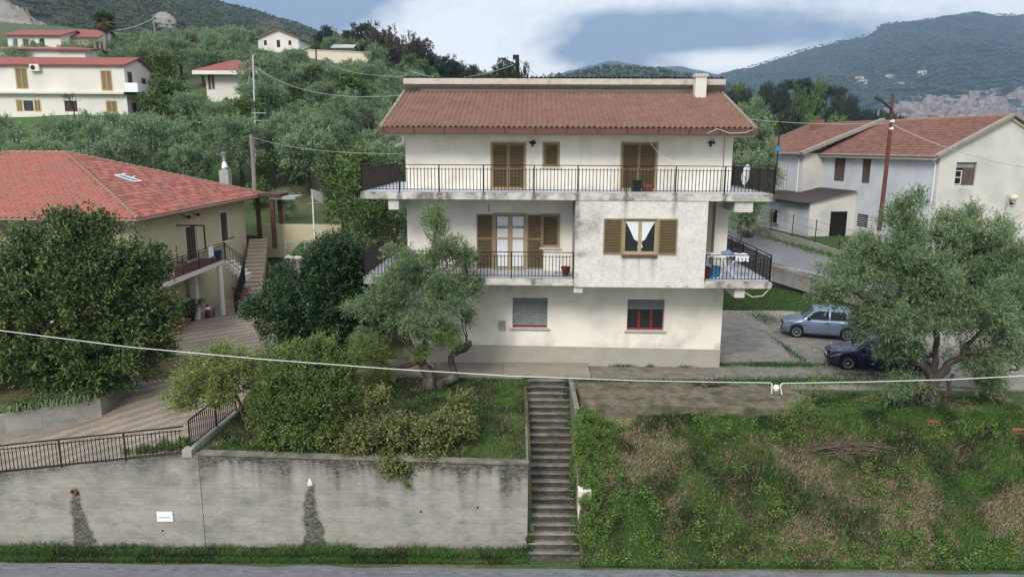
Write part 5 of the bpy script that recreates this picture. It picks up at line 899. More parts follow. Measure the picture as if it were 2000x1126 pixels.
for i in range(7): mb.box(SX - .0, SX + .03, 12.05 + i * .18, 12.08 + i * .18, .9, 2.0)
mb.build('bars', 'dark metal', f)
f = MB().box(DR[0], DR[1], SY0 + .18, SY0 + .2, DR[2], DR[3]).build('door', 'interior dark', sh); mb = frame_mb(*DR, SY0 + .02, .05, .04)
for i in range(7): a = DR[0] + .1 + i * (DR[1] - DR[0] - .2) / 6; mb.box(a - .015, a + .015, SY0 + .02, SY0 + .05, DR[2], DR[3])
mb.build('door_bars', 'dark metal', f)
tiled(sh, 'roof', 'dark roof sheet', (SX - .35, SY1 + .2, hz0 - .12), (0, -1, 0), (3.95, 0, hz1 - hz0 + .02), SY1 - SY0 + .5, 4.05, per=.3, row=4.0, amp=.04, step=.0, k=6); MB().box(SX - .37, SX - .33, SY0 - .3, SY1 + .2, hz0 - .30, hz0 - .12).build('fascia', 'dark roof sheet', sh)
# ================================================================ FAR HOUSES
def far_house(name, label, org, rz, w, d, h, rise, roof='roof far red', wallm='far white', axis='x', oh=.5, hip=False, wins=(), wm='shutter yellow', base=-3):
    """gable or hip; wins: (x0,x1,z0,z1) on the front; ridge along x or y"""
    t = thing(name, label, 'house', org, rz); mb = holed_wall(MB(), 0, w, base, h, 0, [x[:4] for x in wins], .15, 1.5); g = axis == 'y' and not hip
    if g: mb.poly((0, 0, h), (w, 0, h), (w / 2, 0, h + rise)); mb.poly((w, d, h), (0, d, h), (w / 2, d, h + rise))
    mb.poly((w, 0, base), (w, d, base), (w, d, h), (w, 0, h)); mb.poly((0, d, base), (0, 0, base), (0, 0, h), (0, d, h)); mb.poly((w, d, base), (0, d, base), (0, d, h), (w, d, h))
    if not g and not hip: mb.poly((w, 0, h), (w, d, h), (w, d / 2, h + rise)); mb.poly((0, d, h), (0, 0, h), (0, d / 2, h + rise))
    mb.build('wall', wallm, t, vattr=lambda V: .5 * sst(.5, .8, fbm(V[:, 0], V[:, 2], 2, 3)))
    for q in wins:
        f = frame_mb(*q[:4], .02, .09, .05).build('window', q[4] if len(q) > 4 else wm, t)
        if len(q) > 5: MB().box(q[0], q[1], .10, .12, q[2], q[3]).build('pane', q[5], f); continue
        for i_ in (0, 1): c_ = (q[0] + q[1]) / 2; louvre_mb(*((q[0] + .09, c_ - .025) if i_ == 0 else (c_ + .025, q[1] - .09)), q[2] + .08, q[3] - .08, .03, .22, w=.05).build('shutter', q[4] if len(q) > 4 else wm, f)
        MB().box(q[0], q[1], .10, .12, q[2], q[3]).build('backing', 'shutter olive' if len(q) < 5 else 'dark wood', f)
    z0 = h - (0 if hip else rise * oh / ((w if g else d) / 2)); mb = MB(); e = .14
    if hip:
        A = [(-oh, -oh, z0), (w + oh, -oh, z0), (w + oh, d + oh, z0), (-oh, d + oh, z0)]; r1, r2 = (d / 2, d / 2, h + rise), (w - d / 2, d / 2, h + rise)
        mb.add(A + [r1, r2] + [(x, y, z - .18) for x, y, z in A], [(0, 1, 5, 4), (1, 2, 5), (2, 3, 4, 5), (3, 0, 4), (9, 8, 7, 6), (0, 6, 7, 1), (1, 7, 8, 2), (2, 8, 9, 3), (3, 9, 6, 0)])
    else:
        if g: pf = [(-oh, z0), (w / 2, h + rise), (w + oh, z0)]; T = lambda x, y, z: (x, y, z); ln = (-oh, d + oh)
        else: pf = [(-oh, z0), (d / 2, h + rise), (d + oh, z0)]; T = lambda x, y, z: (y, x, z); ln = (-oh, w + oh)
        pr = pf + [(x, z + e) for x, z in pf[::-1]]; V = [T(x, l, z + .02) for l in ln for x, z in pr]; mb.add(V, [(0, 1, 4, 5), (1, 2, 3, 4), (6, 11, 10, 7), (7, 10, 9, 8), (5, 4, 10, 11), (4, 3, 9, 10), (0, 5, 11, 6), (2, 8, 9, 3), (0, 6, 7, 1), (1, 7, 8, 2)])
    mb.build('roof', roof, t); return t
# long white house on the terrace at left
K = 83.0; sc = K / 1400
BO = PY(251, 228, K); bz = BO[2]; wz = lambda py: PY(150, py, K)[2] - bz; wxk = lambda px: PY(px, 170, K)[0] - BO[0] + 22
BW = [(wxk(32), wxk(57), wz(175), wz(133)), (wxk(198), wxk(221), wz(178), wz(137)), (wxk(27), wxk(40), wz(219), wz(195)), (wxk(40), wxk(62), wz(219), wz(195), 'far white', 'dark glass'), (wxk(62), wxk(76), wz(219), wz(195)), (wxk(122), wxk(147), wz(218), wz(197), 'old wood', 'dark wood'), (wxk(203), wxk(226), wz(220), wz(196))]
wh = far_house('white_house', 'long white two storey house with yellow shutters on the terrace at left', BO - (22, 0, 0), 0, 22, 6.0, wz(127), 1.0, wins=BW, oh=.35)
MB().box(-.2, 22 + 1.6, -.55, -.004, wz(184), wz(180)).build('string_course', 'far white', wh, vattr=lambda V: .5 + 0 * V[:, 0]); sl_b = MB().box(22.004, 23.6, -.55, 6.6, wz(184), wz(180)).build('balcony_slab', 'far white', wh, vattr=lambda V: .4 + 0 * V[:, 0]); mb = MB(); mb.box(23.5, 23.6, -.5, 6.6, wz(180), wz(180) + 1.0); mb.box(22.2, 23.5, -.52, -.44, wz(180), wz(180) + 1.0); mb.build('parapet', 'white plastic', sl_b)
for y0, y1, z0, z1 in [(.6, 1.5, wz(178), wz(138)), (3.6, 4.6, wz(170), wz(146)), (.9, 1.9, wz(222), wz(198)), (4.0, 5.0, wz(222), wz(198))]: f = MB().box(22.004, 22.06, y0, y1, z0, z1).build('window', 'shutter olive', wh); MB().box(22.06, 22.08, y0 + .1, y1 - .1, z0 + .1, z1 - .1).build('pane', 'dark wood', f)
q0 = (wxk(66), wz(140)); f = MB().box(q0[0], q0[0] + 1.05, -.4, -.02, q0[1], q0[1] + .75).build('air_conditioner', 'far white', wh, vattr=lambda V: 0 * V[:, 0]); MB().lathe([(.26, 0), (.26, -.02)], (q0[0] + .4, -.4, q0[1] + .38), 14, 'y').build('fan', 'dark metal', f)
# others up the slope, west to east
def fh(name, label, px, py, Y, w_px, h_px, **k):
    o = PY(px, py, Y); s_ = 1400 / (Y * .981 + 1); return far_house(name, label, o, k.pop('rz', 0), w_px / s_, k.pop('d', 8), h_px / s_, k.pop('rise', 1.3), **k), s_
t, s_ = fh('house', 'white and pink terraced house with porch high at the upper left', 17, 97, 118, 100, 26, rise=1.2, wins=[(.8, 1.6, .4, 1.7, 'galvanised'), (2.3, 3.3, .4, 1.7, 'galvanised'), (5.0, 5.8, .3, 1.7, 'old wood')])
t, s_ = fh('house', 'pink gabled house with white balcony beside the palm at upper left', 98, 98, 121, 92, 24, rise=1.4, d=7, wallm='far white', wins=[(2.4, 4.0, .2, 1.6, 'far white', 'far white')])
t, s_ = fh('outbuilding', 'low building with bright red flat roof behind the long white house', -40, 120, 98, 160, 22, rise=.9, d=12, roof='roof tile red')
t, s_ = fh('outbuilding', 'small pale annex at the right end of the low red roofed building', 118, 118, 97, 48, 18, rise=.5, d=6)
t, s_ = fh('bungalow', 'small cream bungalow with red hipped roof among the olive trees', 404, 182, 86, 90, 41, hip=True, rise=1.5, d=5.0, oh=1.0, wallm='far white', wins=[(.1, 1.1, .3, 2.4, 'cream fascia')]); MB().box(-1.05, 90 / s_ + 1.05, -1.15, -1.0, 41 / s_ - .50, 41 / s_ - .08).build('fascia', 'far white', t, vattr=lambda V: 0 * V[:, 0])
t, s_ = fh('house', 'white gabled farmhouse alone near the top of the olive slope', 505, 98, 150, 78, 21, axis='y', rise=1.6, d=7, rz=math.radians(-4), roof='ridge tile', wins=[(1.2, 1.8, .9, 1.9, 'dark wood'), (3.8, 4.5, .5, 1.9, 'dark wood'), (6.2, 6.8, .9, 1.8, 'dark wood')])
gw = thing('boundary_wall', 'long cream boundary wall below the dark trees on the ridge', 'wall', PY(660, 122, 142))
a, b = PY(588, 118, 150), PY(724, 124, 140); mb = MB(); mb.add([a, b, b + (0, 0, 1.9), a + (0, 0, 2.1), a + (0, .4, 0), b + (0, .4, 0), b + (0, .4, 1.9), a + (0, .4, 2.1), a - (0, 0, 1.5), b - (0, 0, 1.5)], [(8, 9, 2, 3), (3, 2, 6, 7), (1, 5, 6, 2), (0, 3, 7, 4)]); mb.build('wall_face', 'cream fascia', gw, world=True); MB().bar(a + (0, .2, 2.16), b + (0, .2, 1.96), .6, .12).build('coping', 'slab concrete', gw, world=True, vattr=lambda V: 0 * V[:, 0])
t, s_ = fh('shed', 'low shed with pale sheet roof behind the cream boundary wall', 652, 103, 152, 34, 9, rise=.8, d=5, roof='galvanised', wallm='grey stone')
# red tops of buildings beyond the roof of the main house
t, s_ = fh('house', 'distant low house with brown roof just above the main roof', 962, 168, 90, 40, 8, rise=.7, d=8, roof='ridge tile', wallm='cream fascia')
# ---- the hillside town: each building its own copy
mat('town wall', (.40, .38, .35), (.27, .26, .25), .06, .9, c3=(.24, .15, .12), s3=.05, t3=(.50, .56)); mat('town wall warm', (.50, .43, .36), (.40, .31, .26), .02, .9); mat('town roof', (.24, .15, .125), (.19, .13, .11), .03, .9)
def town_proto(w, d, h, rise, wm):
    t = thing('town_building', 'tiny distant building of the hillside town at right', 'building', (0, 0, 0)); ROOT.pop(t.name); mb = MB().box(-w / 2, w / 2, -d / 2, d / 2, -8, h); nwin = int(w / 3)
    mb.build('wall', wm, t); mb = MB(); mb.add([(-w / 2 - .4, -d / 2 - .4, h), (w / 2 + .4, -d / 2 - .4, h), (w / 2 + .4, d / 2 + .4, h), (-w / 2 - .4, d / 2 + .4, h), (-w / 4, 0, h + rise), (w / 4, 0, h + rise)], [(0, 1, 5, 4), (1, 2, 5), (2, 3, 4, 5), (3, 0, 4), (3, 2, 1, 0)]); mb.build('roof', 'town roof', t)
    mb = MB()
    for f_ in range(int(h / 3)):
        for i in range(nwin): x = -w / 2 + (i + .5) * w / nwin; mb.box(x - .6, x + .6, -d / 2 - .06, -d / 2 - .01, f_ * 3 + 1, f_ * 3 + 2.5)
    mb.build('windows_front', 'dark glass', t).name = 'window'; return t
protos = [town_proto(16, 12, 9, 2.6, 'town wall'), town_proto(12, 11, 7, 2.4, 'town wall warm'), town_proto(24, 13, 12, 2.2, 'town wall'), town_proto(14, 12, 9, 2.6, 'far white'), town_proto(11, 10, 6, 2.2, 'town wall warm')]
mru = MR; first = set(); cnt = 0; rr = random.Random(5)
def mz(x, y):      # height of the far mountain
    U, Dm, X, Z = mru; i = np.clip(np.searchsorted(X[:, 0] / Dm[:, 0], x / y), 1, len(U) - 1); j = np.clip(np.searchsorted(Dm[0], y), 1, Dm.shape[1] - 1); return float(Z[i, j])
tries = 0
while cnt < 290 and tries < 9000:
    tries += 1; y = rr.uniform(1100, 2100); u = rr.uniform(1700, 2060); x = (u - 1000) / 1400 * y; z = mz(x, y); py = 285 - (z - 9.5) / y * 1400
    topl = np.interp(u, [1690, 1760, 1850, 1950, 2000, 2150], [226, 196, 188, 176, 168, 165]); botl = np.interp(u, [1690, 2000, 2150], [226, 238, 240])
    if not (topl < py < min(botl, 234)): continue
    if fbm(x, y, 130, 31, 3) < .33: continue
    k = rr.choice([0, 0, 1, 1, 1, 2, 3, 4, 4]); o = protos[k]
    if k in first: o = copy_tree(o)
    first.add(k); o.location = (x, y, z); o.rotation_euler = (0, 0, rr.uniform(-.7, .7)); s_ = rr.uniform(.38, .66); o.scale = (s_ * 1.1, s_, s_ * rr.uniform(.9, 1.3)); o['group'] = 'buildings of the distant hillside town'; o['label'] = 'small distant pale building crowded into the hillside town at right'; cnt += 1
mb = MB(); N_ = 0
for _ in range(6000):
    y = rr.uniform(1150, 2300); u = rr.uniform(1690, 2150); x = (u - 1000) / 1400 * y; z = mz(x, y); py = 285 - (z - 9.5) / y * 1400
    if not (np.interp(u, [1690, 1760, 1850, 1950, 2000, 2150], [222, 194, 186, 174, 166, 163]) < py < 240) or fbm(x, y, 130, 31, 3) < .30: continue
    w, d, h, a = rr.uniform(3, 7), rr.uniform(3, 6), rr.uniform(3, 8), rr.uniform(-.7, .7); b_ = MB().box(-w, w, -d, d, -8, h); xform(b_, (x, y, z), a); mb.add(b_.v[0], [(0, 2, 3, 1), (4, 5, 7, 6), (0, 1, 5, 4), (2, 6, 7, 3), (0, 4, 6, 2), (1, 3, 7, 5)]); N_ += 1
    if N_ > 1300: break
tag(mb.build('town_mass', 'town wall', None), kind='stuff')
for k, o in enumerate(protos):
    if k not in first: [bpy.data.objects.remove(c) for c in list(o.children)]; bpy.data.objects.remove(o)
for i, (px, py) in enumerate([(1652, 163), (1660, 164), (1728, 172), (1708, 154), (1768, 146)]):
    d_ = 2200; best = min(np.linspace(1000, 2650, 120), key=lambda y: abs(285 - (mz((px - 1000) / 1400 * y, y) - 9.5) / y * 1400 - py)); o = copy_tree(protos[3]) if 3 in first else None
    if o: o.location = ((px - 1000) / 1400 * best, best, mz((px - 1000) / 1400 * best, best)); o.scale = (1.3, 1.0, .8); o['label'] = 'isolated white farm building scattered on the wooded mountain side'; o['group'] = 'white farm buildings on the mountain'
# ================================================================ POLES, LAMPS AND CABLES
def pole(name, label, cat, px0, py0, px1, py1, Y, r0, r1, m, Y1=None, group=None):
    a = PY(px0, py0, Y); b = PY(px1, py1, Y1 or Y); t = thing(name, label, cat, a, 0, group); MB().tube([a, (a + b) / 2 + (.02, 0, 0), b], [r0, (r0 + r1) / 2, r1], 10).build('pole', m, t, world=True); return t, a, b
t, a, b = pole('street_lamp', 'rusty red street lamp post leaning in front of the grey house', 'street lamp', 1717, 450, 1741, 232, 36, .115, .085, 'rust metal'); c = PY(1744, 183, 36)
MB().tube([b, c], [.075, .06], 8).build('mast_top', 'rust metal', t, world=True); arm = [PY(1740, 228, 36), PY(1739, 212, 36), PY(1729, 203, 35.6), PY(1718, 194, 35.2)]; MB().tube(arm, .045, 8).build('lamp_arm', 'black metal', t, world=True)
q = PY(1714, 192, 35.0); hd = MB(); hd.add([q + (-.12, -.1, .02), q + (.22, -.1, -.14), q + (.22, .2, -.14), q + (-.12, .2, .02), q + (-.05, -.02, .12), q + (.24, -.02, -.02), q + (.24, .12, -.02), q + (-.05, .12, .12)], [(3, 2, 1, 0), (4, 5, 6, 7), (0, 1, 5, 4), (1, 2, 6, 5), (2, 3, 7, 6), (3, 0, 4, 7)]); hd.build('lamp_head', 'black metal', t, world=True)
mb = MB()
for z in (0, .35): mb.lathe([(.02, -.02), (.12, 0), (.13, .08), (.05, .14)], tuple(PY(1741, 247, 36) + (0, 0, z - .15)), 10)
mb.build('insulator', 'ceramic', t, world=True); RP = PY(1741, 240, 36)
t, a, b = pole('utility_pole', 'dark pole with street lamp arm behind the ridge of the main house', 'utility pole', 1010, 172, 1010, 108, 62, .20, .17, 'dark metal'); MB().tube([PY(1009, 133, 62), PY(1003, 124, 61), PY(984, 116, 60)], .06, 6).build('lamp_arm', 'dark metal', t, world=True); q = PY(982, 115, 60); MB().box(q[0] - .25, q[0] + .25, q[1] - .1, q[1] + .1, q[2] - .06, q[2] + .06).build('lamp_head', 'dark metal', t, world=True); q = PY(1010, 110, 62); MB().box(q[0] - .35, q[0] + .15, 61.8, 62.2, q[2] - .25, q[2] + .1).build('bracket', 'dark metal', t, world=True); MB().tube([PY(1010, 135, 62), PY(1002, 152, 62)], .03, 5).build('stay', 'dark metal', t, world=True); MP = PY(1010, 112, 62)
t, a, b = pole('utility_pole', 'weathered wooden utility pole leaning behind the red roofed house', 'utility pole', 498, 378, 490, 262, 58, .17, .13, 'pole wood'); WP = b
MB().tube([PY(497, 268, 58), PY(492, 375, 58)], .02, 5).build('guy_wire', 'cable grey', t, world=True)
t, a, b = pole('utility_pole', 'tall thin lattice pole rising among olive trees left of the main house', 'utility pole', 501, 380, 494, 108, 68, .10, .07, 'galvanised', 74); LP = b
for (x0, y0, x1, y1) in [(493, 220, 520, 221), (497, 235, 524, 236)]: MB().bar(PY(x0, y0, 70), PY(x1, y1, 70), .08).build('crossarm', 'galvanised', t, world=True)
MB().tube([PY(484, 165, 74), PY(494, 108, 74), PY(497, 200, 72)], .06, 6).build('strut', 'galvanised', t, world=True)
for i, (x0, y0, x1, y1, Y, r, lab) in enumerate([(311, 134, 299, 32, 110, .14, 'tall grey utility pole on the slope right of the palm'), (476, 78, 473, 50, 190, .18, 'short pole on the skyline left of the farmhouse'), (376, 66, 375, 50, 210, .15, 'small pole below the pale scar of the mountain'), (365, 70, 364, 58, 210, .15, 'smallest pole below the pale scar of the mountain'), (463, 88, 462, 66, 170, .12, 'thin wooden pole in the olive slope below the skyline'), (620, 210, 617, 92, 120, .14, 'dark lamp pole standing before the cream boundary wall'), (752, 140, 752, 118, 150, .1, 'tiny pole in the olive slope right of the boundary wall'), (188, 110, 184, 80, 100, .16, 'pale pole left of the palm trunk'), (197, 110, 195, 86, 100, .16, 'pale pole just beside the palm trunk')]):
    t, a, b = pole('utility_pole', lab, 'utility pole', x0, y0, x1, y1, Y, r, r * .8, 'dark metal' if i == 5 else 'pole wood')
    if i == 5: MB().tube([b, PY(612, 92, 119), PY(594, 97, 118)], .07, 6).build('lamp_arm', 'dark metal', t, world=True); HP = b
    if i == 0: GP = b
def cable(name, label, a, b, sag, r, m='cable grey', group=None, n=24):
    a = np.array(a, float); b = np.array(b, float); t = np.linspace(0, 1, n)[:, None]; p = a + (b - a) * t; p[:, 2] -= (4 * sag * t * (1 - t))[:, 0]
    return solo(MB().tube(p, r, 6), name, m, label, 'cable', (a + b) / 2 - (0, 0, sag), group)
# the white cable strung along the street, joined at a ceramic insulator
J = PY(1513, 748, 19.0); a = PY(-60, 638, 19.0); mb = MB(); k_ = [(-420, 594), (-60, 638), (0, 645), (250, 677), (500, 700), (750, 719), (1000, 734), (1250, 743), (1420, 746), (1505, 747)]
solo(MB().tube([PY(x, y, 19.0) for x, y in k_], .011, 8), 'cable', 'cable white', 'thick white cable running across the photo from the left edge to the insulator', 'cable', PY(700, 715, 19.0))
solo(MB().tube([PY(x, y, 19.0) for x, y in [(1528, 748), (1700, 745), (1850, 741), (1970, 735), (2080, 728), (2450, 700)]], .011, 8), 'cable', 'cable white', 'white cable from the insulator to the right edge past the large olive', 'cable', PY(1800, 742, 19.0))
t = thing('insulator', 'round white insulator joining the two white cables over the yard', 'insulator', PY(1516, 760, 19.0)); q = PY(1516, 757, 19.0); mb = MB(); mb.lathe([(.01, -.085), (.06, -.07), (.085, 0), (.06, .07), (.01, .085)], tuple(q), 14); mb.build('body', 'ceramic', t, world=True); mb = MB(); mb.tube([PY(1505, 747, 19.0), PY(1508, 750, 19.0), PY(1507, 768, 19.0)], .018, 6); mb.tube([PY(1528, 748, 19.0), PY(1524, 753, 19.0), PY(1527, 770, 19.0)], .018, 6); mb.build('clamp_wire', 'cable white', t, world=True)
hc = h2w(0, -.02, 9.0)
cable('cable', 'thin cable from the leaning wooden pole to the upper wall of the house', WP + (0, 0, -.2), PY(783, 300, 30.6), .35, .013)
cable('cable', 'thin cable from the lattice pole to the left end of the main roof', LP + (0, 0, -1), PY(788, 186, 36), 1.0, .016); cable('cable', 'cable from the dark hillside lamp pole to the high roof', HP + (0, 0, -1.2), PY(790, 150, 40), .8, .016); cable('cable', 'cable between the lattice pole and the dark hillside lamp pole', LP + (0, 0, -.6), HP + (0, 0, -1.5), .8, .018)
cable('cable', 'cable from the bungalow roof to the lattice pole', PY(432, 125, 90), LP + (0, 0, -.3), .3, .018); cable('cable', 'cable from the white house gable to the bungalow', PY(298, 152, 88), PY(385, 140, 88), .5, .018); cable('cable', 'pale cable from the palm toward the tall grey utility pole', PY(215, 60, 110), GP + (0, 0, -.3), .4, .05)
cable('cable', 'cable across the white house front to the lattice pole', PY(300, 172, 82), PY(500, 160, 74), .5, .014)
cable('cable', 'cable from the main roof corner to the rusty street lamp', PY(1460, 233, 30.2), RP, .12, .016); cable('cable', 'cable from the rusty street lamp past the gable to the right edge', RP + (0, 0, -.05), PY(2060, 335, 30), .35, .016)
cable('cable', 'cable rising from the pole behind the main roof to the right', MP, PY(1120, 175, 60), .6, .03); cable('cable', 'cable from the hillside to the dark pole behind the roof', PY(800, 138, 90), MP + (0, 0, -.5), 1.0, .03)
# ================================================================ CARS
def car(name, label, loc, rz, L_, Wd, Hh, paint, plate=True, spokes=7, cat='car', hatch=True):
    t = thing(name, label, cat, loc, rz); hw = Wd / 2; wr_ = .30; fx, rx = L_ * .19, L_ * .835; arch = wr_ + .055; belt0, belt1 = .92 * Hh / 1.5, .98 * Hh / 1.5
    hood0, cowl = L_ * .03, L_ * .26
    def ztop(x): return np.interp(x, [0, .04, .16, hood0 + .35, cowl, L_ * .5, L_ * .93, L_ * .97, L_], [.52, .62, .74, .84, belt0 + .02, belt0 + .03, belt1 + .02, belt1 - .08, .74])
    def zlow(x):
        z = .20 + 0 * x
        for c in (fx, rx): z = np.maximum(z, np.where(np.abs(x - c) < arch, wr_ + np.sqrt(np.maximum(arch ** 2 - (x - c) ** 2, 0)), 0))
        return np.maximum(z, np.interp(x, [0, .1, L_ - .1, L_], [.28, .2, .22, .32]))
    def wid(x): return hw * (1 - .30 * np.exp(-(x / .22) ** 1.3) - .16 * np.exp(-((L_ - x) / .16) ** 1.3)) + .018 * (np.exp(-((x - fx) / .38) ** 2) + np.exp(-((x - rx) / .38) ** 2))
    xs = np.unique(np.concatenate([np.linspace(0, L_, 56), *[c + np.linspace(-arch, arch, 17) for c in (fx, rx)], [.03, .07]])); rows = []
    for x in xs:
        w = float(wid(x)); zl = float(zlow(x)); zt = float(ztop(x)); zm = zl + (zt - zl) * .5
        h = [(0, zl), (w - .10, zl), (w - .03, zl + .02), (w, zl + min(.10, (zt - zl) * .3)), (w + .012, zm), (w - .015, zt - .14 * (zt - zl)), (w - .05, zt - .025), (w - .13, zt), (w * .5, zt + .025), (0, zt + .035)]
        rows.append([(x, -y, z) for y, z in h] + [(x, y, z) for y, z in h[::-1]])
    R_ = np.array(rows); mb = MB(); mb.grid(R_); mb.poly(*R_[0]); mb.poly(*R_[-1][::-1]); body = mb.build('body', paint, t, smooth=True)
    x0, x1, x2, x3 = cowl - .05, L_ * .43, L_ * .86, L_ * .965
    def gw(z): return hw - .075 - (z - belt0) * .30
    zr = Hh
    def roofz(x): return np.interp(x, [x0, x1 - .12, x1, x1 + .35, L_ * .65, x2, x3 - .05, x3], [belt0 - .01, zr - .10, zr - .045, zr - .005, zr, zr - .04, belt1 + .12, belt1])
    rows = []
    for x in np.unique(np.concatenate([np.linspace(x0, x1, 8), np.linspace(x1, x2, 12), np.linspace(x2, x3, 6)])):
        z = float(roofz(x)); b_ = min(belt0, z); w1 = gw(z); w0 = gw(b_)
        h = [(w0 + .004, b_ - .03), (w0, b_), (w1 + .03 * 0, z - .05 * (z > b_ + .05)), (w1 - .07, z), (w1 * .5, z + .018), (0, z + .024)]; rows.append([(x, -y, zz) for y, zz in h] + [(x, y, zz) for y, zz in h[::-1]])
    gh_ = MB().grid(np.array(rows)).build('cabin', paint, t, smooth=True)
    def sidewin(pts, nm):
        for s_ in (-1, 1):
            mb = MB(); P = [(x, s_ * (gw(z) + .012), z) for x, z in pts]; mb.poly(*(P if s_ < 0 else P[::-1])); mb.build(nm, 'dark glass', gh_)
    zb = belt0 + .045; ztp = zr - .13; bp = L_ * .60
    sidewin([(x0 + .22, zb), (bp - .04, zb), (bp - .04, ztp), (x1 + .10, ztp), (x1 - .12, ztp - .10)], 'side_window'); sidewin([(bp + .04, zb), (x2 - .12, zb + .03), (x2 - .20, ztp - .05), (x2 - .35, ztp), (bp + .04, ztp)], 'side_window')
    for nm, xa, xb in (('windscreen', x0 + .07, x1 - .14), ('rear_window', x2 + .06, x3 - .07)):
        za, zb_ = float(roofz(xa)), float(roofz(xb)); n_ = np.array([-(zb_ - za), 0, xb - xa]); n_ = n_ / np.linalg.norm(n_) * .028; mb = MB(); g_ = []
        for s in np.linspace(0, 1, 5):
            x = xa + (xb - xa) * s; z = float(roofz(x)); w = gw(z) - .07; g_.append([np.array((x, y, z + .02 * (1 - (y / w) ** 2))) + n_ for y in np.linspace(-w, w, 7)])
        mb.grid(np.array(g_)).build(nm, 'dark glass', gh_, smooth=True)
    for c in (fx, rx):
        for s_ in (-1, 1):
            y = s_ * (hw - .10); w_ = MB().lathe([(.19, -.09), (.275, -.095), (wr_, -.07), (wr_, .07), (.275, .095), (.19, .09)], (c, y, wr_), 26, 'y').build('wheel', 'tyre rubber', t); yo = y + s_ * .07
            mb = MB(); mb.lathe([(.205, 0), (.205, s_ * .025), (.175, s_ * .02), (.17, -s_ * .02)], (c, yo, wr_), 24, 'y', caps=False); mb.lathe([(.05, s_ * .0), (.05, s_ * .02), (.02, s_ * .025)], (c, yo, wr_), 12, 'y')
            for k in range(spokes):
                a = 2 * math.pi * k / spokes; d = np.array((math.cos(a), 0, math.sin(a))); p = np.array((c, yo + s_ * .01, wr_)); mb.bar(p + d * .03, p + d * .19, .045, .02, up=(0, 1, 0))
            mb.build('rim', 'rim alloy', w_); MB().lathe([(.17, 0), (.17, s_ * .004)], (c, yo - s_ * .02, wr_), 20, 'y').build('brake_disc', 'black plastic', w_); MB().lathe([(arch - .01, -.1), (arch - .01, .1)], (c, s_ * (hw - .16), wr_), 20, 'y').build('wheel_well', 'interior dark', body)
    for s_ in (-1, 1):
        mb = MB(); P = []
        for u in np.linspace(0, 1, 6):
            x = .05 + .42 * u; w = float(wid(x)); zt = float(ztop(x)); P.append([(x - .012 * (1 - u), s_ * (w * .99 - .01 + .022 - k * .05 * (1 + 1.2 * (1 - u))), zt - .17 + .16 * k / 3 + (.03 * u)) for k in range(4)])
        mb.grid(np.array(P)).build('headlight', 'lamp glass', body, smooth=True); y = s_ * (hw - .10); MB().box(L_ - .10, L_ + .008, y - .09, y + .09, .80, 1.05).build('tail_light', 'red frame', body)
        mb = MB(); m0 = (x0 + .32, s_ * (hw + .02), belt0 + .10); mb.lathe([(.01, -.09), (.075, -.07), (.095, 0), (.075, .07), (.01, .09)], m0, 10, 'y'); mb.bar((m0[0], s_ * (hw - .08), belt0 + .04), (m0[0], s_ * (hw + .02), belt0 + .08), .04); mb.build('mirror', 'black plastic', gh_)
        for xd in (bp - .20, x2 - .42): MB().box(xd, xd + .16, *(sorted((s_ * (hw + .0), s_ * (hw + .022)))), belt0 - .12, belt0 - .09).build('door_handle', 'black plastic', body)
        for xd in (x0 + .24, bp, x2 - .22): MB().box(xd - .004, xd + .004, *(sorted((s_ * (hw - .05), s_ * (hw + .0145)))), .30, belt0 - .03).build('door_gap', 'interior dark', body)
        MB().box(fx + arch + .02, rx - arch - .02, *(sorted((s_ * (hw - .03), s_ * (hw + .014)))), .20, .255).build('sill_trim', 'black plastic', body)
    gr = MB(); gr.box(-.022, .05, -.42, .42, .28, .44); gr.build('bumper_grille', 'black plastic', body); MB().box(-.02, .04, -.34, .34, .60, .70).build('grille', 'black plastic', body); MB().box(-.036, -.022, -.24, .24, .44, .55).build('number_plate', 'white plastic', body); MB().box(-.03, -.012, -.36, .36, .585, .60).build('chrome_bar', 'rim alloy', body)
    return t
a = PZ(1523, 645, 0); c1 = np.array((14.05, 36.3, 0.02)); car('parked_car', 'silver blue small hatchback parked on the gravel below the lane wall', c1, math.radians(-17), 3.66, 1.64, 1.55, 'paint silver blue')
c2 = np.array((14.1, 30.95, .02)); car('parked_car', 'dark blue car parked half hidden behind the large olive crown', c2, math.radians(-14), 4.0, 1.72, 1.44, 'paint dark blue', spokes=7)
q = PY(352, 222, 92); car('parked_car', 'dark red car parked beside the end of the long white house', PY(306, 217, 91) + (0, 0, .1), math.radians(0), 4.1, 1.7, 1.5, 'paint dark red', spokes=5)
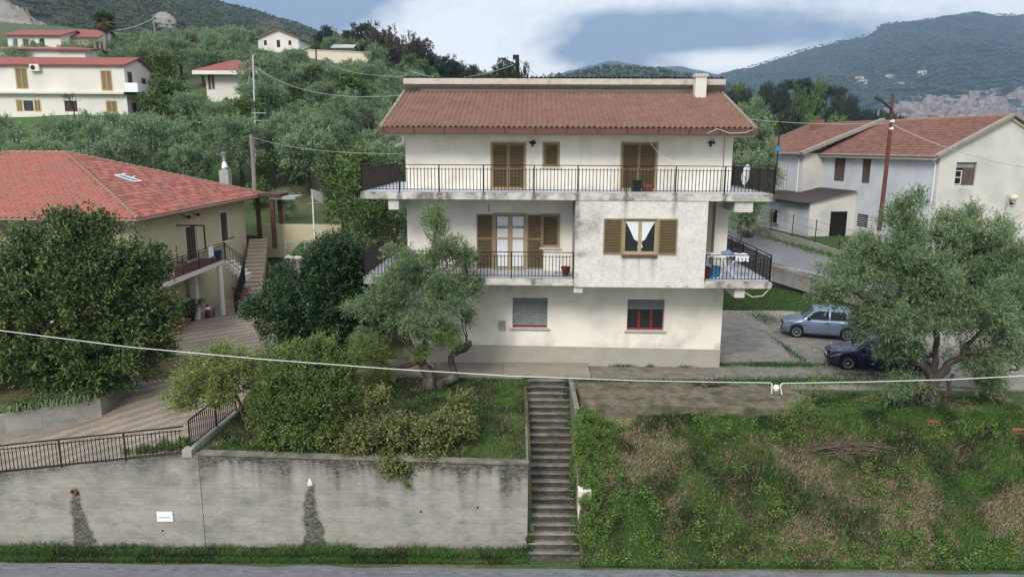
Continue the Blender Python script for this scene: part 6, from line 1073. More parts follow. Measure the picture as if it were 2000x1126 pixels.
# ================================================================ VEGETATION
def clump_leaves(C, Rr, n, rng, L_, Wl, axis_c, outw=.8, up=.25, twig=8, spread=.5, tl=.42):
    """C: (k,3) clump centres, Rr radii; leaves sit on short twigs that point outward"""
    k = len(C); nt_ = max(1, n // twig); ci = rng.integers(0, k, nt_); c = C[ci]; o = c - axis_c; o = o / (np.linalg.norm(o, axis=1)[:, None] + 1e-6)
    s = c + rng.normal(0, .42, (nt_, 3)) * Rr[ci][:, None]; d = o * outw + rng.normal(0, .55, (nt_, 3)) + np.array((0, 0, up)); d /= np.linalg.norm(d, axis=1)[:, None]; ln = tl * rng.uniform(.5, 1.2, nt_)
    tt = np.tile(np.linspace(.1, 1, twig), nt_); S = np.repeat(s, twig, 0); Dd = np.repeat(d, twig, 0); Ln = np.repeat(ln, twig)
    P = S + Dd * (tt * Ln)[:, None]; ld = Dd * .75 + rng.normal(0, spread, P.shape); ld /= np.linalg.norm(ld, axis=1)[:, None]; sd = np.cross(ld, rng.normal(0, 1, P.shape) * .5 + np.array((0, 0, 1.))); sd /= np.linalg.norm(sd, axis=1)[:, None] + 1e-6
    ll = L_ * rng.uniform(.6, 1.25, len(P))[:, None]; ww = Wl * rng.uniform(.7, 1.2, len(P))[:, None]
    V = np.stack([P, P + ld * ll * .5 + sd * ww * .5, P + ld * ll, P + ld * ll * .5 - sd * ww * .5], 1); base = np.repeat(.6 * rng.uniform(0, 1, k)[ci] + .4 * rng.uniform(0, 1, nt_), twig); rnd = np.clip(.72 * base + .28 * rng.uniform(0, 1, len(P)), 0, 1)
    return V, rnd
def add_leaves(mb, V, rnd): n_ = len(V); mb.add(V.reshape(-1, 3), np.arange(n_ * 4).reshape(n_, 4), np.clip(rnd, .001, .999)); return mb
def lobes_to_clumps(lobes, n, rng, cr=.45, shell=2.2, noise=.25):
    vol = np.array([l[3] * l[4] * l[5] for l in lobes]) ** (2 / 3.); pi_ = vol / vol.sum(); i = rng.choice(len(lobes), n, p=pi_); Lb = np.array(lobes, float)[i]; d = rng.normal(0, 1, (n, 3)); d /= np.linalg.norm(d, axis=1)[:, None]
    r = rng.uniform(.0, 1, n) ** (1 / shell); b = 1 + noise * (fbm(d[:, 0] * 2 + i * 3.1, d[:, 1] * 2 + d[:, 2] * 3, .6, 3, 2) - .5) * 2
    return Lb[:, :3] + d * Lb[:, 3:] * (r * b)[:, None], np.full(n, cr) * rng.uniform(.6, 1.3, n)
def branches(mb, base, forks, r0, rng, wob=.12):
    for pts, ra, rb in forks:
        pts = np.array(pts, float); n_ = 9; t = np.linspace(0, len(pts) - 1, n_); q = np.stack([np.interp(t, np.arange(len(pts)), pts[:, j]) for j in range(3)], 1); q[1:-1] += rng.normal(0, wob * .4, (n_ - 2, 3)); rr_ = np.linspace(ra, rb, n_) * (1 + .12 * rng.normal(0, 1, n_)); rr_[0] = ra; big = ra > .08; q2_ = np.stack([np.interp(np.linspace(0, n_ - 1, 26), np.arange(n_), q[:, j]) for j in range(3)], 1) if big else q; r2_ = np.interp(np.linspace(0, n_ - 1, 26), np.arange(n_), rr_) if big else rr_; mb.tube(q2_, r2_, 14 if big else 9)
        if big: v_ = mb.v[-1]; c_ = np.repeat(q2_, 14, 0); an_ = np.tile(np.arange(14), 26); v_[:len(c_)] = c_ + (v_[:len(c_)] - c_) * (1 + .55 * (vn(an_ * 1.0 % 14, np.repeat(np.arange(26), 14) * .35, 1.6, 5) - .45))[:, None]
    return mb
def tree(name, label, cat, base, lobes, leaf, n, L_, Wl, rng, trunk=None, cr=.45, ncl=260, bark='tree bark', group=None, twig=8, outw=.8, up=.25, shell=2.2, tl=.42, spread=.5, auto=True, trunk_r=.2, noise=.25):
    """lobes and trunk in metres from the base of the tree"""
    t = thing(name, label, cat, base, 0, group); lb = np.array(lobes, float); ax = np.average(lb[:, :3], axis=0, weights=lb[:, 3] * lb[:, 5]); ax = ax - (0, 0, lb[:, 5].mean() * .35)
    C, Rr = lobes_to_clumps(lobes, ncl, rng, cr, shell, noise); V, rnd = clump_leaves(C, Rr, n, rng, L_, Wl, ax, outw, up, twig, spread, tl); mb = MB(); add_leaves(mb, V, rnd); mb.build('crown', leaf, t)
    mb = MB(); fk = trunk or []
    if not trunk: top = np.array((ax[0] * .3, ax[1] * .3, ax[2] * .6)); fk = [([(0, 0, -.3), top * .5 + (.05, 0, 0), top], trunk_r, trunk_r * .7)]
    else: top = np.array(trunk[0][0][-1])
    if auto:
        nodes = [np.array(p_) for f_ in fk for p_ in f_[0][1:]] if trunk else [top]
        for l in sorted(lobes, key=lambda l: np.linalg.norm(np.array(l[:3]) - top)):
            c = np.array(l[:3]); q_ = min(nodes, key=lambda a_: np.linalg.norm(a_ - c)); md = (q_ + c) / 2 + rng.normal(0, .12, 3) + (0, 0, .08); fk.append(([q_, md, c], trunk_r * .5, trunk_r * .14)); nodes.append(md); nodes.append(c)
        for c in C[rng.integers(0, len(C), 26)]:
            l = min(lobes, key=lambda l: np.linalg.norm(np.array(l[:3]) - c)); fk.append(([l[:3], (np.array(l[:3]) + c) / 2 + (0, 0, .08), c], trunk_r * .16, trunk_r * .04))
    branches(mb, base, fk, trunk_r, rng); mb.build('trunk', bark, t, smooth=True); return t
R_ = lambda s: np.random.default_rng(s)
def lob(base, *pxs):     # crown lobes given as (px, py, depth offset, radius x, y, z in metres) around the tree's base point
    o = []
    for px, py, dy, rx_, ry_, rz2 in pxs: p = PY(px, py, base[1] + dy) - base; o.append((p[0], p[1], p[2], rx_, ry_, rz2))
    return o
# the large olive on the right
b = PZ(1815, 792, -.2); b = np.array((b[0], b[1], -.28)); p = lambda px, py, dy=0: tuple(PY(px, py, b[1] + dy) - b)
lobs = lob(b, (1775, 430, 0, .85, 1.0, 1.0), (1790, 520, -.3, 1.6, 1.7, 1.3), (1700, 520, .2, 1.2, 1.3, .95), (1635, 565, 0, .95, 1.3, .75), (1900, 470, .3, 1.1, 1.3, 1.0), (1950, 530, 0, 1.25, 1.4, 1.2), (1850, 450, .6, .8, 1.0, .7), (1880, 590, -.8, 1.7, 1.6, 1.2), (1760, 620, -.6, 1.5, 1.5, .9), (1960, 640, .2, 1.4, 1.4, 1.3), (1690, 640, .2, .55, .8, .4), (1910, 700, -.2, 1.1, 1.1, .6), (1748, 690, .4, .5, .7, .30), (1830, 540, 1.2, 2.0, 1.6, 1.6), (1985, 570, .8, 1.2, 1.2, 1.4), (1750, 750, .1, .5, .6, .25), (1768, 672, -.3, .75, .8, .42), (1775, 742, 0, .45, .6, .25), (1930, 742, .3, .5, .6, .28), (1700, 610, -.2, .7, .8, .5), (1700, 480, .6, .6, .7, .5))
trk = [([p(1815, 800), p(1812, 765), p(1822, 735)], .25, .20), ([p(1822, 738), p(1790, 700), p(1763, 690, -.1), p(1745, 655, -.2), p(1752, 600, -.2)], .17, .08), ([p(1822, 738), p(1850, 715), p(1880, 690), p(1920, 640)], .15, .06), ([p(1822, 742), p(1830, 690, .3), p(1835, 600, .4)], .14, .06), ([p(1845, 800, .2), p(1850, 770, .2), p(1862, 730, .1)], .09, .06), ([p(1752, 640, -.2), p(1720, 590), p(1650, 570)], .10, .03), ([p(1880, 690), p(1950, 690), p(1990, 720)], .08, .03), ([p(1752, 610, -.2), p(1765, 520), p(1775, 430)], .09, .03), ([p(1797, 790, -.1), p(1790, 772, -.1), p(1792, 755, -.1)], .05, .03)]
tree('olive_tree', 'large silvery olive tree with forked trunk at the right edge of the yard', 'olive tree', b, lobs, 'olive leaf', 215000, .125, .034, R_(1), trk, cr=.34, ncl=760, twig=10, auto=True, trunk_r=.09, shell=1.9, noise=.5, tl=.40)
# the olive in front of the house
b = np.array((-3.3, 27.95, -.18)); p = lambda px, py, dy=0: tuple(PY(px, py, b[1] + dy) - b)
lobs = lob(b, (852, 440, 0, .45, .6, .62), (868, 495, 0, .80, .9, .62), (905, 510, .2, .45, .6, .45), (815, 520, -.2, .80, .9, .62), (855, 570, -.4, 1.25, 1.1, .95), (770, 560, 0, .80, 1.0, .65), (765, 495, .2, .38, .5, .25), (728, 600, .1, .58, .8, .36), (805, 630, -.4, 1.0, 1.0, .50), (855, 640, -.6, .8, .8, .42), (722, 655, .2, .55, .8, .30), (918, 560, .2, .34, .4, .60), (910, 615, .2, .28, .4, .25), (688, 600, .3, .30, .4, .14))
trk = [([p(845, 752), p(835, 730), p(822, 705)], .27, .17), ([p(855, 752), p(880, 740), p(893, 736)], .22, .15), ([p(822, 705), p(800, 675), p(790, 640)], .17, .08), ([p(825, 712), p(830, 660), p(850, 600), p(850, 450)], .13, .03), ([p(890, 742), p(880, 715), p(885, 695), p(905, 678), p(917, 668)], .15, .11), ([p(905, 678), p(915, 672), p(921, 672)], .09, .07), ([p(912, 672), p(905, 640), p(905, 570), p(915, 520)], .035, .015), ([p(912, 672), p(910, 630), p(893, 560)], .035, .012), ([p(822, 705), p(770, 720), p(730, 700)], .09, .03), ([p(800, 680), p(760, 640), p(720, 640)], .07, .02)]
tree('olive_tree', 'silvery olive tree with twisted cut trunk in front of the cream house', 'olive tree', b, lobs, 'olive leaf', 88000, .115, .030, R_(2), trk, cr=.25, ncl=560, twig=9, auto=True, trunk_r=.08, shell=1.6, noise=.35, tl=.36)
mbs = lob(b, (865, 668, -.9, .55, .5, .3), (830, 690, -.8, .3, .3, .2)); tree('shoot_cluster', 'fresh green shoots sprouting at the foot of the twisted olive', 'shrub', b + (.1, -.2, 0), mbs, 'broad leaf', 5000, .10, .024, R_(3), None, cr=.2, ncl=50, up=.9, auto=False, trunk_r=.03)
# big dark citrus on the raised bed
b = np.array((-18.0, 28.6, -.32)); lobs = lob(b, (150, 480, 0, 1.5, 1.6, 1.3), (130, 560, -.3, 3.1, 2.6, 1.7), (40, 560, .2, 2.2, 2.2, 1.6), (250, 560, .2, 1.5, 1.8, 1.6), (280, 520, .3, .8, 1.1, .9), (230, 650, -.2, 2.1, 2.2, 1.3), (80, 670, -.6, 3.0, 2.4, 1.5), (-40, 640, 0, 2.5, 2.3, 1.8), (160, 720, -.7, 2.5, 1.7, .8), (280, 670, .2, .9, 1.2, .8), (60, 480, .4, .9, 1.0, .7), (125, 440, -.2, .55, .6, .5), (310, 600, .1, .5, .6, .5), (200, 500, -.6, .7, .7, .5), (320, 680, .2, .4, .5, .4), (20, 520, -.8, .8, .8, .6))
tree('citrus_tree', 'huge dark green citrus tree filling the raised bed at left', 'citrus tree', b, lobs, 'citrus leaf', 190000, .14, .072, R_(4), None, cr=.42, ncl=1300, twig=8, shell=2.8, trunk_r=.28, noise=.34, tl=.34)
b = np.array((-8.9, 31.6, -.2)); lobs = lob(b, (650, 505, 0, 1.2, 1.5, 1.0), (615, 575, -.2, 1.9, 2.0, 1.4), (650, 600, 0, 1.5, 1.8, 1.7), (570, 620, -.1, 1.3, 1.5, 1.3), (620, 660, -.2, 1.9, 1.8, 1.1), (545, 585, .2, .8, 1.0, .9), (670, 540, .4, 1.0, 1.3, 1.1), (700, 610, .5, .9, 1.2, 1.3), (500, 600, -.1, .5, .8, .6))
tree('citrus_tree', 'rounded dark green citrus tree between the paved forecourt and the cream house', 'citrus tree', b, lobs, 'dark citrus leaf', 120000, .125, .064, R_(5), None, cr=.36, ncl=850, twig=8, shell=3.0, trunk_r=.2, noise=.3, tl=.32)
# garden shrubs above the wall
b = np.array((-7.4, 23.9, -.9)); lobs = lob(b, (600, 760, 0, 1.4, 1.3, 1.1), (560, 720, .3, 1.0, 1.0, .7), (620, 690, .5, .8, .8, .5), (650, 765, .2, .95, 1.0, .8), (600, 840, -.2, 1.7, 1.1, .8), (530, 800, 0, .8, .9, .8), (680, 715, .6, .4, .5, .4))
tree('bush', 'large rounded green bush growing behind the retaining wall', 'bush', b, lobs, 'bush leaf', 125000, .080, .045, R_(6), None, cr=.24, ncl=1300, twig=8, shell=2.6, trunk_r=.06, tl=.28, up=.5, noise=.22)
b = np.array((-8.65, 23.7, -.85)); p = lambda px, py, dy=0: tuple(PY(px, py, b[1] + dy) - b); lobs = lob(b, (430, 705, .4, .95, 1.0, .48), (390, 745, .2, 1.0, 1.0, .52), (465, 715, .3, .8, .9, .5), (365, 778, 0, .75, .8, .38), (440, 755, .2, .95, .9, .45))
tree('small_tree', 'slender yellow green tree leaning over the black railing corner', 'tree', b, lobs, 'yellow leaf', 30000, .085, .040, R_(7), [([p(492, 868), p(480, 830), p(470, 790)], .07, .05), ([p(470, 790), p(440, 750), p(400, 750)], .04, .015), ([p(470, 790), p(455, 720)], .035, .01)], cr=.2, ncl=220, twig=7, shell=1.7, auto=True, trunk_r=.045, tl=.3)
b = np.array((-3.4, 23.5, -1.0)); lobs = lob(b, (740, 840, 0, 1.2, .9, .5), (820, 850, 0, 1.2, .9, .5), (880, 830, .2, .8, .8, .6), (800, 890, -.5, 1.3, .6, .3), (710, 870, -.3, .8, .6, .4), (900, 790, .5, .35, .4, .45), (770, 910, -1.0, .5, .2, .3), (740, 780, .6, .5, .6, .4))
tree('bramble', 'tangled yellow green bramble spilling over the top of the wall', 'bramble', b, lobs, 'bramble leaf', 34000, .10, .078, R_(8), None, cr=.22, ncl=420, twig=6, shell=1.6, auto=True, trunk_r=.03, up=.1, tl=.3, spread=.8)
mb = MB(); V, rnd = clump_leaves(np.array([PY(797, y, 22.42) for y in (915, 930, 945)]), np.full(3, .07), 240, R_(88), .08, .07, PY(797, 930, 22.6), spread=.9, tl=.12); add_leaves(mb, V, rnd); solo(mb, 'hanging_vine', 'broad leaf', 'small green vine hanging down the face of the retaining wall', 'vine', PY(797, 945, 22.42))
b = np.array((-6.1, 27.3, -.25)); lobs = lob(b, (720, 690, 0, .9, .9, .6), (660, 720, 0, .8, .8, .5), (745, 730, -.2, .5, .5, .35), (700, 745, -.3, .7, .6, .4)); tree('bush', 'loose dark bush in the shade left of the twisted olive', 'bush', b, lobs, 'bush leaf', 16000, .075, .03, R_(9), None, cr=.25, ncl=240, twig=7, shell=1.7, trunk_r=.05, up=.5)
# foliage behind the two houses
def auto_tree(name, label, cat, px, pyb, Y, w, h, leaf, n, L_, Wl, seed, nl=7, z=None, **k):
    base = PY(px, pyb, Y); rng = R_(seed); base = np.array((base[0], Y, gh(base[0], Y) if z is None else z)); top = base[2] + h; lobes = []
    for i in range(nl): a = rng.uniform(0, 2 * math.pi); r = rng.uniform(.15, .55); zz = rng.uniform(.35, .82); lobes.append((math.cos(a) * r * w / 2, math.sin(a) * r * w / 2, zz * h, w * rng.uniform(.2, .32), w * rng.uniform(.2, .32), h * rng.uniform(.16, .26)))
    lobes.append((0, 0, h * .55, w * .33, w * .33, h * .35)); lobes.append((rng.uniform(-.1, .1) * w, 0, h * .8, w * .2, w * .2, h * .2)); return tree(name, label, cat, base, lobes, leaf, n, L_, Wl, rng, None, trunk_r=.03 * h, cr=.06 * w, **k)
auto_tree('broadleaf_tree', 'tall bright green tree rising left of the cream house wall', 'tree', 700, 300, 46, 5.2, 9.6, 'broad leaf', 30000, .17, .10, 21, ncl=420)
auto_tree('broadleaf_tree', 'dark leafy tree crowding the left side wall of the cream house', 'tree', 745, 400, 40.5, 5.4, 7.4, 'citrus leaf', 36000, .15, .08, 22, ncl=460); auto_tree('broadleaf_tree', 'dark green tree behind the lower left balcony railing', 'tree', 690, 450, 36.0, 3.8, 5.0, 'citrus leaf', 26000, .13, .065, 23, ncl=360)
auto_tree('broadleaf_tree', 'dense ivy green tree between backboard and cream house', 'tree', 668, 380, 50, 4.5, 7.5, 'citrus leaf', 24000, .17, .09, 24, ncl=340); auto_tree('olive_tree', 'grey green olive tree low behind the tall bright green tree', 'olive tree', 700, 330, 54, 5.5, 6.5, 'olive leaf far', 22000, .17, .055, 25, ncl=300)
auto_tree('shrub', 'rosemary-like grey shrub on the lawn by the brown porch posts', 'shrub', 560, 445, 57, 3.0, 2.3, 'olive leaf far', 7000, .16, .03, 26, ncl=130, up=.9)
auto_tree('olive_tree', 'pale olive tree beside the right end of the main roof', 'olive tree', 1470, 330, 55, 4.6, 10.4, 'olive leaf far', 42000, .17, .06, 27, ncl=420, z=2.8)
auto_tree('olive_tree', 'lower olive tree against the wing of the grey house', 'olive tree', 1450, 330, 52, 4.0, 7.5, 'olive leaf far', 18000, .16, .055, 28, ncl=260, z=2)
for i, (px, Y, w, h) in enumerate([(505, 60, 2.2, 2.4), (520, 64, 2.4, 2.8), (580, 66, 2.2, 1.6)]): auto_tree('vegetable_bush', 'leafy green garden plant behind the brown porch posts', 'plant', px, 420, Y, w, h, 'broad leaf', 4000, .16, .10, 30 + i, nl=4, ncl=80, group='garden plants behind the porch')
# ---- prototypes for the slope, each copied with its parts
def proto(name, leaf, w, h, n, L_, Wl, seed, nl=8, **k):
    rng = R_(seed); lobes = [(0, 0, h * .55, w * .34, w * .34, h * .34)]
    for i in range(nl): a = rng.uniform(0, 2 * math.pi); r = rng.uniform(.15, .62); zz = rng.uniform(.38, .85); lobes.append((math.cos(a) * r * w / 2, math.sin(a) * r * w / 2, zz * h, w * rng.uniform(.16, .28), w * rng.uniform(.16, .28), h * rng.uniform(.13, .22)))
    t = tree(name, 'x', 'tree', (0, 0, 0), lobes, leaf, n, L_, Wl, rng, None, trunk_r=.03 * h, cr=.06 * w, **k); return t
def free(t):
    m = [t] + list(t.children)
    for o in m: COL.objects.unlink(o)
    return t
kk = dict(twig=6, shell=2.2, ncl=230)
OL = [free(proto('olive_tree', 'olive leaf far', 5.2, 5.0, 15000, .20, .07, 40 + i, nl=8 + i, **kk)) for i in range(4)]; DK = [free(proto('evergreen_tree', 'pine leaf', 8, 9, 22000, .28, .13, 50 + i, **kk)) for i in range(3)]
BR = [free(proto('broadleaf_tree', 'broad leaf', 5.5, 6.5, 11000, .26, .16, 60 + i, **kk)) for i in range(2)]; AU = [free(proto('autumn_tree', 'autumn leaf', 7.5, 8, 11000, .32, .18, 70 + i, **kk)) for i in range(2)]
def clone(o, name, label, cat, group, x, y, s, rng, z=None, sz=None):
    c = copy_tree(o); c.name = name; c.location = (x, y, (float(gh(x, y)) if z is None else z) - .1); c.rotation_euler = (0, 0, rng.uniform(0, 6.28)); q = s * rng.uniform(.9, 1.1); c.scale = (q, q, (sz or s) * rng.uniform(.92, 1.1)); tag(c, label, cat, group); return c
rg = R_(77)
def pxx(px, Y): return (px - 1000) / 1400 * (Y * .981 + 1.)
ANG = 'olive trees covering the slope behind the houses'
# the row of big olives below the long white house
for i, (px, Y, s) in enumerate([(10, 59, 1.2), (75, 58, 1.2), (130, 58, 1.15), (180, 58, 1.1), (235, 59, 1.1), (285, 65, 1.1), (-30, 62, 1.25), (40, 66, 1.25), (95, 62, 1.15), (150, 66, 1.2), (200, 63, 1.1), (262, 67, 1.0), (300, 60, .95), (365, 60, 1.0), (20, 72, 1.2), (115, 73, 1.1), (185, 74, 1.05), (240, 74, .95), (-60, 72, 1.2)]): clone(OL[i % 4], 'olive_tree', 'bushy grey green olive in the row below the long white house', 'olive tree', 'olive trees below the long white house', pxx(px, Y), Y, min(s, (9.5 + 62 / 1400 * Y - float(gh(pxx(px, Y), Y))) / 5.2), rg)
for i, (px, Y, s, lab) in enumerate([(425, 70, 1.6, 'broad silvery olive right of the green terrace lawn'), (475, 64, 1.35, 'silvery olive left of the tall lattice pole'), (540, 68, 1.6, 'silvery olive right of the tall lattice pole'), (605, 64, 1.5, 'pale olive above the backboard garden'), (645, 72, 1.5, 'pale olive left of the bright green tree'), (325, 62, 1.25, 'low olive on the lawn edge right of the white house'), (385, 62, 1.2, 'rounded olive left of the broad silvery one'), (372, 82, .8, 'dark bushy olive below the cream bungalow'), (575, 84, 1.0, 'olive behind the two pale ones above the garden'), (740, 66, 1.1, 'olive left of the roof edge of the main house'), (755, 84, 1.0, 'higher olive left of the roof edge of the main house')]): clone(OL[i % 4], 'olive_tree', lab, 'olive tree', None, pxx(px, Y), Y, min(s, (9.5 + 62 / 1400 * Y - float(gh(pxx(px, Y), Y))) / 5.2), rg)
for i, (px, Y, s, lab) in enumerate([(345, 86, .95, 'dark tree between the white house and the cream bungalow'), (515, 88, .7, 'dark tree at the right end of the bungalow'), (620, 92, .85, 'green tree halfway up the slope'), (700, 88, 1.0, 'yellowish green tree above the bright green one'), (440, 98, .7, 'green tree behind the cream bungalow'), (385, 79, .55, 'rounded green tree before the left corner of the bungalow'), (455, 77, .5, 'leafy green tree before the cream bungalow wall')]): clone(BR[i % 2], 'broadleaf_tree', lab, 'tree', None, pxx(px, Y), Y, s, rg)
n_ = 0; pts = []
blk = [(-60, 320, 76, 95), (385, 510, 76, 96), (60, 200, 92, 105), (-50, 190, 112, 130), (490, 600, 140, 165), (585, 730, 138, 156)]
for _ in range(6000):
    Y = rg.uniform(70, 215) if rg.uniform() < .6 else rg.uniform(70, 120); px = rg.uniform(-60, 1010); 
    if any(a < px < b and c < Y < d for a, b, c, d in blk): continue
    if px > 720 and Y > 165: continue
    x = pxx(px, Y)
    if any((x - a) ** 2 + (Y - b) ** 2 < (2.9 + Y * .014) ** 2 for a, b in pts): continue
    if px < 325 and Y < 96: continue
    zz = float(gh(x, Y)); lim = np.interp(px, [0, 190, 300, 480, 600, 700, 1010], [92, 90, 72, 66, 62, 50, 150]); s = rg.uniform(.85, 1.35)
    if 488 < px < 602 and Y < 150: lim = 101
    if 602 <= px < 735 and Y < 142: lim = 121
    if 375 < px < 510 and Y < 88: lim = 172
    if 180 < px < 235 and Y < 104: lim = 100
    s = min(s, (9.5 + (285 - lim) / 1400 * Y * .99 - zz) / 5.6)
    if s < .45: continue
    pts.append((x, Y)); k = rg.uniform()
    if k < .80: clone(OL[int(rg.integers(4))], 'olive_tree', 'small grey green olive tree somewhere on the planted slope behind', 'olive tree', ANG, x, Y, s, rg)
    elif k < .95: clone(BR[int(rg.integers(2))], 'broadleaf_tree', 'dark green broadleaf tree standing between the olives on the slope', 'tree', 'green trees among the olives on the slope', x, Y, s * .7, rg)
    else: clone(AU[int(rg.integers(2))], 'autumn_tree', 'brownish tree standing between the olives on the slope', 'tree', 'brownish trees among the olives on the slope', x, Y, s * .55, rg)
    n_ += 1
    if n_ > 330: break
print('slope trees', n_)
for _ in range(400):     # beyond both ends of the frame and behind the house
    Y = rg.uniform(66, 190); px = rg.uniform(-520, -70) if rg.uniform() < .55 else rg.uniform(1000, 1400); x = pxx(px, Y)
    if any((x - a) ** 2 + (Y - b) ** 2 < (4.5 + Y * .02) ** 2 for a, b in pts) or (px > 0 and x > xw(W1, Y) - 3 and Y < 90): continue
    zz = float(gh(x, Y)); s = rg.uniform(.85, 1.3)
    if px > 0: s = min(s, (9.5 + 105 / 1400 * Y - zz) / 5.8)
    if s < .4: continue
    pts.append((x, Y)); clone(OL[int(rg.integers(4))], 'olive_tree', 'small grey green olive tree somewhere on the planted slope behind', 'olive tree', ANG, x, Y, s, rg)
    if len(pts) > 300: break
# ridge trees right of the boundary wall: top given in the photo
for i, (px, pt, Y, w, lab, P_) in enumerate([(655, 55, 168, .95, 'dark evergreen at the left end of the ridge grove', DK), (715, 42, 166, 1.35, 'tallest dark evergreen of the ridge grove', DK), (690, 62, 172, 1.0, 'dark evergreen behind the tallest one of the ridge grove', DK), (762, 60, 160, 1.15, 'brownish oak right of the tallest evergreen', AU), (785, 72, 165, 1.05, 'second brownish oak of the ridge grove', AU), (812, 78, 158, 1.0, 'brown green oak in the middle of the ridge grove', AU), (840, 92, 155, 1.05, 'dark tree right of the brown oaks on the ridge', DK), (868, 108, 150, 1.0, 'dark tree on the falling part of the ridge', DK), (893, 118, 148, .95, 'dark tree lower on the falling ridge', DK), (918, 128, 145, .85, 'small dark tree at the low end of the ridge', DK), (730, 92, 150, .8, 'low dark tree behind the boundary wall', DK), (830, 112, 146, .9, 'low green tree below the brown oaks', BR), (940, 138, 140, .7, 'last small green tree of the falling ridge', BR)]):
    x = pxx(px, Y); z0 = float(gh(x, Y)); top = 9.5 + (285 - pt) / 1400 * (Y * .981); hh = max(4, top - z0); o = P_[i % len(P_)]; base_h = 9. if P_ is DK else 8. if P_ is AU else 6.5; clone(o, 'evergreen_tree' if P_ is DK else 'oak_tree' if P_ is AU else 'broadleaf_tree', lab, 'tree', None, x, Y, w * 1.05, rg, sz=hh / base_h * .95)
# trees beyond the main roof and the wood at right
for i, (px, pt, Y, w, lab) in enumerate([(975, 104, 96, 1.15, 'rounded green tree left of the dark pole above the roof'), (1003, 116, 100, .9, 'green tree right behind the dark pole above the roof'), (1032, 126, 96, .85, 'low dark tree right of the dark pole above the roof'), (1058, 130, 104, .8, 'last dark tree right of the pole above the roof')]):
    x = pxx(px, Y); z0 = float(gh(x, Y)); top = 9.5 + (285 - pt) / 1400 * (Y * .981); clone(DK[i % 3], 'broadleaf_tree', lab, 'tree', None, x, Y, w, rg, sz=(top - z0) / 9.3)
n_ = 0; pts = []
for _ in range(4000):
    Y = rg.uniform(92, 215); px = rg.uniform(1405, 1735); x = pxx(px, Y)
    if any((x - a) ** 2 + (Y - b) ** 2 < 4.3 ** 2 for a, b in pts): continue
    z0 = float(gh(x, Y)); lt = np.interp(px, [1400, 1440, 1500, 1560, 1600, 1650, 1690, 1740], [172, 166, 160, 158, 170, 184, 198, 222]); hmax = 9.5 + (285 - lt) / 1400 * (Y * .981) - z0
    hh = min(hmax, rg.uniform(8, 12))
    if hh < 3.5: continue
    if Y > 190: hh = hmax
    pts.append((x, Y)); P_ = DK if rg.uniform() < .8 else BR; clone(P_[int(rg.integers(len(P_)))], 'pine_tree' if P_ is DK else 'broadleaf_tree', 'dark tree of the dense wood behind the grey house', 'tree', 'trees of the dark wood behind the grey house', x, Y, .85 if P_ is DK else 1.1, rg, sz=hh / (9.3 if P_ is DK else 6.7)); n_ += 1
    if n_ > 110: break
print('wood trees', n_)
for i, (px, pt) in enumerate([(1545, 156), (1578, 165), (1612, 170)]):       # umbrella pines standing above the wood
    Y = 205; x = pxx(px, Y); z0 = float(gh(x, Y)); top = 9.5 + (285 - pt) / 1400 * (Y * .981); hh = top - z0; b = np.array((x, Y, z0)); rng = R_(90 + i)
    tree('umbrella_pine', ['umbrella pine above the middle of the dark wood', 'narrow umbrella pine right of the tallest one', 'rightmost umbrella pine with bare trunk above the dark wood'][i], 'pine tree', b, [(dx * 2.2, 0, hh - 1.6 + .3 * math.sin(dx * 3), 2.0, 2.2, 1.4) for dx in (-1, 0, 1)], 'pine leaf', 5000, .4, .16, rng, None, cr=.7, ncl=90, trunk_r=.25, twig=6)
# mass of trees below the town and under the far rise
def scatter_blobs(name, leaf, area, n, sz, seed, hfun, nleaf=26, skip=None):
    rng = R_(seed); u = rng.uniform(area[0], area[1], n * 3); y = rng.uniform(area[2], area[3], n * 3); x = (u - 1000) / 1400 * y; keep = fbm(x, y, (area[3] - area[2]) * .12, seed, 3) > area[4]; x, y = x[keep][:n], y[keep][:n]; z = hfun(x, y)
    if skip is not None: q_ = ~skip(x, y, z); x, y, z = x[q_], y[q_], z[q_]
    mb = MB(); C = np.stack([x, y, z], 1); m = len(C); s = sz * rng.uniform(.6, 1.4, m)
    d = rng.normal(0, 1, (m, nleaf, 3)); d /= np.linalg.norm(d, axis=2)[..., None]; d[..., 2] = np.abs(d[..., 2]); P = C[:, None] + d * s[:, None, None] * rng.uniform(.5, 1, (m, nleaf, 1)); t1 = np.cross(d, rng.normal(0, 1, d.shape)); t1 /= np.linalg.norm(t1, axis=2)[..., None]; t2 = np.cross(d, t1); q = (s * .38)[:, None, None]
    V = np.stack([P - t1 * q, P + t2 * q, P + t1 * q, P - t2 * q], 2).reshape(-1, 4, 3); add_leaves(mb, V, np.repeat(rng.uniform(0, 1, m), nleaf) * .6 + .4 * rng.uniform(0, 1, m * nleaf)); return tag(mb.build(name, leaf, None), kind='stuff', label=None)
def meshz(M):
    U, Dm, X, Z = M
    def f(x, y): i = np.clip(np.searchsorted(X[:, 0] / Dm[:, 0], x / y), 1, len(U) - 1); j = np.clip(np.searchsorted(Dm[0], y), 1, Dm.shape[1] - 1); return Z[i, j]
    return f
leafmat('scrub leaf', [(.04, .055, .028), (.06, .08, .035), (.085, .105, .05)], back=(.06, .08, .04)); leafmat('wood mass', [(.03, .05, .024), (.05, .08, .035), (.075, .11, .045)], back=(.05, .075, .035))
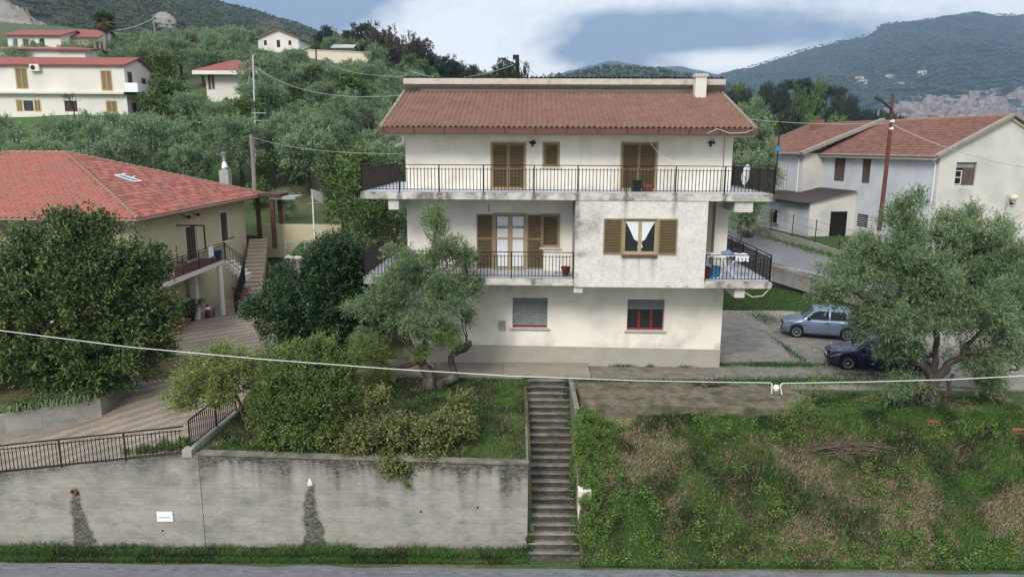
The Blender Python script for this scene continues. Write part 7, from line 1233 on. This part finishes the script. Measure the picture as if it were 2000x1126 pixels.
scatter_blobs('scrub', 'scrub leaf', (-700, 760, 335, 620, .16), 60000, .85, 401, meshz(ML), 8); scatter_blobs('far_wood', 'wood mass', (1380, 2200, 950, 2680, .05), 90000, 4.6, 402, meshz(MR), 8, lambda x, y, z: (285 - (z - 9.5) / y * 1400 > np.interp(1000 + 1400 * x / y, [1690, 1760, 1850, 1950, 2000, 2150], [226, 200, 192, 181, 172, 168])) & (1000 + 1400 * x / y > 1720) & (fbm(x, y, 60, 91, 2) > .3)); scatter_blobs('rise_wood', 'wood mass', (1050, 1460, 640, 800, .2), 2500, 3.2, 403, meshz(NH), 14)
scatter_blobs('valley_wood', 'wood mass', (1500, 2300, 230, 1150, .25), 6000, 4.5, 404, lambda x, y: gh(x, y) * (y < 800) + np.minimum(gh(x, y), -8) * (y >= 800) + 2, 14)
mat('pale rock', (.27, .255, .22), (.19, .18, .15), .3, .95, 1.0, .4, c3=(.16, .16, .12), s3=.12, t3=(.5, .7)); hz_ = meshz(ML)
def rock_face(label, pxs, D0, D1, seed, k_=0.):
    us = np.linspace(pxs[0], pxs[1], 30); P_ = []
    for u_ in us:
        row = []
        for t_ in np.linspace(0, 1, 24): Dd = D0 + (D1 - D0) * t_ * max(.12, 1 - (u_ - us[0]) / (us[-1] - us[0]) * k_) ** .6; x_ = (u_ - 1000) / 1400 / 1.055 * Dd; e_ = math.sin(math.pi * (u_ - us[0]) / (us[-1] - us[0])) * math.sin(math.pi * t_); row.append((x_, Dd, float(hz_(np.array(x_), np.array(Dd))) - 3.5 + 7 * e_ ** .5 + 4 * (float(fbm(x_, Dd, 14, seed, 4)) - .5)))
        P_.append(row)
    a_ = np.array(P_); return solo(MB().grid(a_), 'rock_outcrop', 'pale rock', label, 'rock', a_[15, 12], smooth=True)
rock_face('large pale bare rock slope at the upper left corner of the photo', (-160, 95), 333, 372, 3, 1.); rock_face('small pale scar of bare rock on the mountain above the tall utility pole', (290, 345), 351, 368, 5)
# palm
b = PY(205, 108, 102); b = np.array((b[0], 102., b[2] - 1)); t = thing('palm_tree', 'tall fan palm with brown skirt rising against the mountain', 'palm tree', b); tp = PY(203, 34, 102) - b
MB().tube([(0, 0, 0), tp * .5 + (.1, 0, 0), tp - (0, 0, 1.4)], [.32, .26, .24], 10).build('trunk', 'pole wood', t, smooth=True); rng = R_(61)
def fans(n, lo, hi, R1_, m, nm, ctr, droop):
    mb = MB(); Vs = []
    for i in range(n):
        a = rng.uniform(0, 6.28); e = rng.uniform(lo, hi); d = np.array((math.cos(a) * math.cos(e), math.sin(a) * math.cos(e), math.sin(e))); c = ctr + d * R1_ * .35; sd = np.cross(d, (0, 0, 1)); sd /= np.linalg.norm(sd)
        for k in np.linspace(-1.0, 1.0, 13): f = d * math.cos(k) + sd * math.sin(k); tip = c + f * R1_ * .75 + np.array((0, 0, -droop * R1_)); s2 = np.cross(f, d) ; w = np.cross(f, (0, 0, 1)); w = w / (np.linalg.norm(w) + 1e-6) * .11; Vs.append([c, (c + tip) / 2 + w + (0, 0, .05), tip, (c + tip) / 2 - w + (0, 0, .05)])
    Vs = np.array(Vs); add_leaves(mb, Vs, rng.uniform(0, 1, len(Vs))); mb.build(nm, m, t)
fans(34, -.5, 1.4, 1.7, 'palm leaf', 'crown', tp - (0, 0, .5), .25); fans(50, -1.5, -.7, 1.9, 'dry palm', 'dead_fronds', tp + (0, 0, .25), .12)
# bare little tree in front of the white house
b = PY(147, 232, 79); t = thing('bare_tree', 'leafless small tree in front of the long white house', 'tree', b); rng = R_(62); mb = MB(); 
def twigs(p, d, l, r, k):
    q = p + d * l; mb.tube([p, (p + q) / 2 + rng.normal(0, .04, 3), q], [r, r * .8, r * .6], 5)
    if k:
        for _ in range(3): e = d + rng.normal(0, .45, 3); e[2] = abs(e[2]) * .8 + .1; twigs(q, e / np.linalg.norm(e), l * .72, r * .6, k - 1)
twigs(np.zeros(3), np.array((0, 0, 1.)), 1.0, .09, 4); mb.build('trunk', 'dark metal', t)
# grass and weeds ---------------------------------------------------------------
def gmat():
    m = bpy.data.materials.new('grass blade'); m.use_nodes = True; t = m.node_tree; t.nodes.clear(); n, L = NT(t); o = n('ShaderNodeOutputMaterial'); b = n('ShaderNodeBsdfPrincipled', Roughness=.7); b.inputs['Specular IOR Level'].default_value = .2
    a = n('ShaderNodeAttribute', attribute_name='col'); L(a.outputs['Color'], b.inputs['Base Color']); tr = n('ShaderNodeBsdfTranslucent'); L(a.outputs['Color'], tr.inputs['Color']); ms = n('ShaderNodeMixShader'); ms.inputs[0].default_value = .25; L(b.outputs[0], ms.inputs[1]); L(tr.outputs[0], ms.inputs[2]); L(ms.outputs[0], o.inputs[0]); MATS['grass blade'] = m
gmat()
GC = dict(g1=(.048, .125, .024), g2=(.085, .19, .038), g3=(.026, .066, .016), dry=(.40, .32, .215), dry2=(.17, .125, .078), br=(.06, .20, .025))
def grass(name, x, y, hgt, wid_, colf, seed, lean=.5, zf=gh, label=None, h2=1.0):
    rng = R_(seed); n = len(x); z = zf(x, y); a = rng.uniform(0, 6.28, n); h = hgt * rng.uniform(.5, 1.4, n) * h2; w = wid_ * rng.uniform(.7, 1.3, n); ln = lean * rng.uniform(.2, 1.5, n) * h; la = a + rng.normal(0, .6, n); bx, by = np.cos(a + 1.57) * w / 2, np.sin(a + 1.57) * w / 2; lx, ly = np.cos(la) * ln, np.sin(la) * ln
    P0 = np.stack([x - bx, y - by, z - .02], 1); P1 = np.stack([x + bx, y + by, z - .02], 1); P2 = np.stack([x + lx * .4 + bx * .8, y + ly * .4 + by * .8, z + h * .6], 1); P3 = np.stack([x + lx * .4 - bx * .8, y + ly * .4 - by * .8, z + h * .6], 1); P4 = np.stack([x + lx, y + ly, z + h * .95], 1)
    V = np.stack([P0, P1, P2, P3, P3, P2, P4, P4], 1).reshape(-1, 3); idx = np.arange(n)[:, None] * 8; Fq = np.concatenate([idx + [0, 1, 2, 3], idx + [4, 5, 6, 7]]); c = colf(x, y, rng); c = np.repeat(c, 8, 0); mb = MB(); mb.add(V, Fq); o = mb.build(name, 'grass blade', None, vcol=c); return o
def patchcol(x, y, rng, wet=0.0):
    n = len(x); wx_ = x + 1.3 * (fbm(x, y, 1.6, 81, 3) - .5); wy_ = y * 1.5 + 1.3 * (fbm(x, y, 1.6, 82, 3) - .5); f = fbm(wx_, wy_, 1.5, 71, 5) + .26 * (fbm(x, y * 1.4, .42, 75, 3) - .5); f2 = fbm(wx_, wy_, .8, 72, 4); r = rng.uniform(0, 1, n)
    g = np.array(GC['g3']) + (np.array(GC['g1']) - GC['g3']) * sst(.35, .5, f2)[:, None]; g = g + (np.array(GC['g2']) - g) * sst(.50, .66, f2)[:, None]; d = np.array(GC['dry2']) + (np.array(GC['dry']) - GC['dry2']) * (r[:, None] * .6 + .8 * sst(.5, .66, f)[:, None] * (r[:, None] > .3))
    pd = sst(.40, .72, f + wet); c = np.where((rng.uniform(0, 1, n) < pd * .58 + .12)[:, None], d, g); return c * rng.uniform(.7, 1.3, n)[:, None]
rg = R_(500)
n = 330000; x = rg.uniform(2.3, 19.5, n); y = rg.uniform(21.35, 27.2, n); k = (y < 25.4 + .25 * np.sin(x * 1.3) + .15 * np.sin(x * 4)) | (x > 11.2 + .8 * np.sin(y * 2)); x, y = x[k], y[k]
tag(grass('bank_grass', x, y, .125, .017, lambda a, b, r: patchcol(a, b, r, .10 * np.exp(-((a - 12) / 5) ** 2 - ((b - 23.3) / 1.4) ** 2) - .10 * sst(22.6, 21.8, b) - .10 * sst(24.5, 25.2, b)), 501, .9), kind='stuff')
n = 60000; x = rg.uniform(-10.4, .5, n); y = 22.75 + 6.0 * rg.uniform(0, 1, n) ** 1.0; tag(grass('garden_grass', x, y, .12, .018, lambda a, b, r: patchcol(a, b, r, -.13 + .10 * (fbm(a, b, 1.5, 3) > .56)), 502, .8), kind='stuff')
n = 42000; x = rg.uniform(-20, 1.9, n); y = 21.52 + np.abs(rg.normal(0, .45, n)); k = (y < 22.45) & (x < .62) & (rg.uniform(0, 1, n) < .35 + .65 * (vn(x, y, .5, 4) > .3)); x, y = x[k], y[k]; tag(grass('verge_grass', x, y, .17, .018, lambda a, b, r: np.where((r.uniform(0, 1, len(a)) < .12)[:, None], GC['dry2'], np.where((fbm(a, b, .8, 6) > .5)[:, None], GC['g1'], GC['g3'])) * r.uniform(.7, 1.4, len(a))[:, None], 503, .8, h2=np.where(y > 21.8, 1.2, .6) * (.45 + 1.1 * fbm(x, y, 1.1, 48, 3))), kind='stuff')
n = 70000; x = rg.uniform(9.8, 21.5, n); y = rg.uniform(41.2, 49.5, n); k = x < xw(W1, y) - .2; x, y = x[k], y[k]; tag(grass('lawn', x, y, .10, .03, lambda a, b, r: np.where((r.uniform(0, 1, len(a)) < .2)[:, None], GC['dry2'], np.array(GC['g1'])) * r.uniform(.6, 1.4, len(a))[:, None], 504, .6), kind='stuff')
xs, ys = [], []
for cx, cy, sx, sy, m in [(4.9, 30.35, .3, .08, 250), (6.15, 30.4, .15, .1, 200), (7.7, 30.45, .25, .12, 900), (9.3, 30.5, .2, .1, 260), (11.6, 30.6, 1.1, .16, 1800), (3.6, 28.3, 1.0, .06, 600), (8, 28.25, 3.0, .07, 2400), (12, 28.4, 1.8, .25, 2500), (13.2, 33.5, .1, 1.6, 700), (14.2, 39.5, .5, .8, 900), (15.2, 29.2, 1.0, .2, 600)]: xs.append(rg.normal(cx, sx, m)); ys.append(rg.normal(cy, sy, m))
tag(grass('weed_tufts', np.concatenate(xs), np.concatenate(ys), .13, .02, lambda a, b, r: np.array(GC['g1']) * r.uniform(.6, 1.4, len(a))[:, None], 505, .7), kind='stuff')
n = 16000; x = rg.uniform(14, 34, n); y = rg.uniform(42, 59, n); d2 = x - xw(W2, y); k = (d2 > -.7) & (d2 < .15) & (vn(x, y, 1.1, 5) > .35); x, y = x[k], y[k]; tag(grass('lane_weeds', x, y, .35, .05, lambda a, b, r: np.array(GC['g2']) * r.uniform(.5, 1.3, len(a))[:, None], 506, .6), kind='stuff')
n = 5000; x = rg.uniform(2.6, 19, n); y = rg.uniform(21.8, 25.3, n); k = fbm(x, y, 1.5, 44, 3) > .52; x, y = x[k], y[k]; tag(grass('dry_stalks', x, y, .24, .012, lambda a, b, r: np.array((.42, .34, .22)) * r.uniform(.6, 1.2, len(a))[:, None], 507, .8), kind='stuff')
n = 9000; x = rg.uniform(2.7, 11.3, n); y = rg.uniform(25.3, 28.2, n); k = (fbm(x, y, 1.0, 45, 3) > .54) | (y < 25.7) | (y > 28.0); x, y = x[k], y[k]; tag(grass('pad_grass', x, y, .07, .02, lambda a, b, r: patchcol(a, b, r, .05), 508, .8), kind='stuff')
n = 5000; x = rg.uniform(9, 20, n); y = rg.uniform(27.6, 41, n); k = (fbm(x, y, 1.8, 46, 3) > .57); x, y = x[k], y[k]; tag(grass('yard_weeds', x, y, .06, .02, lambda a, b, r: patchcol(a, b, r, .0), 509, .8), kind='stuff')
# broad-leaved weeds over the bank, thick along the stair
def weeds(name, pts, n, r, L_, Wl, leaf, seed, up=.6): C = np.array([(x, y, float(gh(x, y)) + z) for x, y, z in pts]); mb = MB(); V, rnd = clump_leaves(C, np.full(len(C), r), n, R_(seed), L_, Wl, C.mean(0) - (0, 0, 3), up=up, spread=.8, tl=.16, twig=5); add_leaves(mb, V, rnd); return tag(mb.build(name, leaf, None), kind='stuff')
pts = [(2.45 + abs(rg.normal(0, .45)), rg.uniform(22, 25.4), rg.uniform(.0, .35)) for _ in range(150)] + [(2.3 + abs(rg.normal(0, .25)), rg.uniform(24.0, 25.0), rg.uniform(.1, .6)) for _ in range(60)]; weeds('ivy', pts, 42000, .16, .055, .045, 'broad leaf', 510)
pts = [(rg.uniform(2.8, 18.5), rg.uniform(21.5, 25.2), rg.uniform(0, .12)) for _ in range(420)]; pts = [p_ for p_ in pts if vn(p_[0], p_[1], 1.1, 13) > .55 or p_[1] < 22.1]; weeds('weeds', pts, 32000, .20, .07, .05, 'broad leaf', 511)
pts = [(rg.uniform(-11.6, -11.0), rg.uniform(22.9, 23.6), .05) for _ in range(10)] + [(-11.2 - abs(rg.normal(0, .9)), 22.95 + abs(rg.normal(0, .2)), .05) for _ in range(50)]; C = np.array([(x, y, float(drivez(x, y)) + z + .05) for x, y, z in pts]); mb = MB(); V, rnd = clump_leaves(C, np.full(len(C), .1), 9000, R_(512), .05, .04, C.mean(0) - (0, 0, 2), up=.7, spread=.8, tl=.14, twig=5); add_leaves(mb, V, rnd); tag(mb.build('ivy_patch', 'broad leaf', None), kind='stuff')
# strap-leaved plants hanging over the raised bed
for i, (px, py) in enumerate([(75, 775), (110, 770), (145, 772), (175, 765), (40, 770)]):
    c = PY(px, py, np.interp(px, [0, 205], [24.9, 26.6]) + .35); c = np.array((c[0], c[1], -.25)); rng = R_(520 + i); t = thing('strap_leaf_plant', 'strap leaved plant drooping over the edge of the planter wall', 'plant', c, 0, 'strap leaved plants along the planter wall'); mb = MB(); Vs = []
    for k in range(130):
        a = rng.uniform(0, 6.28); l = rng.uniform(.4, .8); d = np.array((math.cos(a), math.sin(a), 0)); s = np.array((-d[1], d[0], 0)) * .02; o_ = rng.normal(0, .12, 3) * (1, 1, 0); pr = [(0, 0), (.35, .38), (.7, .42), (1.0, .12)]
        for (r0, h0), (r1, h1) in zip(pr[:-1], pr[1:]): Vs.append([o_ + d * r0 * l + (0, 0, h0 * l) - s, o_ + d * r0 * l + (0, 0, h0 * l) + s, o_ + d * r1 * l + (0, 0, h1 * l) + s, o_ + d * r1 * l + (0, 0, h1 * l) - s])
    Vs = np.array(Vs); add_leaves(mb, Vs, rng.uniform(0, 1, len(Vs))); mb.build('leaves', 'bush leaf', t)
for t, s in PLANTS:
    mb = MB(); rng = R_(int(s * 100)); C = rng.normal(0, .22, (14, 3)) * (1, 1.4, .6) + (0, 0, .85); V, rnd = clump_leaves(C, np.full(14, .2), 1800, rng, .16, .05, np.array((0, 0, .3)), up=.5, tl=.3, spread=.6); add_leaves(mb, V, rnd); mb.build('foliage', 'bush leaf', t)
n = 7000; x = np.where(rg.uniform(0, 1, n) < .5, .56 + np.abs(rg.normal(0, .09, n)), 2.36 - np.abs(rg.normal(0, .12, n))); y = rg.uniform(21.9, 28.6, n); k = fbm(x * 3, y, .8, 47, 3) > .46; x, y = x[k], y[k]; stz = lambda a, b: -4.1 + rise * np.clip(np.floor((b - 21.95) / (6.8 / NS)) + 1, 0, NS); tag(grass('stair_weeds', x, y, .13, .018, lambda a, b, r: patchcol(a, b, r, -.1), 513, .9, zf=stz), kind='stuff')
# saplings, debris
for i, (px, py, h) in enumerate([(1555, 868, 1.5), (1575, 850, 1.2), (1535, 860, .9)]):
    c = PZ(px, py, -1.0); c[2] = float(gh(c[0], c[1])); tree('sapling', ['tall thin sapling on the bank below the insulator', 'second thin sapling right beside the tall one on the bank', 'short sapling left of the tall one on the bank'][i], 'sapling', c, [(.1, 0, h, .22, .22, .28), (0, 0, h * .65, .2, .2, .2), (.15, 0, h * .4, .15, .15, .15)], 'yellow leaf' if i == 2 else 'broad leaf', 700, .09, .035, R_(530 + i), [([(0, 0, -.1), (.05, 0, h * .5), (.1, 0, h)], .018, .008)], cr=.1, ncl=26, auto=False)
def debris(name, label, cat, c, n, r, l, seed, m='twig wood', flat=.25, rad=.012):
    rng = R_(seed); mb = MB()
    for _ in range(n): p0 = np.array(c) + rng.normal(0, 1, 3) * (r, r * .5, r * flat * .3) + (0, 0, r * flat * .5); a = rng.uniform(-.6, .6) + (math.pi if rng.uniform() < .5 else 0); q = l * rng.uniform(.3, 1); mb.tube([p0, p0 + np.array((math.cos(a) * q * .5, math.sin(a) * q * .5, rng.uniform(-.02, .1))), p0 + np.array((math.cos(a) * q, math.sin(a) * q, rng.uniform(-.1, .12)))], [rad, rad * .8, rad * .4], 5)
    return solo(mb, name, m, label, cat, c)
c = PZ(1385, 753, 0); c[2] = .02; debris('uprooted_stump', 'heap of dark twisted dead roots lying on the gravel edge', 'stump', c, 90, .28, .45, 540, 'tree bark', .6, .028)
for px, py, s, l, nm in [(1640, 838, 541, 1.3, 'large heap of cut dry branches on the bank below the large olive'), (1855, 800, 543, .6, 'small scatter of dry twigs in the grass by the olive trunk')]: c = PZ(px, py, -.45); c[2] = float(gh(c[0], c[1])) + .05; debris('brush_pile', nm, 'brush pile', c, 140 if s == 541 else 30, .55, l, s)
for i, (px, py) in enumerate([(1822, 817), (1991, 825)]):
    c = PZ(px, py, -.35); c[2] = float(gh(c[0], c[1])) + .06; t = thing('hollow_brick', ['broken orange brick half hidden in grass below the olive trunk', 'orange brick in the grass at the right edge of the photo'][i], 'brick', c, .2 * i); frame_mb(-.2, .2, 0, .14, -.1, .025, .22).build('shell', 'terracotta', t); MB().box(-.01, .01, -.1, .12, .025, .115).build('web', 'terracotta', t)
mb = MB()
for a, b_, c_ in [(590, 405, 640), (575, 412, 625), (600, 398, 655)]: mb.tube([PY(a, b_, 62), PY((a + c_) / 2, b_ - 2, 62.5), PY(c_, b_ + 4, 63)], .06, 6)
mb.tube([PY(552, 402, 62), PY(562, 372, 62)], .06, 6); mb.tube([PY(566, 405, 62), PY(561, 372, 62)], .06, 6); mb.tube([PY(588, 408, 63), PY(584, 374, 63)], .06, 6); solo(mb, 'timber_pile', 'pole wood', 'pile of long pale poles leaning in the garden behind the terrace', 'timber pile', PY(600, 405, 62))
tg = thing('garden_wall', 'low grey block wall at the back of the garden behind the terrace', 'wall', PY(560, 372, 70)); a, b_ = PY(505, 372, 70), PY(625, 372, 70); mb = MB(); mb.box(a[0], b_[0], 69.8, 70.1, a[2] - 2, a[2] + 1.0); mb.build('wall_face', 'grey stone', tg, world=True, vattr=lambda V: .3 + .4 * vn(V[:, 0], V[:, 2], .8)); MB().box(a[0] - .05, b_[0] + .05, 69.75, 70.15, a[2] + 1.0, a[2] + 1.08).build('coping', 'grey stone', tg, world=True, vattr=lambda V: .5 + 0 * V[:, 0])
mb = MB(); pts_ = [PZ(x, y, -.45) + (0, 0, .04) for x, y in [(345, 675), (320, 682), (303, 700), (300, 716), (308, 722)]]; solo(mb.tube(pts_, .025, 6), 'hose', 'black plastic', 'black garden hose curling on the paved drive', 'hose', pts_[2])
# ---------------------------------------------------------------- the air between here and the mountains
mb = MB().box(-4300, 4300, -60, 3650, -60, 900); m = bpy.data.materials.new('haze'); m.use_nodes = True; t = m.node_tree; t.nodes.clear(); n, L = NT(t); o = n('ShaderNodeOutputMaterial'); v = n('ShaderNodeVolumePrincipled'); v.inputs['Density'].default_value = .00023; v.inputs['Color'].default_value = (.40, .58, .84, 1); v.inputs['Anisotropy'].default_value = .1; L(v.outputs[0], o.inputs['Volume'])
HZ = True
if HZ: tag(mb.build('haze', m, None), kind='stuff')
